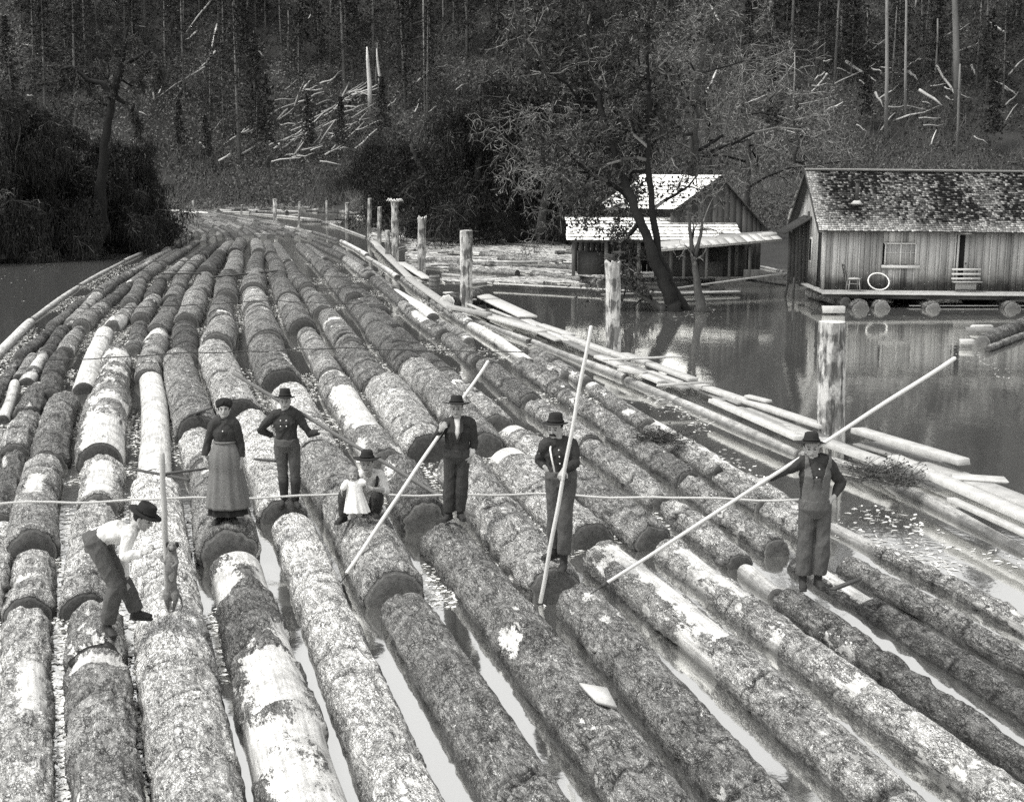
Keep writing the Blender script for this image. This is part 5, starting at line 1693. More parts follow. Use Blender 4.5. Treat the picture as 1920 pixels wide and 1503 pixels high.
# fallen trunks
FL = [(415, 5, 350, 88, 4), (370, 80, 348, 95, 4), (408, 70, 395, 145, 4), (405, 120, 375, 165, 5), (385, 150, 300, 245, 4), (45, 100, 110, 122, 3), (295, 165, 291, 205, 4), (288, 195, 290, 210, 4), (420, 245, 400, 278, 3), (505, 245, 440, 275, 3), (540, 230, 520, 250, 4),
      (455, 315, 500, 285, 4), (525, 290, 510, 300, 5), (470, 270, 420, 300, 3), (375, 288, 388, 300, 5), (550, 285, 610, 225, 3), (640, 240, 560, 285, 4), (510, 335, 565, 325, 3), (600, 325, 640, 332, 3), (610, 310, 640, 290, 4), (640, 215, 655, 180, 4), (640, 285, 685, 262, 4),
      (645, 265, 690, 240, 3), (640, 300, 665, 285, 4), (660, 245, 705, 225, 4), (780, 178, 814, 143, 6), (785, 215, 790, 205, 3), (933, 76, 953, 100, 3), (950, 125, 965, 115, 3), (805, 240, 820, 225, 3), (1585, 140, 1640, 200, 6), (1640, 200, 1655, 226, 5),
      (1630, 95, 1600, 140, 4), (1587, 105, 1600, 120, 3), (1475, 125, 1425, 165, 3), (1550, 160, 1520, 195, 4), (1545, 165, 1525, 180, 3), (1500, 153, 1540, 150, 3), (1460, 170, 1480, 200, 3), (1475, 206, 1570, 214, 3), (1465, 226, 1570, 216, 3), (1545, 235, 1580, 215, 4),
      (1632, 155, 1655, 162, 4), (1703, 160, 1718, 190, 6), (1722, 200, 1765, 230, 7), (1720, 140, 1775, 150, 4), (1755, 152, 1795, 220, 5), (1660, 228, 1700, 222, 4), (1680, 245, 1760, 215, 4), (1730, 262, 1770, 258, 4), (1855, 67, 1897, 95, 5), (1820, 150, 1827, 168, 5),
      (1745, 292, 1755, 262, 3), (1330, 35, 1352, 65, 5), (1330, 190, 1345, 150, 5), (1772, 208, 1795, 222, 4), (1888, 172, 1918, 140, 3), (1330, 190, 1322, 200, 5), (1380, 230, 1440, 200, 3), (930, 90, 948, 110, 3), (560, 255, 640, 205, 3)]
for q in range(58):
    px = rr.gauss(585, 75); py = rr.uniform(185, 322) + (px - 585) * -.12
    if not 380 < px < 745: continue
    a = math.radians(rr.gauss(28, 16)); L_ = rr.uniform(14, 60)
    FL.append((px, py, px + L_ * math.cos(a), py - L_ * math.sin(a), rr.uniform(2.2, 4.5)))
for q in range(34):
    px = rr.uniform(1400, 1900); py = rr.uniform(90, 280); a = math.radians(rr.choice([-35, 20, 40]) + rr.gauss(0, 14)); L_ = rr.uniform(14, 70)
    FL.append((px, py, px + L_ * math.cos(a), py - L_ * math.sin(a), rr.uniform(1.8, 3.6)))
for q in range(30):
    px = rr.uniform(0, 1300); py = rr.uniform(10, 230); a = math.radians(rr.choice([60, 30, -30]) + rr.gauss(0, 14)); L_ = rr.uniform(10, 45)
    FL.append((px, py, px + L_ * math.cos(a), py - L_ * math.sin(a), rr.uniform(1.5, 3.)))
for i_, (x0, y0, x1, y1, wpx) in enumerate(FL):
    A0 = on_ground(x0, y0)
    B0 = atY(x1, y1, A0.y + (y0 - y1) * .06)
    g = float(ground_z(np.array([B0.x]), np.array([B0.y]))[0])
    up_ = Vector((0, 0, .9 + rr.random() * .9))
    # pull both ends toward the eye side of the brush so that the trunk lies on top of it
    A1, B1 = A0 + up_, B0 + up_
    if B1.z < g + .5: B1.z = g + .9
    r = max(.07, wpx / scale_at(A0) / 2)
    mb = MB(); d_ = B1 - A1
    mb.tube([Vector((0, 0, 0)), d_ * .3 + Vector((0, 0, rr.uniform(-.15, .15))), d_ * .65 + Vector((0, 0, rr.uniform(-.2, .2))), d_], [r, r * .95, r * .8, r * .45], 6, tone=rr.uniform(.0, .85), wob=.1)
    o = mb.build("fallen_trunk", SNAG, None); o.location = A1
    tag(o, "bleached fallen trunk lying among the slash on the hillside", "fallen trunk", "fallen trunks on the hillside")

# brush caught on the boom
TUFT = simple("dry brush", .10, .9, 8, .5, .005)
for (px, py, n_, sz, lab) in [(1240, 826, 260, .24, "dark tuft of brush lying on the raft's outer log"), (1640, 892, 260, .30, "tangle of brush hanging off the end of the boom log"), (1690, 905, 160, .22, "smaller tangle of brush along the boom beside the first"),
                                ]:
    p = G(px, py, .3)
    S = []
    for _ in range(n_):
        a = rr.uniform(0, 6.28); e = rr.uniform(-.2, 1.0)
        d = Vector((math.cos(a) * 1.5, math.sin(a), e * .7)) * sz * rr.uniform(.5, 1.3)
        o_ = Vector((rr.gauss(0, sz * .5), rr.gauss(0, sz * .4), rr.uniform(-.05, .1)))
        S.append((o_, o_ + d, .006, .003))
    p0, p1, a0, a1 = seg_arr(S); mb = MB(); mb.segs(p0, p1, a0, a1, 3, tone=RNG.uniform(-.3, 1., len(p0)))
    mb.cards(p1, .02, tone=.3)
    o = mb.build("brush_tuft", TUFT, None); o.location = p
    tag(o, lab, "brush")
# ------------------------------------------------------------------ people, dog, pike poles
bpy.context.view_layer.update()
DGR = bpy.context.evaluated_depsgraph_get()


def cast(px, py):
    """the surface point of the raft seen at a photo position"""
    ok, loc, nrm, idx, ob, mx = scene.ray_cast(DGR, Vector((0, 0, CH)), ray(px, py).normalized())
    if ok and ob.name.startswith(('log', 'cut_end', 'boom')):
        return loc
    return G(px, py, .45)


def rest_z(x, y, ref):
    """height of the log surface under (x, y)"""
    ok, loc, nrm, idx, ob, mx = scene.ray_cast(DGR, Vector((x, y, ref + .5)), Vector((0, 0, -1)))
    return loc.z if ok and loc.z > .1 else ref


def cloth(name, g, var=.3, scale=14., rough=.9, bump=.006, fine=90.):
    return simple(name, g, rough, scale, var, bump, tone=False, fine=fine, spec=.15)


SKIN = cloth("bare skin", .36, .12, 10, .6, .002)  # lightly mottled skin tone shared by all figures
C_BLACK = cloth("black felt", .024, .4, 20)
C_DARK = cloth("dark wool shirt", .042, .4, 12)
C_JEAN = cloth("worn denim", .085, .55, 9, fine=120)
C_JEAN2 = cloth("dark worn trousers", .055, .6, 9, fine=120)
C_OVER = cloth("faded overalls", .095, .5, 10, fine=140)
C_VEST = cloth("grey vest", .12, .35, 14)
C_LIGHT = cloth("light undershirt", .62, .12, 10)
C_WHITE = cloth("white cotton", .8, .06, 8)
C_SKIRT = cloth("speckled grey skirt", .15, .7, 60, fine=150)
C_BOOT = cloth("scuffed leather", .04, .6, 18, .6)
C_HAIR = cloth("dark hair", .02, .5, 30)
C_HAIRL = cloth("fair baby hair", .22, .3, 30)
C_LINE = cloth("dark features", .03, .2, 30)
C_DOG = cloth("short brindled coat", .18, .7, 16)
C_DOGD = cloth("dark muzzle coat", .035, .5, 30)


def ball_m(mb, c, R, axes, n=14):
    """ellipsoid with radii R along the three axes"""
    s = mb.n; k = len(mb.V)
    mb.ball((0, 0, 0), 1, n)
    A = np.array([list(a) for a in axes], float)
    mb.V[k] = (mb.V[k] * np.asarray(R)) @ A + np.array(c, float)


def ell_tube(mb, pts, Wd, Dp, side, n=20):
    P = np.asarray([list(p) for p in pts], float)
    T, _, _ = frames(P)
    sd = np.asarray([list(v) for v in (side if isinstance(side, list) else [side] * len(P))], float)
    A = sd - T * (T * sd).sum(1)[:, None]; A /= np.linalg.norm(A, axis=1)[:, None]
    B = np.cross(A, T)
    th = np.linspace(0, 2 * np.pi, n, endpoint=False)
    V = P[:, None] + A[:, None] * (np.asarray(Wd)[:, None, None] * np.cos(th)[None, :, None]) + B[:, None] * (np.asarray(Dp)[:, None, None] * np.sin(th)[None, :, None])
    k = len(P)
    i = np.arange(k - 1)[:, None] * n; j = np.arange(n)[None, :]; j2 = (j + 1) % n
    F = np.stack([i + j, i + n + j, i + n + j2, i + j2], -1).reshape(-1, 4)
    mb._add(V.reshape(-1, 3), F, Fn=[list(range(n)), list(range(k * n - 1, (k - 1) * n - 1, -1))])


def fuse(mb, name, mat, parent, voxel=.006, smooth_it=4, fold=0., fseed=0, org=None, fscale=14.):
    """weld everything in mb into one continuous skin"""
    me = mb.mesh(name, mat)
    o = bpy.data.objects.new("weld", me)
    col.objects.link(o)
    r = o.modifiers.new("r", 'REMESH'); r.mode = 'VOXEL'; r.voxel_size = voxel; r.use_smooth_shade = True
    if smooth_it:
        s_ = o.modifiers.new("s", 'SMOOTH'); s_.iterations = smooth_it; s_.factor = .5
    dg = bpy.context.evaluated_depsgraph_get()
    new = bpy.data.meshes.new_from_object(o.evaluated_get(dg))
    bpy.data.objects.remove(o)
    n = len(new.vertices)
    V = np.empty(n * 3); new.vertices.foreach_get("co", V); V = V.reshape(-1, 3)
    if fold:
        Nn = np.empty(n * 3); new.vertices.foreach_get("normal", Nn); Nn = Nn.reshape(-1, 3)
        a = fbm(V * (fscale, fscale, fscale * .55) + fseed, 3, 3) - .5
        W = V @ np.array([[.8, .1, .5], [-.2, .9, .3], [-.5, -.35, .55]])
        b = 1 - np.abs(2 * fbm(W * (fscale * .9, fscale * .9, fscale * .3) + fseed, 2, 9) - 1) - .7
        V = V + Nn * ((a * 1.0 + b * .7) * fold)[:, None]
    if org is not None: V = V - np.array(org)
    new.vertices.foreach_set("co", V.ravel())
    new.name = name
    new.materials.clear(); new.materials.append(mat)
    new.polygons.foreach_set("use_smooth", np.ones(len(new.polygons), dtype=bool))
    new.update()
    return obj(name, new, parent)


def head(mb, c, f, u, s=1., child=False):
    f = f.normalized(); r = f.cross(u).normalized(); u = r.cross(f).normalized()
    ax = (r, f, u)
    ball_m(mb, c + u * .022 * s - f * .008 * s, (.075 * s, .095 * s, .088 * s), ax, 18)
    if child:
        ball_m(mb, c - u * .03 * s + f * .03 * s, (.062 * s, .06 * s, .055 * s), ax)
        mb.tube([c + f * .085 * s, c + f * .1 * s - u * .022 * s], [.008 * s, .012 * s], 8, round_end=True)
        return f, r, u
    ball_m(mb, c - u * .035 * s + f * .022 * s, (.060 * s, .070 * s, .072 * s), ax, 16)
    ball_m(mb, c - u * .095 * s + f * .052 * s, (.028 * s, .026 * s, .022 * s), ax, 12)        # chin
    for sg in (-1, 1):
        mb.tube([c - u * .02 * s + r * sg * .066 * s - f * .01 * s, c - u * .078 * s + r * sg * .046 * s + f * .02 * s, c - u * .096 * s + r * sg * .012 * s + f * .054 * s], .017 * s, 8, round_end=True)   # jaw
        ball_m(mb, c - u * .022 * s + r * sg * .036 * s + f * .066 * s, (.022 * s, .018 * s, .018 * s), ax, 10)   # cheek
        ball_m(mb, c - u * .008 * s + r * sg * .078 * s - f * .012 * s, (.009 * s, .018 * s, .030 * s), ax, 10)    # ear
    mb.tube([c + u * .018 * s + r * .045 * s + f * .074 * s, c + u * .02 * s + f * .086 * s, c + u * .018 * s - r * .045 * s + f * .074 * s], .010 * s, 8, round_end=True)  # brow
    mb.tube([c + u * .012 * s + f * .086 * s, c - u * .022 * s + f * .108 * s, c - u * .034 * s + f * .104 * s], [.008 * s, .012 * s, .014 * s], 8, round_end=True)  # nose
    mb.tube([c - u * .06 * s + r * .018 * s + f * .085 * s, c - u * .058 * s + f * .090 * s, c - u * .06 * s - r * .018 * s + f * .085 * s], .008 * s, 8, round_end=True)  # lips
    return f, r, u


def face_marks(c, f, r, u, s, parent, org, moust=False, brows=True):
    for sg in (-1, 1):
        mb = MB(); ball_m(mb, c + u * .0 * s + r * sg * .031 * s + f * .083 * s - org, (.013 * s, .007 * s, .006 * s), (r, f, u), 8); mb.build("eye", C_LINE, parent, smooth=True)
        if brows:
            mb = MB(); mb.tube([c + u * .022 * s + r * sg * .016 * s + f * .094 * s - org, c + u * .026 * s + r * sg * .048 * s + f * .080 * s - org], .0036 * s, 5); mb.build("eyebrow", C_HAIR, parent)
    mb = MB(); mb.tube([c - u * .061 * s + r * .022 * s + f * .088 * s - org, c - u * .060 * s + f * .097 * s - org, c - u * .061 * s - r * .022 * s + f * .088 * s - org], .0035 * s, 5); mb.build("mouth", C_LINE, parent)
    if moust:
        mb = MB()
        for sg in (-1, 1):
            mb.tube([c - u * .044 * s + f * .104 * s - org, c - u * .050 * s + r * sg * .026 * s + f * .094 * s - org, c - u * .072 * s + r * sg * .040 * s + f * .078 * s - org], [.013 * s, .011 * s, .004 * s], 8)
        mb.build("moustache", C_HAIR, parent, smooth=True)


def hand(mb, w, d, nrm, s=1., curl=.5, thumb=1, spreadf=.0):
    """wrist, direction of the palm, palm normal (curl direction)"""
    d = d.normalized(); nrm = (nrm - d * nrm.dot(d)).normalized(); sd = d.cross(nrm).normalized()
    ell_tube(mb, [w - d * .02, w + d * .02 * s, w + d * .06 * s, w + d * .088 * s], [.024 * s, .030 * s, .041 * s, .038 * s], [.019 * s, .016 * s, .015 * s, .011 * s], sd, 14)
    for k_, (o_, l_) in enumerate(((-1.5, .80), (-.5, 1.), (.5, .95), (1.5, .75))):
        p = w + d * (.085 - .004 * abs(o_)) * s + sd * o_ * .0215 * s * -thumb
        dd = (d + sd * o_ * -thumb * (.06 + spreadf)).normalized(); P_ = [p]
        a = curl * (.5 + .15 * k_)
        for q, seg in enumerate((.044, .028, .022)):
            ca, sa = math.cos(a), math.sin(a)
            p = p + (dd * ca + nrm * sa) * seg * l_ * s; P_.append(p); a += curl * (.9 + .1 * k_)
        mb.tube(P_, [.0092 * s, .0086 * s, .008 * s, .007 * s], 8, round_end=True)
    p0 = w + d * .022 * s + sd * thumb * .026 * s
    p1 = p0 + (d * .6 + sd * thumb * .7 + nrm * .25).normalized() * .042 * s
    p2 = p1 + (d * .9 + sd * thumb * .15 + nrm * (.3 + .5 * curl)).normalized() * .032 * s
    mb.tube([p0, p1, p2], [.013 * s, .0105 * s, .009 * s], 8, round_end=True)


def hat(parent, c, f, u, s, org, brim=.075, crown_h=.105, tilt=0., droop=.02, crease=True, lab=None, front=0.):
    """felt hat; c = head centre"""
    f = f.normalized(); r = f.cross(u).normalized(); u = r.cross(f).normalized()
    uu = (u * math.cos(tilt) - f * math.sin(tilt)).normalized(); ff = uu.cross(r).normalized() * -1
    ff = r.cross(uu).normalized() * -1
    if ff.dot(f) < 0: ff = -ff
    b0 = c + uu * .062 * s - ff * .004 * s
    n = 36
    th = np.linspace(0, 2 * np.pi, n, endpoint=False)
    rows = []
    prof = [(0., 1., .0), (.35, 1., .012), (.7, 1., .0), (1., 1., -.012)]
    V = []
    def ringp(rad_r, rad_f, h, wav=0.):
        out = []
        for t in th:
            z = h + wav * (math.cos(2 * t) * -.5 + .12 * math.sin(3 * t + 1))
            out.append(b0 + r * (math.cos(t) * rad_r) + ff * (math.sin(t) * rad_f) + uu * z - org)
        return out
    R0, F0 = .084 * s, .104 * s
    rings = [ringp(.03 * s, .045 * s, crown_h * s * (.80 if crease else 1.0)), ringp(.052 * s, .072 * s, crown_h * s * 1.0), ringp(.070 * s, .088 * s, crown_h * s * .90), ringp(.079 * s, .097 * s, crown_h * s * .5), ringp(R0, F0, .012 * s),
             ringp(R0 + brim * .35 * s, F0 + brim * .35 * s, .003 * s, droop * .3), ringp(R0 + brim * s, F0 + brim * s, front, droop), ringp(R0 + brim * s, F0 + brim * s, -.006 * s + front, droop),
             ringp(R0 - .003, F0 - .003, -.006 * s), ringp(.06 * s, .08 * s, crown_h * .4 * s)]
    V = [b0 + uu * crown_h * s * (.76 if crease else 1.04) - org]
    for rg in rings: V += rg
    F3 = [[0, 1 + (q + 1) % n, 1 + q] for q in range(n)]; F4 = []
    for i in range(len(rings) - 1):
        for q in range(n):
            a0 = 1 + i * n
            F4.append([a0 + q, a0 + (q + 1) % n, a0 + n + (q + 1) % n, a0 + n + q])
    me = mesh_np("hat", np.array([list(v) for v in V]), [np.array(F4), np.array(F3)], C_BLACK, tone=np.full(len(V), .5), smooth=True)
    o = obj("hat", me, parent)
    if lab: o["label"] = lab
    b = MB()
    P_ = [list(x) for x in ringp(R0 * 1.012, F0 * 1.012, .022 * s)]; P_.append(P_[0])
    b.tube(P_, .012 * s, 4); b.build("hat_band", C_HAIR, o)
    return o


def boot(mb, ankle, toe_dir, s, sole_z, lower=.12):
    t = Vector((toe_dir.x, toe_dir.y, toe_dir.z)).normalized()
    side = Vector((-t.y, t.x, 0))
    if side.length < .1: side = Vector((1, 0, 0))
    side.normalize()
    a = ankle
    heel = Vector((a.x, a.y, sole_z + .035 * s)) - t * .055 * s
    toe = Vector((a.x, a.y, sole_z + .03 * s)) + t * .165 * s
    mb.tube([a + Vector((0, 0, lower * s)), a + Vector((0, 0, .02)), Vector((a.x, a.y, sole_z + .06 * s))], [.050 * s, .045 * s, .047 * s], 12, round_end=True)
    ell_tube(mb, [heel - t * .01, heel + t * .05 * s, (heel + toe) / 2 + Vector((0, 0, .012 * s)), toe - t * .04 * s, toe], [.028 * s, .036 * s, .040 * s, .046 * s, .026 * s], [.034 * s, .05 * s, .046 * s, .032 * s, .018 * s], side, 14)
    # sole and heel block
    ell_tube(mb, [Vector((heel.x, heel.y, sole_z + .008)) - t * .02 * s, Vector((toe.x, toe.y, sole_z + .008)) + t * .005], [.037 * s, .043 * s], [.012 * s, .012 * s], side, 12)


def figure(label, J, Y, o):
    """J: joints in photo positions with a depth offset; o: options"""
    s = o.get('s', 1.)
    P = {k_: atY(v[0], v[1], Y + (v[2] if len(v) > 2 else 0)) for k_, v in J.items()}
    f = Vector(o.get('face', (0, -1, -.05))); u = Vector(o.get('up', (0, 0, 1)))
    hc = P['head']
    sh_mid = (P['sl'] + P['sr']) / 2; hip_mid = (P['hl'] + P['hr']) / 2
    sd_sh = (P['sr'] - P['sl']).normalized(); sd_hp = (P['hr'] - P['hl']).normalized()
    spine = [hip_mid, hip_mid.lerp(sh_mid, .22), hip_mid.lerp(sh_mid, .45), hip_mid.lerp(sh_mid, .75), sh_mid]
    bend = Vector(o.get('bend', (0, 0, 0)))
    spine[2] = spine[2] + bend * .8; spine[3] = spine[3] + bend * .7; spine[1] = spine[1] + bend * .4
    neck = sh_mid + (hc - sh_mid) * .45
    sds = [sd_hp, sd_hp.lerp(sd_sh, .25), sd_hp.lerp(sd_sh, .5), sd_sh, sd_sh]
    shw = (P['sr'] - P['sl']).length / 2
    org = Vector((hip_mid.x, hip_mid.y, 0.)); org.z = min(P['al'].z, P['ar'].z) - .08
    g = o.get('girth', 1.)

    def torso(mb, inf, lo=0, hi=5):
        Wd = [.155 * s, .140 * s, .138 * s, .165 * s, max(.10, shw - .045)]; Dp = [.115 * s, .10 * s, .098 * s, .115 * s, .07 * s]
        Wd = [(w_ * g + inf) for w_ in Wd]; Dp = [(d_ * g + inf) for d_ in Dp]
        top = sh_mid + (hc - sh_mid).normalized() * .045 * s
        pts = [spine[0] - (spine[1] - spine[0]).normalized() * .03] + spine[0:] + [top]
        WW = [Wd[0] * .9] + Wd + [.07 * s + inf]; DD = [Dp[0] * .9] + Dp + [.058 * s + inf]
        ss_ = [sds[0]] + sds + [sds[-1]]
        # smooth resample
        ell_tube(mb, pts[lo:hi + 2], WW[lo:hi + 2], DD[lo:hi + 2], ss_[lo:hi + 2], 22)
        if hi >= 5:
            for k_ in ('sl', 'sr'):
                mb.tube([sh_mid.lerp(P[k_], .3) + Vector((0, 0, .02)), P[k_]], [.07 * s + inf, .062 * s + inf], 12, round_end=True)

    def arm(mb, k_, inf, upto=1., uf=1.):
        a, e, w_ = P['s' + k_], P['e' + k_], P['w' + k_]
        mb.tube([a, a.lerp(e, .35), a.lerp(e, .8), e], [(.055 * s + inf) * uf, (.052 * s + inf) * uf, .043 * s + inf, .041 * s + inf], 12, round_end=True)
        if upto > 0:
            w2 = e.lerp(w_, upto)
            mb.tube([e, e.lerp(w2, .3), w2], [.041 * s + inf, .041 * s + inf, (.041 - .015 * upto) * s + inf * 1.1], 12)
            mb.ball(e, .041 * s + inf, 10)

    def leg(mb, k_, inf, upto=1., loose=0.):
        h_, kn, an = P['h' + k_], P['k' + k_], P['a' + k_]
        mb.tube([h_, h_.lerp(kn, .3), h_.lerp(kn, .75), kn], [.082 * s + inf, .080 * s + inf, .060 * s + inf + loose * .3, .055 * s + inf + loose * .6], 14, round_end=True)
        a2 = kn.lerp(an, upto)
        mb.tube([kn, kn.lerp(a2, .3), kn.lerp(a2, .7), a2], [.055 * s + inf + loose * .6, .056 * s + inf + loose * .8, .046 * s + inf + loose, .040 * s + inf + loose * 1.1], 14)
        mb.ball(kn, .055 * s + inf + loose * .5, 10)
    # ---- body
    mb = MB()
    torso(mb, -.004)
    for k_ in 'lr': arm(mb, k_, -.003); leg(mb, k_, -.006)
    mb.tube([sh_mid, neck, hc - u * .03 + f * -.012], [.062 * s, .054 * s, .052 * s], 12, round_end=True)
    ff, rr_, uu = head(mb, hc, f, u, s * o.get('hs', 1.))
    for k_ in 'lr':
        hd = o['hand_' + k_]
        hand(mb, P['w' + k_], Vector(hd[0]), Vector(hd[1]), s * 1.02, hd[2], hd[3], hd[4] if len(hd) > 4 else 0)
    body = fuse(mb, "person", SKIN, None, .0052, 3, org=org)
    body.location = org
    tag(body, label, "person", o.get('group'))
    face_marks(hc, ff, rr_, uu, s * o.get('hs', 1.), body, org, o.get('moust', False))

    def off(mb):
        mb.V = [v - np.array(org) for v in mb.V]; return mb
    # ---- shirt
    mb = MB(); torso(mb, .012, 1, 5)
    for k_ in 'lr': arm(mb, k_, .011, o.get('sleeve_' + k_, .9), 1.05)
    if o.get('collar', True):
        mb.tube([neck + Vector((math.cos(a) * .058 * s, math.sin(a) * .055 * s, -.012 + .01 * math.sin(a))) for a in np.linspace(0, 2 * math.pi, 17)], .013, 6)
    sh = fuse(off(mb), o.get('top_name', "shirt"), o['top'], body, .007, 2, fold=.028, fseed=hc.x * 3)
    # ---- trousers or skirt
    if o.get('trousers', True):
        mb = MB(); torso(mb, .016, 0, 1)
        ell_tube(mb, [hip_mid - Vector((0, 0, .10 * s)), hip_mid, hip_mid.lerp(sh_mid, .2)], [.135 * s * g, .182 * s * g, .172 * s * g], [.105 * s, .142 * s, .134 * s], sd_hp, 20)
        for k_ in 'lr': leg(mb, k_, .014, o.get('leglen', .93), o.get('loose', .012))
        tr = fuse(off(mb), o.get('bottom_name', "trousers"), o['bottom'], body, .007, 2, fold=.022, fseed=hc.x * 5, fscale=11)
    for k_ in 'lr':
        mb = MB()
        sole = P['f' + k_]
        td = Vector(o['toe_' + k_])
        boot(mb, P['a' + k_], td, s, P['sole_' + k_ + '_z'] if 'sole_' + k_ + '_z' in P else P['a' + k_].z - .085 * s)
        fuse(off(mb), "boot", C_BOOT, body, .006, 2)
    if not o.get('nohair'):
        mb = MB(); ball_m(mb, hc + uu * .022 * s - ff * .024 * s, (.0815 * s, .086 * s, .078 * s), (rr_, ff, uu), 16); mb.V = [v - np.array(org) for v in mb.V]
        fuse(mb, "hair", C_HAIR, body, .006, 1, fold=.006, fscale=40)
    return body, P, (hc, ff, rr_, uu), org, off, (sh_mid, hip_mid, sd_sh, sd_hp, neck, spine, torso, shw)


def ground_feet(J, Y, keys=('l', 'r'), lift=.085):
    """put the soles on the log surface: f* joints give the sole positions in the photo"""
    for k_ in keys:
        p = J['f' + k_]
        q = atY(p[0], p[1], Y + (p[2] if len(p) > 2 else 0))
    return J


def footY(px, py):
    return cast(px, py).y


def strap(mb, P_, w_=.016, th_=.004, up_=None):
    for a, b in zip(P_[:-1], P_[1:]):
        mb.beam(a, b, w_, th_)


# ---- overalled man with the long pole at the right
Y = footY(1519, 1102) + .02
RM = dict(head=(1521, 839), sl=(1503, 866), sr=(1553, 868), el=(1468, 884, -.03), wl=(1438, 897, -.06), er=(1577, 905, .05), wr=(1563, 932, -.06),
          hl=(1514, 951), hr=(1542, 951), kl=(1510, 1018), kr=(1542, 1016, -.02), al=(1505, 1086), ar=(1534, 1084), fl=(1505, 1100), fr=(1534, 1100))
b, P, H_d, org, off, T_ = figure("man in faded overalls and open vest holding a very long pole over his shoulder", RM, Y,
    dict(s=1.0, face=(-.12, -1, -.04), top=C_DARK, bottom=C_OVER, bottom_name="overalls", hand_l=((-.75, -.35, -.1), (.3, .3, -.9), 1.1, 1), hand_r=((-.75, -.1, -.55), (-.1, 1, -.2), .25, -1),
         toe_l=(-.15, -1, 0), toe_r=(.15, -1, 0), loose=.028, leglen=.86, group=None))
hc, ff, rr_, uu = H_d
hat(b, hc, ff, uu, 1., org, brim=.070, crown_h=.105, tilt=.14, droop=.022, lab="black felt hat pushed back with a dented crown")
sh_mid, hip_mid, sd_sh, sd_hp, neck, spine = T_[:6]
mb = MB()                                                     # bib
ell_tube(mb, [hip_mid + Vector((0, -.035, .02)), spine[2] + Vector((0, -.03, 0)), spine[3] + Vector((0, -.035, -.02))], [.150, .12, .095], [.11, .095, .10], sd_hp, 18)
fuse(off(mb), "bib", C_OVER, b, .008, 1, fold=.006)
mb = MB(); T_[6](mb, .026, 1, 5)                               # vest, open down the front
vst = fuse(off(mb), "vest", C_VEST, b, .008, 2, fold=.012, fseed=4)
import bmesh
bmv = bmesh.new(); bmv.from_mesh(vst.data); kill = []
zt_, zb_ = (sh_mid - org).z, (spine[1] - org).z
for v in bmv.verts:
    w_ = v.co + org - spine[2]; xl = w_.dot(sd_sh); tz = (v.co.z - zb_) / (zt_ - zb_)
    if (w_.y < 0 and abs(xl) < .045 + .05 * max(0, tz - .55) * 2) or abs(xl) > T_[7] + .005 or tz > 1.28: kill.append(v)
bmesh.ops.delete(bmv, geom=kill, context='VERTS'); bmv.to_mesh(vst.data); bmv.free()
m_ = vst.modifiers.new("t", 'SOLIDIFY'); m_.thickness = .012
for k_ in (-.045, .045):
    mb = MB(); mb.ball(spine[3] + Vector((k_ * .3, -.15, .04 + k_)) - org, .008, 8)
    mb.build("shirt_button", C_WHITE, b)

# ---- man with the moustache
Y = footY(1052, 1085) + .10
MM = dict(head=(1041, 803), sl=(1022, 834, -.05), sr=(1073, 833, .05), el=(1011, 862, .10), wl=(1022, 876, -.02), er=(1079, 868, -.05), wr=(1057, 880, -.17),
          hl=(1038, 893), hr=(1066, 893), kl=(1040, 963, .02), kr=(1061, 962, -.03), al=(1040, 1032, .12), ar=(1057, 1052, -.05), fl=(1040, 1043), fr=(1057, 1070))
b, P, H_d, org, off, T_ = figure("man with a dark moustache and one white suspender holding an upright pole", MM, Y,
    dict(s=1.03, face=(-.42, -1, -.06), top=C_DARK, bottom=C_JEAN, moust=True, hand_l=((.5, -.2, -.55), (.6, .5, 0), .5, 1), hand_r=((-.35, -.55, -.7), (.25, .6, -.2), .9, 1, .03),
         toe_l=(-.85, -.5, 0), toe_r=(-.25, -1, -.1), loose=.02, leglen=.84))
hc, ff, rr_, uu = H_d
hat(b, hc, ff, uu, 1.02, org, brim=.056, crown_h=.115, tilt=.12, droop=-.012, lab="dark felt hat with a creased crown")
sh_mid, hip_mid, sd_sh, sd_hp, neck, spine = T_[:6]
mb = MB()
mb.tube([p_ - org for p_ in (sh_mid - sd_sh * .085 + Vector((0, .0, .065)), sh_mid - sd_sh * .105 + Vector((-.0, -.105, -.03)), spine[3] - sd_sh * .095 + Vector((0, -.145, -.03)), spine[1] - sd_sh * .075 + Vector((0, -.135, .0)))], .011, 5)
mb.build("suspender", C_WHITE, b)
for q in range(3):
    mb = MB(); mb.ball(spine[3].lerp(spine[1], q * .4) + Vector((-.01, -.142, .06)) - org, .009, 8)
    mb.build("shirt_button", C_WHITE, b)
mb = MB(); kr, ar_ = P['kr'], P['ar']; e1 = kr.lerp(ar_, .84)
mb.tube([e1 - org, e1 + (kr - ar_).normalized() * .10 - org], [.076, .073], 14, wob=.03); mb.build("rolled_cuff", C_VEST, b, smooth=True)

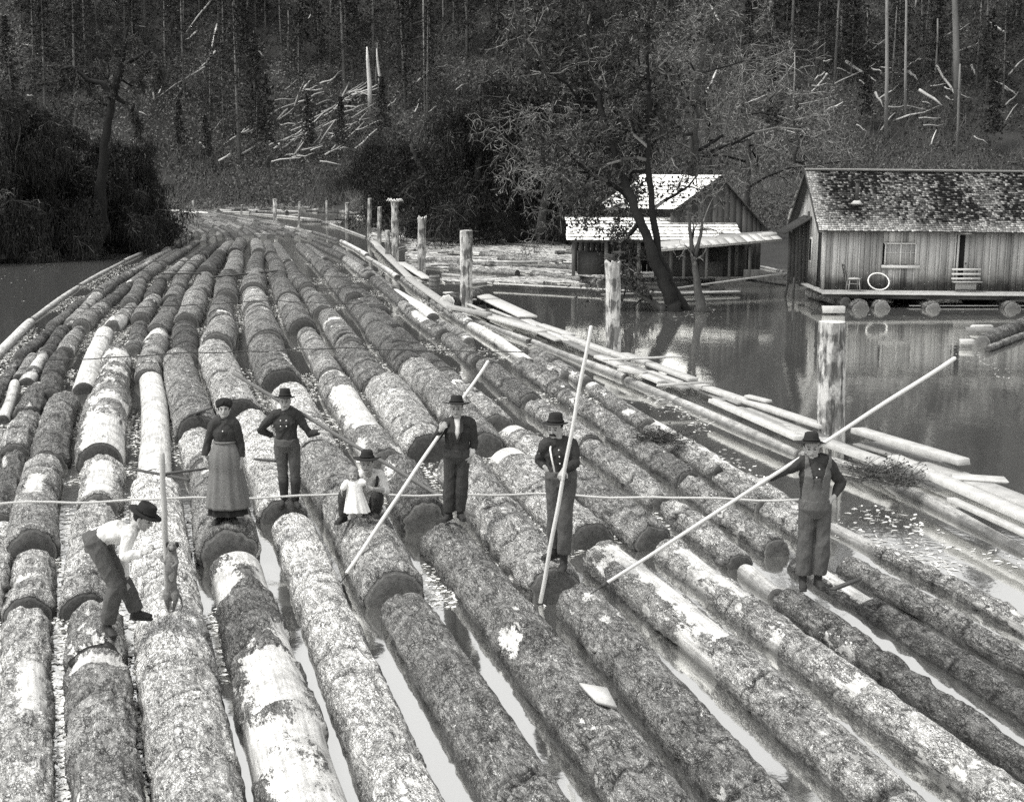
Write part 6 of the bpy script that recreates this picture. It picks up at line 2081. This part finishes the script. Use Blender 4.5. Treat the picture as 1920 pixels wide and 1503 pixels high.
# ---- man in the dark jacket
Y = footY(853, 974) + .06
CM_ = dict(head=(856, 765), sl=(835, 795), sr=(882, 793), el=(816, 822, -.05), wl=(826, 806, -.22), er=(889, 832, .04), wr=(882, 856, -.04),
           hl=(845, 853), hr=(868, 853), kl=(843, 908), kr=(866, 908, -.03), al=(842, 962), ar=(863, 960), fl=(842, 972), fr=(863, 970))
b, P, H_d, org, off, T_ = figure("man in an open dark jacket and white undershirt steadying a pole on his shoulder", CM_, Y,
    dict(s=.99, face=(-.05, -1, -.02), top=C_DARK, top_name="jacket", bottom=C_JEAN2, hand_l=((.35, -.3, .5), (.5, .4, .3), 1.2, 1), hand_r=((-.3, -.1, -1), (-.3, .2, 0), .35, -1, .08),
         toe_l=(-.45, -1, 0), toe_r=(.35, -1, 0), loose=.014, leglen=.95, sleeve_r=.45, collar=False))
hc, ff, rr_, uu = H_d
hat(b, hc, ff, uu, 1.02, org, brim=.095, crown_h=.10, tilt=.20, droop=-.035, lab="wide-brimmed black hat pushed back on the head")
sh_mid, hip_mid, sd_sh, sd_hp, neck, spine = T_[:6]
mb = MB(); a = neck + Vector((0, -.062, -.02)); V = [a - sd_sh * .045, a + sd_sh * .045, spine[3] + Vector((.01, -.142, -.06)), ]
V2 = [a - sd_sh * .05 - org, sh_mid - sd_sh * .05 + Vector((0, -.095, -.03)) - org, spine[3] - sd_sh * .035 + Vector((0, -.146, .02)) - org, spine[2] + Vector((.0, -.128, .02)) - org,
      spine[3] + sd_sh * .035 + Vector((0, -.146, .02)) - org, sh_mid + sd_sh * .05 + Vector((0, -.095, -.03)) - org, a + sd_sh * .05 - org]
me = mesh_np("undershirt", np.array([list(v) for v in V2]), [np.array([[0, 1, 6], [1, 5, 6], [2, 3, 4]]), np.array([[1, 2, 4, 5]])], C_LIGHT, tone=np.full(7, .5), smooth=True)
o = obj("undershirt", me, b); m_ = o.modifiers.new("t", 'SOLIDIFY'); m_.thickness = .012; m_.offset = 0
mb = MB()
for sg in (-1, 1):
    mb.beam(V2[0 if sg < 0 else 6] + Vector((sg * .012, 0, 0)), V2[2 if sg < 0 else 4] + Vector((sg * .018, -.006, 0)), .05, .014, roll=.3 * sg)
    mb.beam(V2[2 if sg < 0 else 4] + Vector((sg * .018, -.006, 0)), V2[3] + Vector((sg * .012, -.006, -.02)), .04, .014, roll=.2 * sg)
fuse(mb, "lapel", C_DARK, b, .006, 2)
mb = MB(); e_, w_ = P['er'], P['wr']
mb.tube([e_.lerp(w_, .35) - org, e_.lerp(w_, .98) - org], [.049, .036], 12, wob=.04); mb.build("shirt_cuff", C_LIGHT, b, smooth=True)

# ---- young man with hand behind his hip
Y = footY(545, 951) + .05
YM = dict(head=(534.5, 752), sl=(514, 778), sr=(556, 777), el=(488, 806, .08), wl=(512, 817, .16), er=(581, 813, .02), wr=(600, 809, -.03),
          hl=(526, 834), hr=(550, 834), kl=(531, 888), kr=(554, 888, -.02), al=(533, 938), ar=(554, 938, -.02), fl=(532, 948), fr=(556, 950))
b, P, H_d, org, off, T_ = figure("slim young man in a dark double-buttoned shirt and high boots, hand behind his hip", YM, Y,
    dict(s=.95, face=(.06, -1, -.04), top=C_DARK, bottom=C_JEAN, hand_l=((.8, .3, -.2), (0, .5, -.5), .6, -1), hand_r=((1, -.2, .02), (.1, .1, -1), .35, 1, .05),
         toe_l=(-.3, -1, 0), toe_r=(.6, -1, 0), loose=.004, leglen=.25))
hc, ff, rr_, uu = H_d
hat(b, hc, ff, uu, .97, org, brim=.072, crown_h=.125, tilt=.15, droop=-.025, lab="dark hat with a peaked crown")
sh_mid, hip_mid, sd_sh, sd_hp, neck, spine = T_[:6]
for sx_ in (-.05, .03):
    for z_ in (.05, -.03):
        mb = MB(); mb.ball(spine[3] + Vector((sx_, -.132, z_)) - org, .010, 8); mb.build("shirt_button", C_WHITE, b)
for k_ in 'lr':
    mb = MB(); kn, an = P['k' + k_], P['a' + k_]
    mb.tube([kn.lerp(an, .12) - org, kn.lerp(an, .35) - org, kn.lerp(an, .7) - org, an - org], [.074, .072, .060, .052], 14, wob=.02); mb.build("boot_shaft", C_BOOT, b, smooth=True)

# ---- woman
Y = footY(423, 977) + .08
WM = dict(head=(420, 765), sl=(402, 794), sr=(440, 793), el=(389, 830, .02), wl=(384, 856, -.03), er=(451, 829, .02), wr=(453, 860, -.03),
          hl=(410, 850), hr=(434, 850), kl=(413, 910), kr=(433, 910), al=(414, 967), ar=(436, 965), fl=(413, 978), fr=(437, 975))
b, P, H_d, org, off, T_ = figure("woman in a dark blouse and long speckled grey skirt with upswept hair", WM, Y,
    dict(s=.94, face=(.12, -1, -.03), top=C_DARK, top_name="blouse", bottom=C_JEAN, trousers=False, nohair=True, hand_l=((0, -.1, -1), (.6, .3, 0), .35, 1), hand_r=((0, -.1, -1), (-.6, .3, 0), .35, -1), girth=.93,
         toe_l=(-.5, -1, 0), toe_r=(.5, -1, 0)))
hc, ff, rr_, uu = H_d
mb = MB()
ball_m(mb, hc + uu * .060 - ff * .02, (.108, .105, .068), (rr_, ff, uu), 18)
ball_m(mb, hc + uu * .012 - ff * .026, (.085, .080, .088), (rr_, ff, uu), 16)
mb.tube([hc + uu * .035 + rr_ * .08 + ff * .02, hc + uu * .085 + ff * .075, hc + uu * .04 - rr_ * .085 + ff * .03], .026, 8, round_end=True)
mb.V = [v - np.array(org) for v in mb.V]
fuse(mb, "hair", C_HAIR, b, .006, 2, fold=.01, fscale=40)
sh_mid, hip_mid, sd_sh, sd_hp, neck, spine = T_[:6]
waist = hip_mid.lerp(sh_mid, .40); hem_z = org.z + .14
def skirt(nm, top, zb, r0, r1, mat, fs, n=96, k=30):
    V = []
    for i in range(k):
        t = i / (k - 1)
        z = top.z + (zb - top.z) * t
        cx = top.x + (org.x + .01 - top.x) * t; cy = top.y
        R = r0 + (r1 - r0) * (t ** .85) + .035 * math.sin(math.pi * min(1, t * 2.2)) * (t < .46)
        for q in range(n):
            a = 2 * math.pi * q / n
            fo = (math.sin(a * 9 + fs + 1.3 * math.sin(t * 3)) * .5 + math.sin(a * 15 + fs * 2 + t) * .3) * (.004 + .020 * t)
            V.append([cx - org.x + math.cos(a) * (R + fo), cy - org.y + math.sin(a) * (R + fo) * .80, z - org.z])
    i = np.arange(k - 1)[:, None] * n; j = np.arange(n)[None, :]; j2 = (j + 1) % n
    F = np.stack([i + j, i + n + j, i + n + j2, i + j2], -1).reshape(-1, 4)
    me = mesh_np(nm, np.array(V), F, mat, tone=np.full(len(V), .5), smooth=True)
    o = obj(nm, me, b); m_ = o.modifiers.new("t", 'SOLIDIFY'); m_.thickness = .008
    return o
skirt("skirt", waist, hem_z + .06, .128, .275, C_SKIRT, .4)
skirt("underskirt", Vector((waist.x, waist.y, hem_z + .25)), hem_z - .03, .165, .252, C_BLACK, 1.2)
mb = MB(); mb.tube([waist + Vector((math.cos(a) * .132, math.sin(a) * .112, 0)) - org for a in np.linspace(0, 2 * math.pi, 25)], .015, 6); mb.build("waistband", C_SKIRT, b)
mb = MB(); mb.ball(spine[3] + Vector((0, -.118, .02)) - org, .009, 8); mb.build("button", C_WHITE, b)

# ---- bending man in profile
Y = footY(203, 1190) + .02
Yt = Y + .22
BM = dict(head=(268, 972, .02), sl=(244, 1000, .18), sr=(241, 1002, -.15), el=(229, 1050, .25), wl=(238, 1086, .15), er=(233, 1042, -.2), wr=(270, 1037, -.22),
          hl=(181, 1012, .12), hr=(176, 1014, -.10), kl=(233, 1092, .18), kr=(217, 1097, -.08), al=(256, 1146, .2), ar=(201, 1170, -.02), fl=(270, 1150, .2), fr=(203, 1190))
b, P, H_d, org, off, T_ = figure("man in a light undershirt bending forward and pointing a finger at the dog", BM, Y,
    dict(s=.98, face=(1, -.12, -.45), up=(.42, 0, .9), top=C_LIGHT, top_name="undershirt", bottom=C_JEAN, hand_l=((.35, -.1, -.9), (-.5, .2, 0), .6, 1), hand_r=((1, -.05, .35), (-.1, -.2, 1), .9, 1),
         toe_l=(1, -.2, .12), toe_r=(.6, -.7, -.2), loose=.02, leglen=.94, bend=(-.03, 0, .05), collar=False, girth=.95))
hc, ff, rr_, uu = H_d
hat(b, hc, ff, uu, 1., org, brim=.070, crown_h=.105, tilt=-.05, droop=.0, lab="black felt hat tilted down over the eyes")
# pointing forefinger
w_ = P['wr']; mb = MB(); d_ = Vector((1, -.05, .42)).normalized(); mb.tube([w_ + d_ * .07 - org, w_ + d_ * .12 - org, w_ + d_ * .175 - org], [.011, .0098, .008], 8, round_end=True); mb.build("pointing_finger", SKIN, b, smooth=True)

# ---- crouching man and small child
Y = footY(675, 972) + .12
CR = dict(head=(688, 868, -.12), sl=(669, 893, .03), sr=(713, 892, .03), el=(660, 922, -.05), wl=(662, 925, -.28), er=(724, 920, -.08), wr=(697, 916, -.33),
          hl=(681, 944, .22), hr=(702, 944, .22), kl=(646, 927, -.12), kr=(709, 928, -.12), al=(644, 966, -.02), ar=(706, 958, .02), fl=(641, 978), fr=(708, 966))
b, P, H_d, org, off, T_ = figure("crouching man in a light undershirt and dark suspenders holding the small child", CR, Y,
    dict(s=.98, face=(-.05, -1, -.1), top=C_LIGHT, top_name="undershirt", bottom=C_JEAN2, hand_l=((.5, -.1, .1), (.2, .6, 0), .6, -1), hand_r=((-1, -.12, .22), (-.1, .9, -.1), .35, 1, .06),
         toe_l=(-.5, -1, 0), toe_r=(.1, -1, 0), loose=.012, leglen=.95, sleeve_r=.25, sleeve_l=.25, collar=False, bend=(0, .06, 0)))
hc, ff, rr_, uu = H_d
hat(b, hc, ff, uu, 1.02, org, brim=.09, crown_h=.105, tilt=.20, droop=-.035, lab="round black hat with turned-up brim")
sh_mid, hip_mid, sd_sh, sd_hp, neck, spine = T_[:6]
for sg in (-1, 1):
    mb = MB(); strap_ = [sh_mid + sd_sh * sg * .11 + Vector((0, 0, .06)), sh_mid + sd_sh * sg * .125 + Vector((0, -.10, -.02)), spine[3] + sd_sh * sg * .11 + Vector((0, -.172, 0)), spine[2] + sd_sh * sg * .095 + Vector((0, -.172, -.02))]
    mb.tube([p_ - org for p_ in strap_], .018, 6); mb.build("suspender", C_DARK, b)
child_Y = Y - .38
cc = atY(662, 889, child_Y)
corg = Vector((cc.x, cc.y, atY(665, 966, child_Y).z))
mb = MB()
cf, cr_, cu = head(mb, cc, Vector((.1, -1, -.08)), Vector((0, 0, 1)), .78, child=True)
mb.tube([cc - Vector((0, 0, .05)), cc - Vector((0, 0, .10))], [.035, .036], 10, round_end=True)
ell_tube(mb, [cc - Vector((0, 0, .09)), cc - Vector((-.02, 0, .17)), cc - Vector((-.03, 0, .28))], [.07, .075, .085], [.05, .055, .065], Vector((1, 0, 0)), 16)
hl_, hr__ = atY(641, 917, child_Y - .05), atY(685, 905, child_Y - .02)
sl_, sr_ = cc + Vector((-.075, 0, -.105)), cc + Vector((.085, 0, -.105))
mb.tube([sl_, sl_.lerp(hl_, .5) + Vector((-.01, 0, 0)), hl_], [.03, .026, .02], 10, round_end=True); hand(mb, hl_, Vector((-.1, -.2, -1)), Vector((1, 0, 0)), .55, .3, 1)
mb.tube([sr_, sr_.lerp(hr__, .5), hr__], [.03, .026, .02], 10, round_end=True); hand(mb, hr__, Vector((.3, -.3, -.6)), Vector((-1, 0, 0)), .55, .3, -1)
for sg in (-1, 1):
    mb.tube([cc + Vector((.03 + sg * .045, 0, -.27)), cc + Vector((.03 + sg * .05, -.05, -.38)), Vector((cc.x + .03 + sg * .05, cc.y - .01, corg.z - .0))], [.045, .037, .028], 10, round_end=True)
cb = fuse(mb, "person", SKIN, None, .0052, 2, org=corg); cb.location = corg
tag(cb, "fair-haired small child in a long white dress held by the crouching man", "person")
for sg in (-1, 1):
    m2 = MB(); ball_m(m2, cc + cr_ * sg * .026 + cf * .064 - cu * .002 - corg, (.011, .007, .006), (cr_, cf, cu), 8); m2.build("eye", C_LINE, cb, smooth=True)
m2 = MB(); m2.tube([cc + cr_ * .014 + cf * .068 - cu * .042 - corg, cc - cr_ * .014 + cf * .068 - cu * .042 - corg], .004, 5); m2.build("mouth", C_LINE, cb)
mb = MB(); ball_m(mb, cc + cu * .04 - cf * .015 - corg, (.064, .078, .06), (cr_, cf, cu), 14); ball_m(mb, cc + cu * .0 + cr_ * -.052 - cf * .02 - corg, (.02, .04, .04), (cr_, cf, cu), 10); ball_m(mb, cc + cr_ * .052 - cf * .02 - corg, (.02, .04, .04), (cr_, cf, cu), 10)
fuse(mb, "hair", C_HAIRL, cb, .006, 2, fold=.01, fscale=40)
mb = MB()
mb.tube([sl_ - corg, sl_.lerp(hl_, .5) - corg, sl_.lerp(hl_, .9) - corg], [.048, .046, .034], 10, round_end=True); mb.tube([sr_ - corg, sr_.lerp(hr__, .5) - corg, sr_.lerp(hr__, .85) - corg], [.055, .05, .034], 10, round_end=True)
ell_tube(mb, [cc - Vector((0, 0, .085)) - corg, cc + Vector((.01, 0, -.13)) - corg, cc + Vector((.02, 0, -.22)) - corg], [.07, .095, .10], [.055, .065, .075], Vector((1, 0, 0)), 18)
dz0 = cc.z - .16 - corg.z
k_, n_ = 22, 72; V = []
for i in range(k_):
    t = i / (k_ - 1)
    for q in range(n_):
        a = 2 * math.pi * q / n_; fo = (math.sin(a * 8 + 1) * .5 + math.sin(a * 13 + 2) * .4) * .015 * t
        V.append([.012 + .03 * t + math.cos(a) * (.085 + .075 * t + fo), math.sin(a) * (.065 + .055 * t + fo), dz0 + (.045 - dz0) * t + .008 * math.sin(a * 3) * t])
i = np.arange(k_ - 1)[:, None] * n_; j = np.arange(n_)[None, :]; j2 = (j + 1) % n_
mb._add(V, np.stack([i + j, i + n_ + j, i + n_ + j2, i + j2], -1).reshape(-1, 4), Fn=[list(range(n_)), list(range(k_ * n_ - 1, (k_ - 1) * n_ - 1, -1))])
fuse(mb, "dress", C_WHITE, cb, .006, 1, fold=.006)

# ---- the small dog standing on its hind legs
Y = footY(320, 1149) + .03
D = lambda x, y, dy=0: atY(x, y, Y + dy)
dorg = D(320, 1150)
mb = MB()
ell_tube(mb, [D(321, 1122, .02), D(321, 1108, .0), D(321, 1088, -.01), D(321, 1066, -.02), D(321.5, 1050, -.01), D(322.5, 1038, .0)], [.045, .064, .055, .066, .070, .048], [.05, .06, .055, .08, .07, .05], Vector((1, 0, 0)), 18)
mb.tube([D(322.5, 1044), D(323, 1034), D(323, 1028)], [.052, .046, .042], 12, round_end=True)
ball_m(mb, D(323, 1024, -.01), (.052, .055, .048), (Vector((1, 0, 0)), Vector((0, 1, 0)), Vector((0, 0, 1))), 14)
mb.tube([D(322.5, 1026, -.05), D(321, 1030, -.115)], [.030, .020], 10, round_end=True)
for (sx_, hx, kx, ax_) in ((-1, 315.5, 312.5, 315), (1, 327, 329, 325.5)):
    mb.tube([D(hx, 1108, .0), D((hx + kx) / 2, 1116, -.03), D(kx, 1126, -.055)], [.050, .046, .028], 12, round_end=True)
    mb.tube([D(kx, 1126, -.055), D(ax_, 1139, .035)], [.026, .016], 10, round_end=True)
    mb.tube([D(ax_, 1139, .035), D(ax_, 1148, .01)], [.015, .014], 10, round_end=True)
    mb.tube([D(ax_, 1148.5, .01), D(ax_ - .3 * sx_, 1150, -.045)], [.015, .017], 10, round_end=True)
mb.tube([D(316, 1044, -.03), D(309, 1054, -.05), D(304, 1050, -.02)], [.030, .022, .016], 10, round_end=True)
mb.tube([D(304, 1050, -.02), D(302.5, 1043, .01)], [.018, .020], 10, round_end=True)
mb.tube([D(328, 1044, -.03), D(332, 1055, -.07), D(327, 1060, -.12)], [.030, .022, .016], 10, round_end=True)
mb.tube([D(327, 1060, -.12), D(325, 1062, -.15)], [.018, .017], 10, round_end=True)
mb.tube([D(325, 1118, .06), D(334, 1112, .09), D(340, 1122, .08), D(342, 1136, .06), D(339.5, 1144, .05)], [.018, .014, .012, .009, .006], 8, round_end=True)
for sg, ex in ((-1, 316), (1, 331)):
    mb.tube([D(323 + sg * 5, 1017, .0), D(ex, 1018, -.01), D(ex + sg * 1.2, 1025, -.025)], [.020, .022, .012], 8, round_end=True)
dog = fuse(mb, "dog", C_DOG, None, .005, 2, fold=.003, fscale=50, org=dorg); dog.location = dorg
tag(dog, "small brindled dog standing upright on its hind legs against a pole", "dog")
m2 = MB(); ball_m(m2, D(321, 1029, -.085) - dorg, (.027, .045, .022), (Vector((1, 0, 0)), Vector((0, 1, .2)), Vector((0, -.2, 1))), 12); m2.build("muzzle", C_DOGD, dog, smooth=True)
for sx_ in (-1, 1):
    m2 = MB(); m2.ball(D(322.3 + sx_ * 3.6, 1022, -.055) - dorg, .008, 8); m2.build("eye", C_LINE, dog)
    m2 = MB(); ball_m(m2, D(323 + sx_ * 8.5, 1021, -.02) - dorg, (.023, .018, .036), (Vector((1, 0, 0)), Vector((0, 1, 0)), Vector((0, 0, 1))), 10); m2.build("ear", C_DOGD, dog, smooth=True)
m2 = MB(); ball_m(m2, D(321, 1072, -.075) - dorg, (.035, .016, .11), (Vector((1, 0, 0)), Vector((0, 1, 0)), Vector((0, 0, 1))), 12); m2.build("pale_belly", cloth("pale belly fur", .30, .4, 30), dog, smooth=True)

# ---- poles
POLE = simple("peeled pike pole", .5, .7, 3, .2, .002, (1, 1, .3), tone=True)
POLEG = simple("grey weathered pole", .33, .8, 3, .4, .003, (1, 1, .3), tone=True)
POLED = simple("dark weathered pole", .13, .8, 3, .4, .003, (1, 1, .3), tone=True)


def proj_row(p):
    d = p - Vector((0, 0, CH))
    zc = d.y * cp - d.z * sp; v = (d.y * sp + d.z * cp) / zc
    return 751.5 - v * FPX


def pole(bottom, grip, top_row, r0, r1, mat, lab, tip=True):
    d = (grip - bottom)
    lo, hi = 1., 12.
    for _ in range(50):
        m_ = (lo + hi) / 2
        if proj_row(bottom + d * m_) > top_row: lo = m_
        else: hi = m_
    T0 = bottom + d * lo
    dd = (T0 - bottom).normalized()
    e = empty("pike_pole", bottom, lab, "pole", "poles carried by the loggers")
    mb = MB(); L_ = (T0 - bottom).length
    k = 24; P_ = [dd * (L_ * i / k) + Vector((math.sin(i * .9) * .004, 0, math.cos(i * .7) * .004)) for i in range(k + 1)]
    mb.tube(P_, [r0 + (r1 - r0) * i / k for i in range(k + 1)], 12, tone=.7, round_end=True)
    mb.build("shaft", mat, e, smooth=True)
    if tip:
        m2 = MB(); m2.tube([-dd * .16, dd * .02], [.004, .012], 8); m2.tube([-dd * .01, dd * .06], .024, 10); m2.build("iron_spike", METAL, e)
    return e


g_ = atY(832, 801, footY(853, 974) - .19)
bt = cast(650, 1075); bt = bt - ray(650, 1075).normalized() * .55; g_ = atY(857, 764, footY(853, 974) + .06 + .15)
pole(bt, g_, 677, .026, .020, POLE, "pale pole resting on the shoulder of the man in the dark jacket")
g_ = atY(1057, 890, footY(1052, 1085) - .12)
pole(cast(1013, 1130), g_, 612, .025, .020, POLE, "pale upright pole held by the man with the moustache")
Yr = footY(1519, 1102)
ga, gb = atY(1436, 900, Yr - .12), atY(1540, 832, Yr + .10)
dd_ = (ga - gb).normalized()
bt = atY(1130, 1098, ga.y + (gb.y - ga.y) * (1130 - 1436) / (1540 - 1436))
pole(bt, ga, 671, .018, .022, POLE, "longest pale pole, crossing the overalled man's shoulder toward the pool")
Yy = footY(545, 951) + .05
gb = atY(534, 757, Yy + .17); ga = atY(610, 802, Yy + .0)
bt = atY(900, 974, ga.y + (ga.y - gb.y) * (900 - 610) / (610 - 534))
pole(bt, gb, 699, .028, .025, POLED, "dark pole behind the young man, running down behind the jacketed man", tip=False)
bt = atY(316, 1140, footY(320, 1149) + .14)
bt.z = rest_z(bt.x, bt.y, .45)
pole(bt, atY(303.5, 858, bt.y + .02), 850, .033, .028, POLEG, "upright pole standing behind the small dog", tip=False)
tp = atY(303.5, 852, bt.y + .02)
